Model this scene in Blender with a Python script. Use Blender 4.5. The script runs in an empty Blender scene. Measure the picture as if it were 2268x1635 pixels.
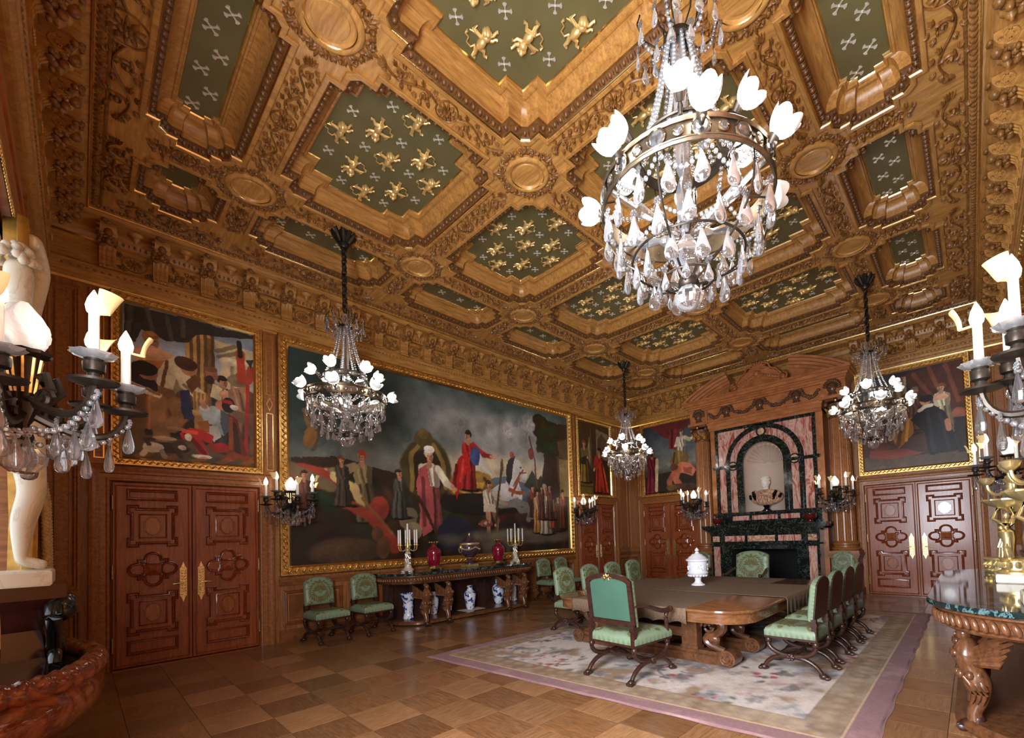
import bpy, math, random
import numpy as np
from mathutils import Matrix, Vector
random.seed(7); rng = np.random.default_rng(7)
SC = bpy.context.scene
COL = SC.collection
PI = math.pi
# ---------------------------------------------------------------- camera
RM = ((0.6648124768327085, -0.7462298763213155, -0.03413711078918878),
      (0.0017202575899557572, 0.047227561325348125, -0.9988826748748246),
      (0.7470083074246119, 0.664010940524879, 0.03268117962806682))
FPX, PCX, PCY, IW, IH = 982.085713, 1280.06542, 1156.002542, 2268.0, 1635.0
cam = bpy.data.cameras.new('camera'); co = bpy.data.objects.new('camera', cam); COL.objects.link(co)
cam.sensor_fit = 'HORIZONTAL'; cam.sensor_width = 36.0; cam.lens = FPX / IW * 36.0
cam.shift_x = (IW / 2 - PCX) / IW; cam.shift_y = (PCY - IH / 2) / IW
cam.clip_start = 0.05; cam.clip_end = 100
co.matrix_world = Matrix(((RM[0][0], -RM[1][0], -RM[2][0], 0), (RM[0][1], -RM[1][1], -RM[2][1], 0),
                          (RM[0][2], -RM[1][2], -RM[2][2], 1.7), (0, 0, 0, 1)))
SC.camera = co
# ---------------------------------------------------------------- world, daylight, exposure
world = bpy.data.worlds.new('world'); SC.world = world; world.use_nodes = True
bgn = world.node_tree.nodes['Background']; bgn.inputs[0].default_value = (0.75, 0.85, 1.0, 1); bgn.inputs[1].default_value = 1.2
vs = SC.view_settings; vs.view_transform = 'Standard'; vs.look = 'None'; vs.gamma = 1.0; vs.use_curve_mapping = False
vs.exposure = 0.2
try:
    SC.cycles.transparent_max_bounces = 12; SC.cycles.max_bounces = 8; SC.cycles.sample_clamp_indirect = 6.0
    SC.cycles.caustics_reflective = False; SC.cycles.caustics_refractive = False
except Exception: pass
W, F, XN, YR, CY, CX = 9.281, 13.246, -0.40, -0.751, 4.265, 6.42
ZC = 6.47
def daylight(name, loc, rot, sx, sy, power):
    l = bpy.data.lights.new(name, 'AREA'); l.shape = 'RECTANGLE'; l.size = sx; l.size_y = sy; l.energy = power; l.color = (0.86, 0.92, 1.0)
    o = bpy.data.objects.new(name, l); COL.objects.link(o); o.location = loc; o.rotation_euler = rot; return o
# daylight falling in through the two tall windows of the near wall
daylight('daylight_window', (XN - 0.10, 5.3, 2.55), (0, -PI / 2, 0), 3.1, 1.7, 22)
daylight('daylight_window', (XN - 0.10, 1.1, 2.55), (0, -PI / 2, 0), 3.1, 1.7, 900)
TULIP_E, CANDLE_E = 36.0, 14.0
# ---------------------------------------------------------------- mesh helpers
class MB:
    def __init__(s): s.v = []; s.f = []; s.m = []; s.mi = 0
    def add(s, vs, fs):
        o = len(s.v); s.v += [tuple(p) for p in vs]
        s.f += [tuple(i + o for i in f) for f in fs]; s.m += [s.mi] * len(fs); return s
    def box(s, x0, x1, y0, y1, z0, z1):
        return s.add([(x0, y0, z0), (x1, y0, z0), (x1, y1, z0), (x0, y1, z0), (x0, y0, z1), (x1, y0, z1), (x1, y1, z1), (x0, y1, z1)],
                     [(0, 3, 2, 1), (4, 5, 6, 7), (0, 1, 5, 4), (1, 2, 6, 5), (2, 3, 7, 6), (3, 0, 4, 7)])
    def bbox(s, x0, x1, y0, y1, z0, z1, b=0.01):
        # box with bevelled upper and lower rims
        def rg(d, z): return [(x0 + d, y0 + d, z), (x1 - d, y0 + d, z), (x1 - d, y1 - d, z), (x0 + d, y1 - d, z)]
        return s.loft([rg(b, z0), rg(0, z0 + b), rg(0, z1 - b), rg(b, z1)], True, True)
    def loft(s, rings, c0=False, c1=False, closed=True, loop=False):
        n = len(rings[0]); vs = [p for r in rings for p in r]; fs = []
        R = len(rings)
        for i in range(R if loop else R - 1):
            a = i * n; b = ((i + 1) % R) * n
            for j in range(n if closed else n - 1):
                k = (j + 1) % n; fs.append((a + j, a + k, b + k, b + j))
        if c0: fs.append(tuple(range(n - 1, -1, -1)))
        if c1: fs.append(tuple((R - 1) * n + j for j in range(n)))
        return s.add(vs, fs)
    def tube(s, path, r, n=6, cap=True, flat=1.0, up=(0, 0, 1), closed=False):
        P = [Vector(p) for p in path]; L = len(P)
        if not hasattr(r, '__len__'): r = [r] * L
        up = Vector(up); rings = []
        for i in range(L):
            if closed: t = P[(i + 1) % L] - P[i - 1]
            else: t = P[min(i + 1, L - 1)] - P[max(i - 1, 0)]
            if t.length < 1e-9: t = Vector((0, 0, 1))
            t.normalize(); u = up - t * up.dot(t)
            if u.length < 1e-3:
                u = Vector((1, 0, 0)) - t * t.x
                if u.length < 1e-3: u = Vector((0, 1, 0))
            u.normalize(); w = t.cross(u)
            rings.append([tuple(P[i] + (w * math.cos(2 * PI * k / n) + u * (math.sin(2 * PI * k / n) * flat)) * r[i]) for k in range(n)])
        return s.loft(rings, cap and not closed, cap and not closed, True, closed)
    def lathe(s, prof, n=16, c=(0, 0, 0), flute=None, caps=True, arc=(0, 2 * PI)):
        full = abs(arc[1] - arc[0] - 2 * PI) < 1e-6; rings = []
        for (r, z) in prof:
            ring = []
            for k in range(n if full else n + 1):
                a = arc[0] + (arc[1] - arc[0]) * k / n
                rr = r * (1 + flute[0] * math.cos(flute[1] * a)) if flute else r
                ring.append((c[0] + rr * math.cos(a), c[1] + rr * math.sin(a), c[2] + z))
            rings.append(ring)
        return s.loft(rings, caps and full, caps and full, full)
    def ell(s, c, r, n=8, m=5, M=None):
        if not hasattr(r, '__len__'): r = (r, r, r)
        vs = [(0, 0, -1)]; fs = []
        for i in range(1, m):
            a = -PI / 2 + PI * i / m
            for k in range(n): vs.append((math.cos(a) * math.cos(2 * PI * k / n), math.cos(a) * math.sin(2 * PI * k / n), math.sin(a)))
        vs.append((0, 0, 1)); top = len(vs) - 1
        for k in range(n):
            fs.append((0, 1 + (k + 1) % n, 1 + k)); fs.append((top, 1 + (m - 2) * n + k, 1 + (m - 2) * n + (k + 1) % n))
        for i in range(m - 2):
            for k in range(n):
                a = 1 + i * n; fs.append((a + k, a + (k + 1) % n, a + n + (k + 1) % n, a + n + k))
        out = []
        for p in vs:
            q = Vector((p[0] * r[0], p[1] * r[1], p[2] * r[2]))
            if M is not None: q = M @ q
            out.append((q.x + c[0], q.y + c[1], q.z + c[2]))
        return s.add(out, fs)
    def dome(s, c, rx, ry, h, ang=0.0, n=7, tip=0.0):
        # low carved boss or leaf lying in the local xy plane, rising along z
        ca, sa = math.cos(ang), math.sin(ang); vs = []
        for (k1, k2) in ((1.0, 0.0), (0.62, 0.78)):
            for i in range(n):
                a = 2 * PI * i / n; x = rx * k1 * math.cos(a); y = ry * k1 * math.sin(a)
                if tip: y *= 1 - tip * max(0, math.cos(a))
                vs.append((c[0] + x * ca - y * sa, c[1] + x * sa + y * ca, c[2] + h * k2))
        vs.append((c[0], c[1], c[2] + h)); fs = []
        for i in range(n):
            j = (i + 1) % n; fs.append((i, j, n + j, n + i)); fs.append((n + i, n + j, 2 * n))
        return s.add(vs, fs)
    def prism(s, poly, z0, z1):
        n = len(poly)
        return s.loft([[(x, y, z0) for x, y in poly], [(x, y, z1) for x, y in poly]], True, True)
    def ridge(s, poly, prof, closed=True):
        # sweep a profile [(inward offset, height)] along a polyline in the xy plane with mitres
        n = len(poly); P = [Vector((p[0], p[1])) for p in poly]; rings = []
        for i in range(n):
            if closed: a = P[i - 1]; b = P[i]; c = P[(i + 1) % n]
            else: a = P[i - 1] if i else P[0] * 2 - P[1]; b = P[i]; c = P[i + 1] if i < n - 1 else P[-1] * 2 - P[-2]
            d1 = (b - a).normalized(); d2 = (c - b).normalized()
            n1 = Vector((-d1.y, d1.x)); n2 = Vector((-d2.y, d2.x)); m = n1 + n2
            if m.length < 1e-6: m = n1
            m.normalize(); k = 1 / max(0.35, m.dot(n1))
            rings.append([(b.x + m.x * k * o, b.y + m.y * k * o, h) for o, h in prof])
        L = len(prof); vs = [p for r in rings for p in r]; fs = []
        for i in range(n if closed else n - 1):
            a = i * L; b = ((i + 1) % n) * L
            for j in range(L - 1): fs.append((a + j, b + j, b + j + 1, a + j + 1))
        return s.add(vs, fs)
    def stube(s, path, r, n=8, k=4, **kw):
        # tube along a Catmull-Rom spline with interpolated radii
        P = [Vector(p) for p in path]; L = len(P); q = []; rr = []
        if not hasattr(r, '__len__'): r = [r] * L
        for i in range(L - 1):
            a, b, c, d = P[max(i - 1, 0)], P[i], P[i + 1], P[min(i + 2, L - 1)]; ra, rb, rc, rd = r[max(i - 1, 0)], r[i], r[i + 1], r[min(i + 2, L - 1)]
            for j in range(k):
                t = j / k; f = lambda A, B, C, D: 0.5 * ((2 * B) + (C - A) * t + (2 * A - 5 * B + 4 * C - D) * t * t + (3 * B - A - 3 * C + D) * t ** 3)
                q.append(f(a, b, c, d)); rr.append(max(0.001, f(ra, rb, rc, rd)))
        q.append(P[-1]); rr.append(r[-1]); return s.tube(q, rr, n, **kw)
    def mb(s, o, M=None):
        k = len(s.v)
        s.v += [tuple(M @ Vector(p)) for p in o.v] if M is not None else list(o.v)
        s.f += [tuple(i + k for i in f) for f in o.f]; s.m += list(o.m); return s
    def xf(s, M): s.v = [tuple(M @ Vector(p)) for p in s.v]; return s
    def mesh(s, name, mats, smooth=40):
        me = bpy.data.meshes.new(name); me.from_pydata(s.v, [], s.f)
        if not isinstance(mats, (list, tuple)): mats = [mats]
        for m in mats: me.materials.append(m)
        if len(mats) > 1: me.polygons.foreach_set('material_index', s.m)
        if smooth:
            me.polygons.foreach_set('use_smooth', [True] * len(s.f))
            try: me.set_sharp_from_angle(angle=math.radians(smooth))
            except Exception: pass
        me.update(); return me
    def build(s, name, mats, parent=None, M=None, smooth=40): return link(name, s.mesh(name, mats, smooth), parent, M)
def link(name, me, parent=None, M=None):
    o = bpy.data.objects.new(name, me); COL.objects.link(o)
    if parent is not None: o.parent = parent
    if M is not None: o.matrix_basis = M
    return o
def empty(name, M=None, parent=None): return link(name, None, parent, M)
def tag(o, label, cat, group=None):
    o['label'] = label; o['category'] = cat
    if group: o['group'] = group
    return o
def struct(o): o['kind'] = 'structure'; return o
def copy_tree(o, parent=None, M=None):
    c = o.copy(); COL.objects.link(c)
    if parent is not None: c.parent = parent
    if M is not None: c.matrix_basis = M
    for ch in list(o.children):
        copy_tree(ch, c)
    return c
T = Matrix.Translation
def R3(ax, a): return Matrix.Rotation(a, 4, ax)
def S3(x, y, z): return Matrix.Diagonal((x, y, z, 1))
def basis(o, x, y, z): return Matrix(((x[0], y[0], z[0], o[0]), (x[1], y[1], z[1], o[1]), (x[2], y[2], z[2], o[2]), (0, 0, 0, 1)))
# wall frames: local x to the right as seen from inside, local y up, local z out of the wall into the room
def WL(x, z, d=0): return basis((x, W - d, z), (1, 0, 0), (0, 0, 1), (0, -1, 0))
def WF(lx, z, d=0): return basis((F - d, CY - lx, z), (0, -1, 0), (0, 0, 1), (-1, 0, 0))
def WN(lx, z, d=0): return basis((XN + d, CY + lx, z), (0, 1, 0), (0, 0, 1), (1, 0, 0))
def WR(lx, z, d=0): return basis((CX - lx, YR + d, z), (-1, 0, 0), (0, 0, 1), (0, 1, 0))
def CE(x, y, z=ZC): return basis((x, y, z), (1, 0, 0), (0, -1, 0), (0, 0, -1))   # ceiling: local z points down
def arc(c, r, a0, a1, n): return [(c[0] + r * math.cos(a0 + (a1 - a0) * i / n), c[1] + r * math.sin(a0 + (a1 - a0) * i / n)) for i in range(n + 1)]
def rect(x0, x1, y0, y1): return [(x0, y0), (x1, y0), (x1, y1), (x0, y1)]
def bez(p0, p1, p2, p3, n=10):
    out = []
    for i in range(n + 1):
        t = i / n; a = (1 - t) ** 3; b = 3 * t * (1 - t) ** 2; c = 3 * t * t * (1 - t); d = t ** 3
        out.append(tuple(a * p0[k] + b * p1[k] + c * p2[k] + d * p3[k] for k in range(len(p0))))
    return out
def spiral(c, r0, r1, a0, turns, n=16): return [(c[0] + (r0 + (r1 - r0) * i / n) * math.cos(a0 + turns * 2 * PI * i / n), c[1] + (r0 + (r1 - r0) * i / n) * math.sin(a0 + turns * 2 * PI * i / n)) for i in range(n + 1)]
# ---------------------------------------------------------------- materials
def lin(r, g, b):
    f = lambda c: (c / 255 / 12.92) if c / 255 <= 0.04045 else ((c / 255 + 0.055) / 1.055) ** 2.4
    return (f(r), f(g), f(b), 1)
def newmat(name):
    m = bpy.data.materials.new(name); m.use_nodes = True; nt = m.node_tree; b = nt.nodes['Principled BSDF']; return m, nt, b
def N(nt, t, **kw):
    n = nt.nodes.new(t)
    for k, v in kw.items(): setattr(n, k, v)
    return n
def setin(b, **kw):
    for k, v in kw.items():
        k = k.replace('_', ' ')
        if k in b.inputs: b.inputs[k].default_value = v
def ramp(nt, stops, fac=None):
    r = N(nt, 'ShaderNodeValToRGB'); e = r.color_ramp.elements
    while len(e) < len(stops): e.new(0.5)
    for i, (p, c) in enumerate(stops): e[i].position = p; e[i].color = c
    if fac is not None: nt.links.new(fac, r.inputs[0])
    return r
def coords(nt, scale=(1, 1, 1), kind='Object', rnd=False):
    tc = N(nt, 'ShaderNodeTexCoord'); mp = N(nt, 'ShaderNodeMapping'); mp.inputs['Scale'].default_value = scale
    nt.links.new(tc.outputs[kind], mp.inputs[0])
    if rnd:
        oi = N(nt, 'ShaderNodeObjectInfo'); ml = N(nt, 'ShaderNodeMath', operation='MULTIPLY'); ml.inputs[1].default_value = 37.0
        nt.links.new(oi.outputs['Random'], ml.inputs[0]); nt.links.new(ml.outputs[0], mp.inputs['Location'])
    return mp.outputs[0]
def noise(nt, vec, scale, detail=4, rough=0.55, dist=0.0):
    n = N(nt, 'ShaderNodeTexNoise'); n.inputs['Scale'].default_value = scale; n.inputs['Detail'].default_value = detail
    n.inputs['Roughness'].default_value = rough; n.inputs['Distortion'].default_value = dist; nt.links.new(vec, n.inputs['Vector']); return n.outputs['Fac']
def bump(nt, b, h, strength, dist=0.01):
    n = N(nt, 'ShaderNodeBump'); n.inputs['Strength'].default_value = strength; n.inputs['Distance'].default_value = dist
    nt.links.new(h, n.inputs['Height']); nt.links.new(n.outputs[0], b.inputs['Normal'])
def plain(name, c, rough=0.5, metal=0.0, spec=0.5, coat=0.0, var=0.12, vs=6.0, bmp=0.0):
    m, nt, b = newmat(name); v = coords(nt); f = noise(nt, v, vs)
    k1 = tuple(x * (1 - var) for x in c[:3]) + (1,); k2 = tuple(min(1, x * (1 + var)) for x in c[:3]) + (1,)
    r = ramp(nt, [(0.3, k1), (0.7, k2)], f); nt.links.new(r.outputs[0], b.inputs['Base Color'])
    setin(b, Roughness=rough, Metallic=metal, Specular_IOR_Level=spec, Coat_Weight=coat, Coat_Roughness=0.15)
    if bmp: bump(nt, b, noise(nt, v, vs * 8), bmp)
    return m
def wood(name, c1, c2, rough=0.4, scale=(1, 1, 12), coat=0.0, rnd=False, amount=1.0, spec=0.4):
    m, nt, b = newmat(name); v = coords(nt, scale, rnd=rnd)
    f = noise(nt, v, 3.0, 6, 0.6, 0.6); g = noise(nt, v, 14.0, 3, 0.6)
    mx = N(nt, 'ShaderNodeMath', operation='MULTIPLY_ADD'); mx.inputs[1].default_value = 0.35; nt.links.new(g, mx.inputs[0]); nt.links.new(f, mx.inputs[2])
    r = ramp(nt, [(0.45, c1), (0.85, c2)], mx.outputs[0])
    if rnd:
        oi = N(nt, 'ShaderNodeObjectInfo'); hs = N(nt, 'ShaderNodeHueSaturation'); mr = N(nt, 'ShaderNodeMapRange')
        mr.inputs['To Min'].default_value = 1 - 0.32 * amount; mr.inputs['To Max'].default_value = 1 + 0.32 * amount
        nt.links.new(oi.outputs['Random'], mr.inputs[0]); nt.links.new(mr.outputs[0], hs.inputs['Value']); nt.links.new(r.outputs[0], hs.inputs['Color'])
        nt.links.new(hs.outputs[0], b.inputs['Base Color'])
    else: nt.links.new(r.outputs[0], b.inputs['Base Color'])
    setin(b, Roughness=rough, Coat_Weight=coat, Coat_Roughness=0.12, Specular_IOR_Level=spec); bump(nt, b, g, 0.12, 0.004); return m
def marble(name, base, vein, vein2=None, scale=5.0, rough=0.15, width=0.06, stretch=(1, 1, 1), dist=1.6, coat=0.3):
    m, nt, b = newmat(name); v = coords(nt, stretch); f = noise(nt, v, scale, 8, 0.62, dist)
    sb = N(nt, 'ShaderNodeMath', operation='SUBTRACT'); sb.inputs[1].default_value = 0.5; nt.links.new(f, sb.inputs[0])
    ab = N(nt, 'ShaderNodeMath', operation='ABSOLUTE'); nt.links.new(sb.outputs[0], ab.inputs[0])
    r = ramp(nt, [(0.0, vein), (width * 0.45, tuple(0.5 * (vein[i] + base[i]) for i in range(3)) + (1,)), (width, base), (0.4, vein2 or base)], ab.outputs[0])
    nt.links.new(r.outputs[0], b.inputs['Base Color']); setin(b, Roughness=rough, Coat_Weight=coat, Coat_Roughness=0.05); return m
def emit(name, c, s, base=(0.9, 0.9, 0.9, 1), rough=0.3):
    m, nt, b = newmat(name); setin(b, Base_Color=base, Roughness=rough, Emission_Color=c, Emission_Strength=s); return m
M = {}
M['oak'] = wood('carved_oak', lin(140, 92, 42), lin(198, 144, 76), 0.36, (1.0, 7, 7), spec=0.45)
M['oakflat'] = wood('oak_field', lin(152, 102, 48), lin(208, 154, 84), 0.34, (7, 1.0, 7), spec=0.45)
M['oakdark'] = wood('carved_oak_toned', lin(94, 58, 24), lin(152, 102, 50), 0.38, (5, 5, 5), spec=0.45)
M['gilt'] = plain('gilding', (0.95, 0.66, 0.27, 1), 0.25, 1.0, var=0.1)
M['giltdark'] = plain('worn_gilding', (0.72, 0.46, 0.16, 1), 0.34, 1.0, var=0.35, vs=18)
M['brightgilt'] = plain('bright_gilding', (0.95, 0.62, 0.24, 1), 0.38, 0.6, var=0.15)
M['oakdeep'] = wood('deep_brown_oak', lin(74, 44, 19), lin(122, 78, 36), 0.38, (5, 5, 5), spec=0.45)  # darker tone for the egg-and-dart zone, put in for contrast
M['silver'] = plain('silvered_leaf', (0.93, 0.86, 0.74, 1), 0.35, 0.6, var=0.05)
M['green'] = plain('olive_paint', lin(104, 94, 56), 0.6, var=0.12, vs=2.0)
M['walnut'] = wood('wall_walnut', lin(122, 72, 36), lin(172, 110, 60), 0.36, (9, 9, 0.9), 0.1)
M['walnutdark'] = wood('wainscot_walnut', lin(94, 54, 27), lin(142, 86, 44), 0.36, (1.2, 1.2, 9), 0.1)
M['mahog'] = wood('door_mahogany', lin(112, 50, 24), lin(166, 86, 44), 0.32, (9, 0.8, 9), 0.15)
M['mahogfl'] = wood('door_moulding_mahogany', lin(96, 36, 16), lin(142, 62, 28), 0.22, (6, 6, 6), 0.4)
M['inlay'] = wood('inlay_wood', lin(120, 58, 26), lin(168, 92, 46), 0.25, (6, 2, 6), 0.4)
M['cherry'] = wood('mantel_cherry', lin(140, 82, 44), lin(188, 120, 70), 0.35, (1, 1, 9), 0.1)
M['floor'] = wood('parquet_oak', lin(116, 78, 48), lin(164, 118, 78), 0.30, (2.0, 18, 2), 0.25, True, 0.8)
M['floorbase'] = plain('floor_joint', lin(70, 42, 22), 0.6)
M['darkwood'] = wood('chair_walnut', lin(38, 22, 18), lin(68, 40, 30), 0.35, (4, 4, 9), 0.2)
M['tablewood'] = wood('table_walnut', lin(96, 60, 36), lin(142, 94, 58), 0.18, (9, 1.0, 9), 0.5)
M['tabledark'] = wood('table_carved_walnut', lin(70, 42, 26), lin(112, 72, 46), 0.3, (4, 4, 4), 0.2)
M['consolewood'] = wood('console_walnut', lin(74, 44, 27), lin(122, 78, 48), 0.28, (6, 6, 2), 0.3)
M['bronze'] = plain('dark_bronze', (0.04, 0.03, 0.022, 1), 0.42, 0.7, var=0.4, vs=12)
M['bronzegilt'] = plain('gilt_bronze', (0.86, 0.66, 0.32, 1), 0.36, 0.85, var=0.2, vs=10)
M['oldbrass'] = plain('pierced_brass', (0.55, 0.42, 0.18, 1), 0.32, 1.0, var=0.5, vs=40)
M['porphyry'] = plain('purple_glaze', lin(70, 48, 62), 0.1, 0, coat=0.6, var=0.4, vs=8)
M['redglaze'] = plain('oxblood_glaze', lin(128, 14, 42), 0.06, 0, coat=0.9, var=0.25, vs=3)
M['white'] = plain('white_porcelain', lin(236, 236, 240), 0.25, var=0.02)
M['wax'] = plain('white_candle', lin(240, 236, 224), 0.4, var=0.02)
M['statue'] = marble('statue_marble', lin(226, 214, 190), lin(206, 192, 166), None, 2.0, 0.4, 0.02, coat=0.0)
M['nichepaint'] = plain('niche_stucco', lin(206, 182, 164), 0.6, var=0.05)
M['greenmarble'] = marble('green_black_marble', lin(20, 25, 22), lin(96, 108, 98), lin(30, 40, 35), 4.0, 0.12, 0.018)
M['topmarble'] = marble('dark_green_top_marble', lin(20, 34, 36), lin(96, 128, 130), lin(36, 54, 54), 4.0, 0.06, 0.03)
M['redmarble'] = marble('red_jasper_marble', lin(168, 84, 70), lin(222, 184, 166), lin(138, 58, 48), 1.3, 0.14, 0.10, (3.2, 0.8, 3.2), 2.4)
M['pinkmarble'] = marble('cream_veined_marble', lin(226, 178, 138), lin(120, 84, 88), lin(236, 200, 166), 5.0, 0.14, 0.05)
M['redbasin'] = marble('polished_red_marble', lin(158, 88, 54), lin(104, 48, 28), lin(178, 110, 72), 2.5, 0.1, 0.10)
M['black'] = plain('soot_black', lin(8, 7, 7), 0.9)
M['blackmarble'] = plain('black_carved_marble', lin(16, 14, 14), 0.2, coat=0.3, var=0.3)
M['silk'] = plain('plain_green_silk', lin(66, 100, 82), 0.45, var=0.08, vs=3)
M['lace'] = plain('brown_lace', lin(118, 94, 72), 0.85, var=0.35, vs=60, bmp=0.4)
M['goldcloth'] = plain('gold_brocade', lin(206, 152, 62), 0.5, 0.2, var=0.35, vs=9)
M['rope'] = plain('cream_gold_rope', lin(206, 176, 124), 0.6, var=0.3, vs=40)
M['tassel'] = plain('cream_tassel', lin(228, 214, 190), 0.6, var=0.15, vs=40)
M['mat'] = plain('white_cloth_mat', lin(214, 200, 186), 0.8, var=0.04)
M['brownbowl'] = plain('dark_red_bowl', lin(92, 30, 26), 0.12, coat=0.5, var=0.2)
M['shade'] = emit('parchment_shade', (1.0, 0.70, 0.34, 1), 0.22, lin(206, 176, 120), 0.6)
def opal():
    m, nt, b = newmat('opal_tulip_glass'); setin(b, Base_Color=(0.62, 0.62, 0.64, 1), Roughness=0.35, Emission_Color=(1.0, 0.93, 0.83, 1))
    tc = N(nt, 'ShaderNodeTexCoord'); sp = N(nt, 'ShaderNodeSeparateXYZ'); nt.links.new(tc.outputs['Generated'], sp.inputs[0])
    mr = N(nt, 'ShaderNodeMapRange'); mr.interpolation_type = 'SMOOTHSTEP'; mr.inputs['From Min'].default_value = 0.1; mr.inputs['From Max'].default_value = 0.5; mr.inputs['To Min'].default_value = TULIP_E; mr.inputs['To Max'].default_value = 0.18
    nt.links.new(sp.outputs[2], mr.inputs[0]); nt.links.new(mr.outputs[0], b.inputs['Emission Strength']); return m
M['tulip'] = opal()
M['candlebulb'] = emit('flame_bulb', (1.0, 0.90, 0.74, 1), CANDLE_E)
def glassmat(name, tint, diff, refr=0.3):
    # thin clear crystal: transparent core, Fresnel rims with painted white glints, a share of true refraction
    m, nt, b = newmat(name); setin(b, Base_Color=tint, Roughness=0.02, IOR=1.5, Transmission_Weight=1.0); out = nt.nodes['Material Output']
    tr = N(nt, 'ShaderNodeBsdfTransparent'); tr.inputs[0].default_value = tint; gl = N(nt, 'ShaderNodeBsdfGlossy'); gl.inputs['Roughness'].default_value = 0.08
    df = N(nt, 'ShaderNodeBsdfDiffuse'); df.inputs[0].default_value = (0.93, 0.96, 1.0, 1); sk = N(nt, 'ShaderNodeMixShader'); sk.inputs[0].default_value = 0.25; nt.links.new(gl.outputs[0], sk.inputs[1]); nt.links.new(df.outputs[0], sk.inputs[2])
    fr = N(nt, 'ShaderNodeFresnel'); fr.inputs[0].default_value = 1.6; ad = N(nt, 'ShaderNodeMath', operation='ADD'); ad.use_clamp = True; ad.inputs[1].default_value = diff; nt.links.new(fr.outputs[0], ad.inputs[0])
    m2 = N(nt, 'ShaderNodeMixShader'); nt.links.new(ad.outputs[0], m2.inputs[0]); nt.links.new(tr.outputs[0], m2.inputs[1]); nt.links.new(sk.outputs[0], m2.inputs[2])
    mx = N(nt, 'ShaderNodeMixShader'); mx.inputs[0].default_value = refr; nt.links.new(m2.outputs[0], mx.inputs[1]); nt.links.new(b.outputs[0], mx.inputs[2]); nt.links.new(mx.outputs[0], out.inputs[0]); return m
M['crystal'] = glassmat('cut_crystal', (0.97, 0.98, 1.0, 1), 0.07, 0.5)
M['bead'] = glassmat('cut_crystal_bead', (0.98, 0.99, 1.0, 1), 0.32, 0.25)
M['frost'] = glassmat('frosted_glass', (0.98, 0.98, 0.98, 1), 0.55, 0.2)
def damask(name):
    m, nt, b = newmat(name)
    tc = N(nt, 'ShaderNodeTexCoord'); sp = N(nt, 'ShaderNodeSeparateXYZ'); nt.links.new(tc.outputs['Generated'], sp.inputs[0])
    def mth(op, a, c=None):
        n = N(nt, 'ShaderNodeMath', operation=op)
        for i, q in enumerate((a, c)):
            if q is None: continue
            if isinstance(q, (int, float)): n.inputs[i].default_value = q
            else: nt.links.new(q, n.inputs[i])
        return n.outputs[0]
    x = mth('ABSOLUTE', mth('SUBTRACT', sp.outputs[0], 0.5)); hgt = mth('ADD', sp.outputs[2], mth('MULTIPLY', sp.outputs[1], 0.9)); y = mth('SUBTRACT', hgt, 1.45)
    r = mth('SQRT', mth('ADD', mth('MULTIPLY', x, x), mth('MULTIPLY', mth('MULTIPLY', y, y), 0.62)))
    an = mth('ARCTAN2', x, y)
    w1 = mth('SINE', mth('ADD', mth('MULTIPLY', an, 9.0), mth('MULTIPLY', r, 20.0)))
    w2 = mth('SINE', mth('ADD', mth('MULTIPLY', r, 46.0), mth('MULTIPLY', mth('SINE', mth('MULTIPLY', an, 9.0)), 2.0)))
    w3 = mth('MULTIPLY', mth('SINE', mth('MULTIPLY', x, 42.0)), mth('SINE', mth('MULTIPLY', y, 34.0)))
    s = mth('ADD', mth('ADD', mth('MULTIPLY', w1, 0.7), mth('MULTIPLY', w2, 0.8)), mth('MULTIPLY', w3, 0.7))
    nz = noise(nt, coords(nt, (1, 1, 1)), 26.0); s = mth('ADD', s, mth('MULTIPLY', mth('SUBTRACT', nz, 0.5), 2.2))
    rp = ramp(nt, [(0.40, lin(132, 154, 124)), (0.58, lin(108, 102, 62))], mth('ADD', mth('MULTIPLY', s, 0.25), 0.5))
    nt.links.new(rp.outputs[0], b.inputs['Base Color']); setin(b, Roughness=0.42, Sheen_Weight=0.3, Specular_IOR_Level=0.5); bump(nt, b, s, 0.1, 0.002); return m
M['damask'] = damask('green_damask')
def bluewhite():
    m, nt, b = newmat('blue_white_porcelain'); v = coords(nt); f = noise(nt, v, 9.0, 3, 0.5, 0.8)
    r = ramp(nt, [(0.52, lin(228, 232, 238)), (0.58, lin(60, 84, 150)), (0.68, lin(28, 44, 104))], f)
    nt.links.new(r.outputs[0], b.inputs['Base Color']); setin(b, Roughness=0.1, Coat_Weight=0.5); return m
M['bluewhite'] = bluewhite()
def paintmat(name, rough=0.45, bmp=0.15):
    m, nt, b = newmat(name); a = N(nt, 'ShaderNodeVertexColor'); a.layer_name = 'paint'
    v = coords(nt); f = noise(nt, v, 24.0, 5, 0.65); mr = N(nt, 'ShaderNodeMapRange'); mr.inputs['To Min'].default_value = 0.72; mr.inputs['To Max'].default_value = 1.28; nt.links.new(f, mr.inputs[0])
    hs = N(nt, 'ShaderNodeHueSaturation'); nt.links.new(a.outputs[0], hs.inputs['Color']); nt.links.new(mr.outputs[0], hs.inputs['Value'])
    nt.links.new(hs.outputs[0], b.inputs['Base Color']); setin(b, Roughness=rough, Specular_IOR_Level=0.35); bump(nt, b, f, bmp, 0.004); return m
M['canvas'] = paintmat('oil_paint'); M['rug'] = paintmat('wool_pile', 0.95, 0.4)
# ================================================================ ROOM SHELL
def project(x, y, z):
    d = (x, y, z - 1.7); q = [sum(RM[i][k] * d[k] for k in range(3)) for i in range(3)]
    if q[2] < 0.1: return None
    return (FPX * q[0] / q[2] + PCX, FPX * q[1] / q[2] + PCY)
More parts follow.
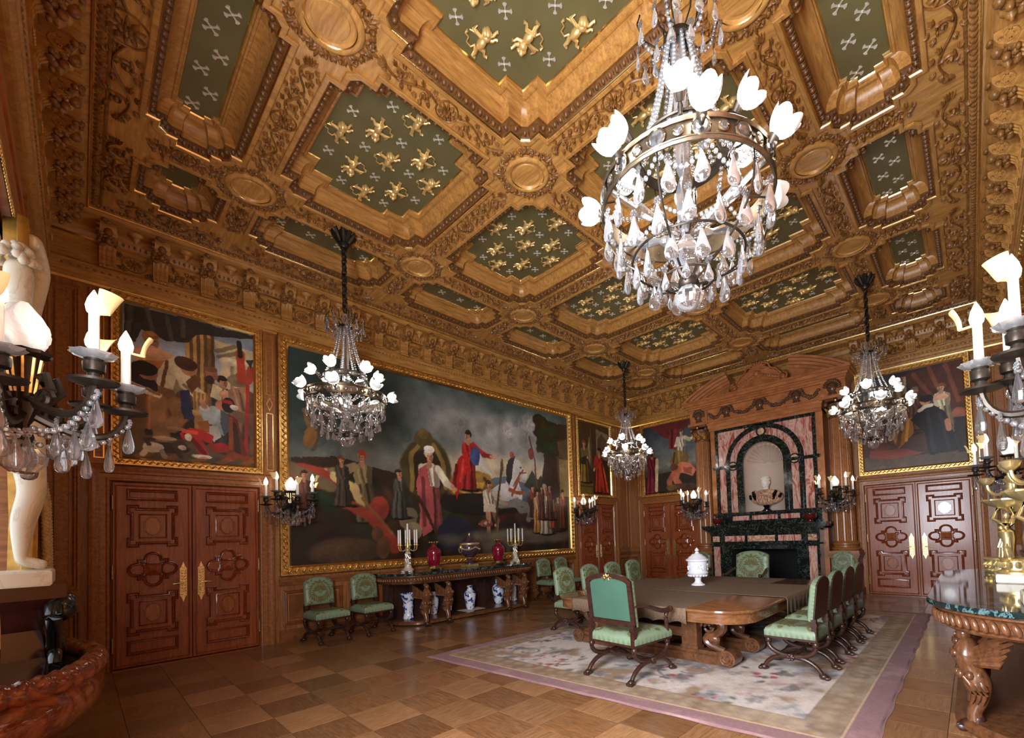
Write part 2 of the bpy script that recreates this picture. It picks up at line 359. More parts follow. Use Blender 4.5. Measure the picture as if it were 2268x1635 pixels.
# ---- floor of parquet squares
mb = MB(); mb.box(XN - 0.2, F + 0.2, YR - 0.2, W + 0.2, -0.12, -0.004)
floor = struct(mb.build('floor', M['floorbase'], smooth=0))
M['floor2'] = wood('parquet_oak_crosswise', lin(100, 64, 38), lin(148, 102, 64), 0.30, (18, 2.0, 2), 0.25, True, 0.8)
PX, PY = 0.49, 0.56
RUG = [(3.38, 6.10), (3.75, 0.62), (10.70, 0.65), (10.25, 5.98)]
def block(w, h):
    g = 0.0022; b = MB(); b.loft([[(g, g, -0.02), (w - g, g, -0.02), (w - g, h - g, -0.02), (g, h - g, -0.02)],
        [(g, g, -0.001), (w - g, g, -0.001), (w - g, h - g, -0.001), (g, h - g, -0.001)], [(g * 2, g * 2, 0), (w - g * 2, g * 2, 0), (w - g * 2, h - g * 2, 0), (g * 2, h - g * 2, 0)]], False, True); return b
bm = [block(PX, PY).mesh('parquet_block', M['floor'], 0), block(PX, PY).mesh('parquet_block', M['floor2'], 0)]
cells = []
for i in range(-2, 29):
    for j in range(-14, 20):
        x0, y0 = 0.305 + PX * (i - 1), 6.95 - PY * (j - 5)
        if x0 + PX < XN - 0.01 or x0 > F or y0 + PY < YR or y0 > W: continue
        inrug = x0 > 3.78 and x0 + PX < 10.2 and y0 > 0.68 and y0 + PY < 5.95
        p = project(x0 + PX / 2, y0 + PY / 2, 0)
        see = p is not None and -40 < p[0] < 2310 and p[1] < 1680 and not inrug
        cells.append(((x0, y0, (i + j) % 2), see, -(x0 * x0 + y0 * y0)))
vis = sorted([c for c in cells if c[1]], key=lambda c: -c[2])[:298]; vs_ = set(c[0] for c in vis)
rest = MB()
for (x0, y0, k), see, _ in cells:
    if (x0, y0, k) in vs_: link('parquet_block', bm[k], floor, T((x0, y0, 0)))
    else: rest.mb(block(PX, PY), T((x0, y0, 0)))
o = rest.build('parquet_blocks', M['floor'], floor, smooth=0); o['kind'] = 'stuff'
# ---- walls
def wallbox(name, x0, x1, y0, y1, m='walnut', holes=None):
    b = MB(); b.box(x0, x1, y0, y1, -0.1, 7.0); return struct(b.build(name, M[m], smooth=0))
wall_left = wallbox('wall_left', XN - 0.2, F + 0.2, W, W + 0.2)
wall_far = wallbox('wall_far', F, F + 0.2, YR - 0.2, W + 0.2)
wall_right = wallbox('wall_right', XN - 0.2, F + 0.2, YR - 0.2, YR)
# near wall pierced by two tall windows
b = MB(); wins = [(0.15, 2.05), (4.35, 6.25)]; ys = YR - 0.2
for a, c in wins: b.box(XN - 0.2, XN, ys, a, -0.1, 7.0); b.box(XN - 0.2, XN, a, c, -0.1, 0.9); b.box(XN - 0.2, XN, a, c, 4.2, 7.0); ys = c
b.box(XN - 0.2, XN, ys, W + 0.2, -0.1, 7.0); wall_near = struct(b.build('wall_near', M['walnut'], smooth=0))
M['pane'] = emit('daylit_pane', (0.86, 0.92, 1.0, 1), 0.6, (0.9, 0.95, 1, 1), 0.05)
for k, (a, c) in enumerate(wins):
    w = struct(empty('window_%d' % (k + 1), T((XN - 0.12, a, 0.9))))
    b = MB(); L, H = c - a, 3.3
    b.ridge(rect(0, L, 0, H), [(0, 0.12), (0, -0.02), (0.09, -0.02), (0.09, 0.12)]); b.box(L / 2 - 0.05, L / 2 + 0.05, 0, H, -0.02, 0.1); b.box(0.05, L - 0.05, 2.2, 2.3, -0.02, 0.1)
    b.build('window_frame', M['walnut'], w, basis((0, 0, 0), (0, 1, 0), (0, 0, 1), (1, 0, 0)))
    for q in range(2):
        for r_ in ((0.09, 2.2), (2.3, H - 0.09)):
            b = MB(); b.box(-0.005, 0.005, 0.09 + q * (L / 2 - 0.04), L / 2 - 0.05 + q * (L / 2 - 0.04), r_[0], r_[1]); b.build('pane', M['crystal'], w, smooth=0)
# ---------------------------------------------------------------- ceiling
def coffer_poly(hx, hy, a, s, c):
    pts = []
    for sx, sy in ((1, 1), (-1, 1), (-1, -1), (1, -1)):
        q = [(hx, hy - a), (hx - s, hy - a), (hx - s, hy - s - c), (hx - s - c, hy - s), (hx - a, hy - s), (hx - a, hy)]
        if sx * sy < 0: q = q[::-1]
        pts += [(sx * x, sy * y) for x, y in q]
    return pts
def inset(hx, hy, a, s, c, d):
    a2 = min(a, 0.66 * min(hx - d, hy - d)); return coffer_poly(hx - d, hy - d, a2, min(s, 0.42 * a2), max(0.003, min(c, 0.3 * a2) - 0.586 * max(0, d) * 0.5))
XS = [1.51, 3.895, 6.305, 8.70, 11.085]; YS = [1.32, 4.14, 6.96]; BX, BY = 0.185, 0.19
X0, X1, Y0, Y1 = XN + 0.467 + 0.008, F - 0.467, YR + 0.467, W - 0.467
cof = []   # (cx, cy, hx, hy, kind)
ex = [((0.47 + XS[0] - BX) / 2, (XS[0] - BX - 0.47) / 2), ((XS[-1] + BX + X1 - 0.42) / 2, (X1 - 0.42 - XS[-1] - BX) / 2)]
ey = [((0.17 + YS[0] - BY) / 2, (YS[0] - BY - 0.17) / 2), ((YS[-1] + BY + Y1 - 0.54) / 2, (Y1 - 0.54 - YS[-1] - BY) / 2)]
for i in range(4):
    cx = (XS[i] + XS[i + 1]) / 2; hx = (XS[i + 1] - XS[i]) / 2 - BX
    for j in range(2): cof.append((cx, (YS[j] + YS[j + 1]) / 2, hx, (YS[j + 1] - YS[j]) / 2 - BY, 'main'))
    for c, h in ey: cof.append((cx, c, hx, h, 'edge'))
for c, h in ex:
    for j in range(2): cof.append((c, (YS[j] + YS[j + 1]) / 2, h, (YS[j + 1] - YS[j]) / 2 - BY, 'edge'))
    for c2, h2 in ey: cof.append((c, c2, h, h2, 'corner'))
KP = {'main': (0.37, 0.135, 0.08), 'edge': (0.27, 0.105, 0.07), 'corner': (0.25, 0.105, 0.07)}
import bmesh
bm_ = bmesh.new(); es = []
def loop_(pts):
    vv = [bm_.verts.new((x, y, ZC)) for x, y in pts]
    for i in range(len(vv)): es.append(bm_.edges.new((vv[i], vv[(i + 1) % len(vv)])))
loop_(rect(X0, X1, Y0, Y1))
for cx, cy, hx, hy, kd in cof: loop_([(cx + x, cy + y) for x, y in inset(hx, hy, *KP[kd], -0.05)])
bmesh.ops.triangle_fill(bm_, use_beauty=True, use_dissolve=False, edges=es, normal=(0, 0, -1))
me = bpy.data.meshes.new('ceiling'); bm_.to_mesh(me); bm_.free(); me.materials.append(M['oakflat'])
ceiling = struct(link('ceiling', me))
b = MB(); b.box(XN - 0.2, F + 0.2, YR - 0.2, W + 0.2, 7.0, 7.1); b.build('ceiling_slab', M['oakdark'], ceiling, smooth=0)
# gilded beasts and crosses for the panels
def lion():
    b = MB(); Z = 0.0
    def limb(pts, r): b.tube([(x, y, 0.01) for x, y in pts], r, 6, True, 0.8)
    b.ell((0, 0.0, 0.012), (0.075, 0.042, 0.03), 9, 6, R3('Z', 0.9)); b.ell((0.045, 0.075, 0.014), (0.05, 0.045, 0.034), 9, 6); b.ell((0.06, 0.125, 0.02), (0.034, 0.034, 0.036), 8, 6)
    b.ell((0.088, 0.118, 0.02), (0.02, 0.015, 0.02), 6, 4); b.ell((0.035, 0.11, 0.016), (0.035, 0.042, 0.03), 7, 5)
    limb([(0.06, 0.07), (0.12, 0.09), (0.15, 0.13), (0.165, 0.135)], [0.02, 0.017, 0.013, 0.017]); limb([(0.05, 0.05), (0.11, 0.035), (0.14, 0.06), (0.16, 0.055)], [0.02, 0.016, 0.012, 0.016])
    limb([(-0.03, -0.04), (0.03, -0.07), (0.03, -0.12), (0.06, -0.13)], [0.028, 0.022, 0.014, 0.016]); limb([(-0.05, -0.04), (-0.06, -0.1), (-0.09, -0.14), (-0.06, -0.155)], [0.028, 0.022, 0.014, 0.016])
    limb([(-0.06, -0.03), (-0.11, -0.06), (-0.15, -0.02), (-0.13, 0.03), (-0.16, 0.06), (-0.14, 0.085)], [0.012, 0.009, 0.008, 0.008, 0.009, 0.014])
    for k in range(4): limb([(0.0, 0.05), (-0.05 - 0.01 * k, 0.085 + 0.012 * k), (-0.12 + 0.026 * k, 0.10 + 0.018 * k)], [0.02, 0.017, 0.006])
    return b
LION = lion().mesh('gilt_lion', M['brightgilt'], 60)
def cross():
    b = MB()
    for k in range(4):
        Mx = R3('Z', PI / 4 + k * PI / 2)
        q = MB(); q.prism([(0.004, -0.006), (0.055, -0.008), (0.085, -0.028), (0.095, 0), (0.085, 0.028), (0.055, 0.008), (0.004, 0.006)], 0, 0.012); b.mb(q, Mx)
    b.dome((0, 0, 0), 0.018, 0.018, 0.02); return b
CROSS = cross().mesh('gilt_cross', M['silver'], 0)
NL = {'main': (3, 4), 'edge': (0, 0), 'corner': (0, 0)}
# cove-and-moulding rings of a coffer
def coffer_meshes(hx, hy, kd):
    a, s, c = KP[kd]; D = 0.29 if kd != 'corner' else 0.26
    pr = [(-0.05, 0.0), (-0.05, -0.028), (-0.042, -0.034), (-0.004, -0.034), (0.0, -0.026)]
    cove = [(0.075, 0.03), (0.08, 0.06)] + [(0.08 + 0.12 * (1 - math.cos(t)), 0.06 + 0.18 * math.sin(t)) for t in [PI / 2 * i / 7 for i in range(1, 8)]]
    inn = [(0.2, 0.225), (0.222, 0.225), (0.228, 0.245), (0.24, 0.25), (0.246, 0.27)]
    prof = pr + [(0.012, -0.014), (0.03, 0.0)] + cove + inn + [(0.258, 0.285)]
    gold = {4, len(prof) - 2}
    rings = []
    for d, z in prof: rings.append([(x, y, -z) for x, y in inset(hx, hy, a, s, c, d)])
    b = MB(); n = 24
    vs2 = [p for r in rings for p in r]; k = 0
    b.v = vs2
    for i in range(len(rings) - 1):
        for j in range(n):
            q = (j + 1) % n; b.f.append((i * n + j, i * n + q, (i + 1) * n + q, (i + 1) * n + j)); b.m.append(1 if i in gold else (2 if 5 <= i <= 7 else 0))
    p = MB(); pp = inset(hx, hy, a, s, c, 0.255); p.add([(x, y, -0.286) for x, y in pp], [tuple(range(24))])
    e = MB(); path = inset(hx, hy, a, s, c, 0.045)
    for i in range(24):
        x0, y0 = path[i]; x1, y1 = path[(i + 1) % 24]; L = math.hypot(x1 - x0, y1 - y0); ng = max(1, int(L / 0.085)); an = math.atan2(y1 - y0, x1 - x0)
        for g in range(ng):
            t = (g + 0.5) / ng; cx_, cy_ = x0 + (x1 - x0) * t, y0 + (y1 - y0) * t
            e.dome((cx_, cy_, -0.018), 0.028, 0.034, 0.034, an, 6); 
            t2 = (g + 1) / ng; e.dome((x0 + (x1 - x0) * t2, y0 + (y1 - y0) * t2, -0.018), 0.009, 0.032, 0.028, an, 4)
    nm = 'coffer'
    return b.mesh('coffer_moulding', [M['oak'], M['gilt'], M['oakdeep']], 25), p.mesh('coffer_panel', M['green'], 0), e.mesh('egg_and_dart', M['oakdeep'], 80)
cache = {}
for cx, cy, hx, hy, kd in cof:
    key = (round(hx, 2), round(hy, 2), kd)
    if key not in cache: cache[key] = coffer_meshes(hx, hy, kd)
    m1, m2, m3 = cache[key]
    c = link('coffer', m1, ceiling, CE(cx, cy)); link('painted_panel', m2, c); link('egg_and_dart', m3, c)
    px, py = hx - 0.27, hy - 0.27
    if kd == 'main':
        for r_ in range(5):
            yy = -py + 2 * py * (r_ + 0.5) / 5
            for k in range(5):
                xx = -px + 2 * px * (k + 0.5) / 5; corner = r_ in (0, 4) and k in (0, 4)
                if corner: continue
                if (r_ + k) % 2 == 0: link('gilt_lion', LION, c, T((xx, yy, -0.284)) @ R3('Z', 0.6 + (PI if (r_ // 1) % 2 else 0)) @ S3(0.98, 0.98, 1.5))
                else: link('gilt_cross', CROSS, c, T((xx, yy, -0.286)) @ S3(0.72, 0.72, 1))
    elif kd == 'edge':
        lx = hx > hy; L = px if lx else py; nC = 7
        for k in range(nC):
            t = -L + 2 * L * (k + 0.5) / nC; o2 = ((k % 2) - 0.5) * (py if lx else px) * 0.75
            xx, yy = (t, o2) if lx else (o2, t); link('gilt_cross', CROSS, c, T((xx, yy, -0.286)) @ S3(0.8, 0.8, 1))
# ---- carved work
def leafspray(b, x, y, ang, L=0.1, n=5, w=0.022, h=0.034):
    for k in range(n):
        t = (k - (n - 1) / 2) / max(1, (n - 1) / 2) if n > 1 else 0; a = ang + t * 0.95; l = L * (1 - 0.35 * abs(t))
        b.dome((x + math.cos(a) * l * 0.5, y + math.sin(a) * l * 0.5, 0), l * 0.55, w, h * (1.1 - 0.3 * abs(t)), a, 6, 0.5)
def scroll(b, c, r, a0, turns, w=0.012, h=0.03):
    p = spiral(c, r, r * 0.16, a0, turns, 16); b.tube([(x, y, 0.004) for x, y in p], [w * (1 - 0.4 * i / 16) for i in range(17)], 5, True, 2.4)
    b.dome((p[-1][0], p[-1][1], 0), w * 1.9, w * 1.9, h * 1.3)
    for k in (1, 4, 7): b.dome((p[k][0] + (p[k][0] - c[0]) * 0.22, p[k][1] + (p[k][1] - c[1]) * 0.22, 0), 0.034, 0.016, h, math.atan2(p[k][1] - c[1], p[k][0] - c[0]) + 0.8, 6, 0.4)
def leaf(b, x, y, a, l, w, h): b.dome((x + math.cos(a) * l * 0.5, y + math.sin(a) * l * 0.5, 0), l * 0.55, w, h, a, 6, 0.65)
def arabesque(L, wd, seed=1):
    b = MB(); rr = random.Random(seed); h = wd / 2
    for k in range(10): a = 2 * PI * k / 10; leaf(b, math.cos(a) * h * 0.28, math.sin(a) * h * 0.28, a, h * 0.52, h * 0.12, 0.05)
    for k in range(6): a = 2 * PI * k / 6 + .2; leaf(b, math.cos(a) * h * 0.06, math.sin(a) * h * 0.06, a, h * 0.3, h * 0.1, 0.066)
    b.dome((0, 0, 0), h * 0.16, h * 0.16, 0.085); b.tube([(x, y, 0.004) for x, y in arc((0, 0), h * 0.96, 0, 2 * PI * 23 / 24, 23)], 0.008, 5, closed=True, flat=2.0)
    per = h * 1.75
    for sx in (-1, 1):
        n = max(1, int((L / 2 - h - 0.06) / per)); pe = (L / 2 - h - 0.06) / n; P = []
        for i in range(n * 10 + 1):
            x = h + pe * i / 10; P.append((sx * x, h * 0.42 * math.sin(PI * (x - h) / pe), 0.006))
        b.tube(P, 0.011, 5, True, 2.2)
        for q in range(n):
            xc = h + pe * (q + 0.5); sy = 1 if q % 2 == 0 else -1; sgn = sx * sy
            scroll(b, (sx * xc, -sy * h * 0.12), h * 0.42, PI / 2 * sy, sgn * 1.35, h * 0.075, 0.045)
            for (dx, dy, da) in ((-0.42, 0.62, 2.3), (0.42, 0.62, 0.9), (-0.5, -0.5, 3.9), (0.5, -0.5, 5.6), (0.0, -0.72, 4.7), (-0.9, 0.3, 2.7), (0.9, 0.3, 0.4)):
                a = da if sy > 0 else -da
                a = a if sx > 0 else PI - a
                x, y = sx * (xc + dx * h * (1 if sx > 0 else 1)), sy * dy * h
                leaf(b, x, y, a, h * 0.42, h * 0.10, 0.05); leaf(b, x, y, a + 0.6, h * 0.3, h * 0.075, 0.04); leaf(b, x, y, a - 0.6, h * 0.3, h * 0.075, 0.04)
        for t in (-0.7, -0.35, 0, 0.35, 0.7): leaf(b, sx * (L / 2 - 0.07), 0, (0 if sx > 0 else PI) + t, 0.085, 0.013, 0.045)
    return b
AR_X = arabesque(1.5, 0.25, 3).mesh('carved_arabesque', M['oakdark'], 60); AR_Y = arabesque(1.86, 0.25, 4).mesh('carved_arabesque', M['oakdark'], 60)
AR_S = arabesque(0.62, 0.24, 5).mesh('carved_arabesque', M['oakdark'], 60)
AR_B = arabesque(2.2, 0.34, 6).mesh('carved_arabesque', M['oakdark'], 60); AR_C = arabesque(1.1, 0.36, 8).mesh('carved_arabesque', M['oakdark'], 60)
Q = R3('Z', PI / 2)
for y in YS:
    for i in range(4): link('carved_arabesque', AR_X, ceiling, CE((XS[i] + XS[i + 1]) / 2, y))
for x in XS:
    for j in range(2): link('carved_arabesque', AR_Y, ceiling, CE(x, (YS[j] + YS[j + 1]) / 2) @ Q)
    for c, h in ey: link('carved_arabesque', AR_S, ceiling, CE(x, c + (0.06 if c > 4 else -0.06)) @ Q)
for y in YS:
    for c, h in ex: link('carved_arabesque', AR_S, ceiling, CE(c + (0.06 if c > 6 else -0.06), y))
for i in range(4):
    x = (XS[i] + XS[i + 1]) / 2
    link('carved_arabesque', AR_B, ceiling, CE(x, Y0 + 0.25)); link('carved_arabesque', AR_B, ceiling, CE(x, Y1 - 0.30))
for j in range(2):
    y = (YS[j] + YS[j + 1]) / 2
    link('carved_arabesque', AR_B, ceiling, CE(X0 + 0.20, y) @ Q @ S3(1.15, 1, 1)); link('carved_arabesque', AR_B, ceiling, CE(X1 - 0.22, y) @ Q @ S3(1.15, 1, 1))
for c, h in ex:
    for yy in (Y0 + 0.25, Y1 - 0.30): link('carved_arabesque', AR_C, ceiling, CE(c, yy))
for c, h in ey:
    for xx in (X0 + 0.20, X1 - 0.22): link('carved_arabesque', AR_C, ceiling, CE(xx, c) @ Q)
# roundels
def roundel():
    b = MB(); b.lathe([(0.235, 0.0), (0.235, 0.02), (0.22, 0.035), (0.2, 0.038), (0.185, 0.03)], 32, caps=False); b.mi = 1
    b.lathe([(0.185, 0.03), (0.178, 0.024)], 32, caps=False); b.mi = 0
    b.lathe([(0.178, 0.024), (0.165, 0.005), (0.135, 0.004), (0.13, 0.012), (0.12, 0.012), (0.0, 0.018)], 32, caps=False); return b
def wreath():
    b = MB()
    for k in range(8):
        a = 2 * PI * k / 8; u = Vector((math.cos(a), math.sin(a)))
        leafspray(b, u.x * 0.25, u.y * 0.25, a, 0.12, 5, 0.018, 0.024)
        for s in (-1, 1):
            a2 = a + s * PI / 8; scroll(b, (math.cos(a + s * 0.2) * 0.3, math.sin(a + s * 0.2) * 0.3), 0.045, a + PI / 2 * s, s * 1.1, 0.009)
    return b
RO = roundel().mesh('roundel', [M['oakflat'], M['gilt']], 40); WRM = wreath().mesh('acanthus_wreath', M['oakdark'], 60)
for x in XS:
    for y in YS:
        r_ = link('roundel', RO, ceiling, CE(x, y) @ S3(1.2, 1.2, 1.2)); link('acanthus_wreath', WRM, r_)
# gilt line and leaf moulding along the border
b = MB(); b.ridge(rect(X0, X1, Y0, Y1), [(-0.02, -0.02), (-0.012, 0.045), (0.0, 0.045), (0.004, 0.03)]); b.build('gilt_border_line', M['gilt'], ceiling, CE(0, 0) @ S3(1, -1, 1))
b = MB()
for (xa, ya), (xb, yb) in zip(rect(X0 + .05, X1 - .05, Y0 + .05, Y1 - .05), rect(X0 + .05, X1 - .05, Y0 + .05, Y1 - .05)[1:] + [(X0 + .05, Y0 + .05)]):
    L = math.hypot(xb - xa, yb - ya); n = int(L / 0.075); an = math.atan2(yb - ya, xb - xa)
    for k in range(n):
        t = (k + 0.5) / n; b.dome((xa + (xb - xa) * t, ya + (yb - ya) * t, 0), 0.03, 0.038, 0.032, an, 6)
b.ridge(rect(X0 + .1, X1 - .1, Y0 + .1, Y1 - .1), [(0, 0), (0, 0.018), (0.02, 0.018), (0.028, 0)])
b.build('leaf_border_moulding', M['oakdark'], ceiling, CE(0, 0) @ S3(1, -1, 1))
# ---------------------------------------------------------------- cornice
prof = [(0.0, 5.54), (0.03, 5.54), (0.035, 5.575), (0.05, 5.58), (0.055, 5.62), (0.085, 5.65), (0.09, 5.69), (0.105, 5.70), (0.108, 5.75), (0.125, 5.76), (0.128, 5.79), (0.06, 5.80),
        (0.06, 6.155), (0.1, 6.157), (0.102, 6.182), (0.08, 6.186), (0.11, 6.26), (0.135, 6.285), (0.15, 6.30), (0.15, 6.335), (0.40, 6.36), (0.40, 6.40), (0.43, 6.43), (0.46, 6.44), (0.467, 6.47)]
goldseg = {1, 13}
b = MB(); rings = [[(XN + d, YR + d, z), (F - d, YR + d, z), (F - d, W - d, z), (XN + d, W - d, z)] for d, z in prof]
for i in range(len(prof) - 1):
    b.mi = 1 if i in goldseg else 0; b.loft([rings[i + 1], rings[i]])
cornice = struct(b.build('trim_1', [M['oak'], M['gilt']], smooth=25))
def bracket():
    b = MB(); sp = [(0.06, 5.80), (0.145, 5.80), (0.15, 5.83), (0.128, 5.85), (0.135, 5.93), (0.13, 6.0), (0.145, 6.07), (0.2, 6.13), (0.28, 6.17), (0.35, 6.22), (0.385, 6.29), (0.385, 6.345), (0.06, 6.345)]
    w = 0.085
    b.loft([[(s * w, z - 5.8, d) for d, z in sp] for s in (-1, 1)], True, True)
    for s in (-0.6, 0, 0.6): b.tube([(s * w, z - 5.8, d + 0.004) for d, z in sp[3:8]], 0.012, 5)
    for k in range(5): b.dome((-0.07 + 0.035 * k, 0.015, 0.15), 0.012, 0.02, 0.014)
    for s in (-1, 1): b.tube([(s * (w + .002), y, z) for z, y in spiral((0.27, 0.45), 0.075, 0.015, -1.2, -1.4, 14)], 0.012, 5)
    return b
def grotesque():
    b = MB(); rr = random.Random(5)
    for k in range(26):
        t = rr.random(); d = 0.2 + 0.19 * t; z = 0.3 + 0.25 * t + rr.uniform(-0.02, 0.02)
        b.ell((rr.uniform(-0.1, 0.1), z, d + 0.02), (rr.uniform(0.02, 0.04), rr.uniform(0.02, 0.035), rr.uniform(0.02, 0.035)), 6, 4)
    b.ell((0, 0.42, 0.36), (0.05, 0.06, 0.05), 8, 6); b.ell((0, 0.33, 0.30), (0.035, 0.05, 0.035), 8, 5); return b
def friezepanel(k):
    b = MB(); rr = random.Random(k)
    if k == 1:
        b.tube([(x * 1.25, y, 0.004) for x, y in arc((0, 0), 0.105, 0, 2 * PI * 19 / 20, 19)], 0.01, 5, closed=True)
        for q in range(12): a = 2 * PI * q / 12; b.dome((math.cos(a) * 0.068, math.sin(a) * 0.055, 0), 0.034, 0.014, 0.022, a, 6, 0.3)
        b.dome((0, 0, 0), 0.03, 0.028, 0.035)
        for sx in (-1, 1):
            for sy in (-1, 1): scroll(b, (sx * 0.145, sy * 0.095), 0.035, sx * 1.0, sy * sx * 1.2, 0.009)
    else:
        for q in range(20): b.dome((rr.gauss(0, 0.07), rr.gauss(0, 0.055), 0), rr.uniform(0.02, 0.045), rr.uniform(0.015, 0.028), rr.uniform(0.025, 0.045), rr.uniform(0, 3))
        for sx in (-1, 1): scroll(b, (sx * 0.13, -0.05), 0.05, PI / 2, -sx * 1.3, 0.012); leafspray(b, sx * 0.09, 0.07, PI / 2 - sx * 0.8, 0.08, 3)
        b.dome((0, -0.11, 0), 0.13, 0.02, 0.02)
    return b
def pendant():
    b = MB(); b.lathe([(0.0, 0.135), (0.012, 0.13), (0.018, 0.11), (0.04, 0.09), (0.05, 0.06), (0.04, 0.05), (0.055, 0.035), (0.085, 0.02), (0.09, 0.0)], 12, caps=False); return b
BR = bracket().mesh('cornice_bracket', M['oak'], 40); GR = grotesque().mesh('leaf_mask', M['oakdark'], 70)
FP = [friezepanel(1).mesh('frieze_ornament', M['oakdark'], 60), friezepanel(2).mesh('frieze_ornament', M['oakdark'], 60)]
PE = pendant().mesh('drop_pendant', M['oak'], 50)
EGB = MB()
for k in range(7): EGB.dome((-0.18 + 0.06 * k, 0, 0), 0.02 if k % 2 else 0.008, 0.034, 0.03, 0, 6)
EGM = EGB.mesh('egg_band', M['oakdark'], 80)
sp_ = 0.56
def run(WX, a, b_, skip=None, ph=0.0):
    n = int((b_ - a) / sp_); o0 = a + ((b_ - a) - (n - 1) * sp_) / 2 + ph
    for k in range(n):
        x = o0 + k * sp_
        if skip and skip[0] < x < skip[1]: continue
        c = link('cornice_bracket', BR, cornice, WX(x, 5.8)); link('leaf_mask', GR, c)
        xm = x + sp_ / 2
        if k < n - 1:
            link('frieze_ornament', FP[k % 2], cornice, WX(xm, 5.99, 0.06)); link('egg_band', EGM, cornice, WX(xm, 6.235, 0.1)); link('drop_pendant', PE, cornice, WX(xm, 6.35, 0.27) @ R3('X', PI / 2))
run(WL, XN + 0.25, F - 0.25); run(WF, YR - CY + 0.25 + 0.0, W - CY - 0.25, (-2.05, 2.05)); run(WN, YR - CY + 0.25, W - CY - 0.25); run(WR, CX - F + 0.25, CX - XN - 0.25)
b = MB()
for WX, a, c in ((WL, XN + .2, F - .2), (WF, -4.9, 4.9), (WN, -4.9, 4.9), (WR, CX - F + .2, CX - XN - .2)):
    n = int((c - a) / 0.075)
    for k in range(n):
        q = MB(); q.dome((a + (c - a) * (k + .5) / n, 5.725, 0.104), 0.024, 0.02, 0.014, 0, 5); b.mb(q, WX(0, 0))
b.build('bead_row', M['oakdark'], cornice, smooth=70)
# ================================================================ WALL PANELLING
def strip(parent, WX, x0, x1, z0, z1, diamond=True, d=0.0):
    # pilaster strip with gilt inlay line and a lozenge
    b = MB(); b.bbox(x0, x1, z0, z1, 0, 0.03, 0.006); p = b.build('pilaster_strip', M['walnut'], parent, WX(0, 0, d), 0)
    m = (x0 + x1) / 2; h = min(0.055, (x1 - x0) / 2 - 0.03); zm = (z0 + z1) / 2; pr = [(0, 0.03), (0.002, 0.038), (0.016, 0.038), (0.018, 0.03)]
    g = MB()
    for za, zb in ((z0 + 0.08, zm - 0.16), (zm + 0.16, z1 - 0.08)): g.ridge(rect(m - h, m + h, za, zb), pr)
    g.ridge([(m, zm - 0.13), (m + h, zm), (m, zm + 0.13), (m - h, zm)], pr); g.build('gilt_inlay', M['gilt'], p, smooth=0); return p
def panel(parent, WX, x0, x1, z0, z1, d=0.0, m='walnut'):
    b = MB(); b.ridge(rect(x0, x1, z0, z1), [(0, 0), (0.0, 0.03), (0.02, 0.035), (0.035, 0.02), (0.05, 0.025), (0.07, 0.006)]); b.bbox(x0 + 0.1, x1 - 0.1, z0 + 0.1, z1 - 0.1, 0, 0.014, 0.01)
    return b.build('wall_panel', M[m], parent, WX(0, 0, d), 0)
def dado(parent, WX, x0, x1, n, top=1.08):
    b = MB()
    b.box(x0, x1, 0, 0.16, 0, 0.045); b.box(x0, x1, 0.16, 0.2, 0, 0.03); b.box(x0, x1, top - 0.09, top - 0.02, 0, 0.04); b.box(x0, x1, top - 0.02, top + 0.02, 0, 0.06)
    b.build('dado_rail', M['walnutdark'], parent, WX(0, 0), 0)
    for k in range(n):
        a = x0 + (x1 - x0) * k / n + 0.06; c = x0 + (x1 - x0) * (k + 1) / n - 0.06; panel(parent, WX, a, c, 0.28, top - 0.17, 0, 'walnutdark')
dado(wall_left, WL, 2.36, 10.22, 7); dado(wall_left, WL, XN, 0.07, 1); dado(wall_left, WL, 12.54, F, 1)
panel(wall_left, WL, XN + 0.06, 0.0, 1.2, 5.45); panel(wall_left, WL, 12.62, F - 0.08, 1.2, 5.45)
strip(wall_left, WL, 0.08, 0.28, 2.97, 5.5); strip(wall_left, WL, 2.15, 2.34, 2.97, 5.5); strip(wall_left, WL, 10.24, 10.42, 2.97, 5.5); strip(wall_left, WL, 12.30, 12.50, 2.97, 5.5)
for s in (-1, 1):
    a, c = sorted((s * 4.40, s * 4.60)); strip(wall_far, WF, a, c, 2.97, 5.5)
    a, c = sorted((s * 4.66, s * 5.0)); panel(wall_far, WF, a, c, 1.2, 5.45); dado(wall_far, WF, min(s * 4.62, s * 5.0), max(s * 4.62, s * 5.0), 1)
dado(wall_near, WN, 2.15, 5.0, 3); panel(wall_near, WN, 2.95, 4.9, 1.2, 5.45)
dado(wall_right, WR, CX - 12.9, CX + 0.2, 10); panel(wall_right, WR, CX - 12.9, CX - 11.4, 1.2, 5.45); panel(wall_right, WR, CX - 11.2, CX - 9.3, 1.2, 5.45)
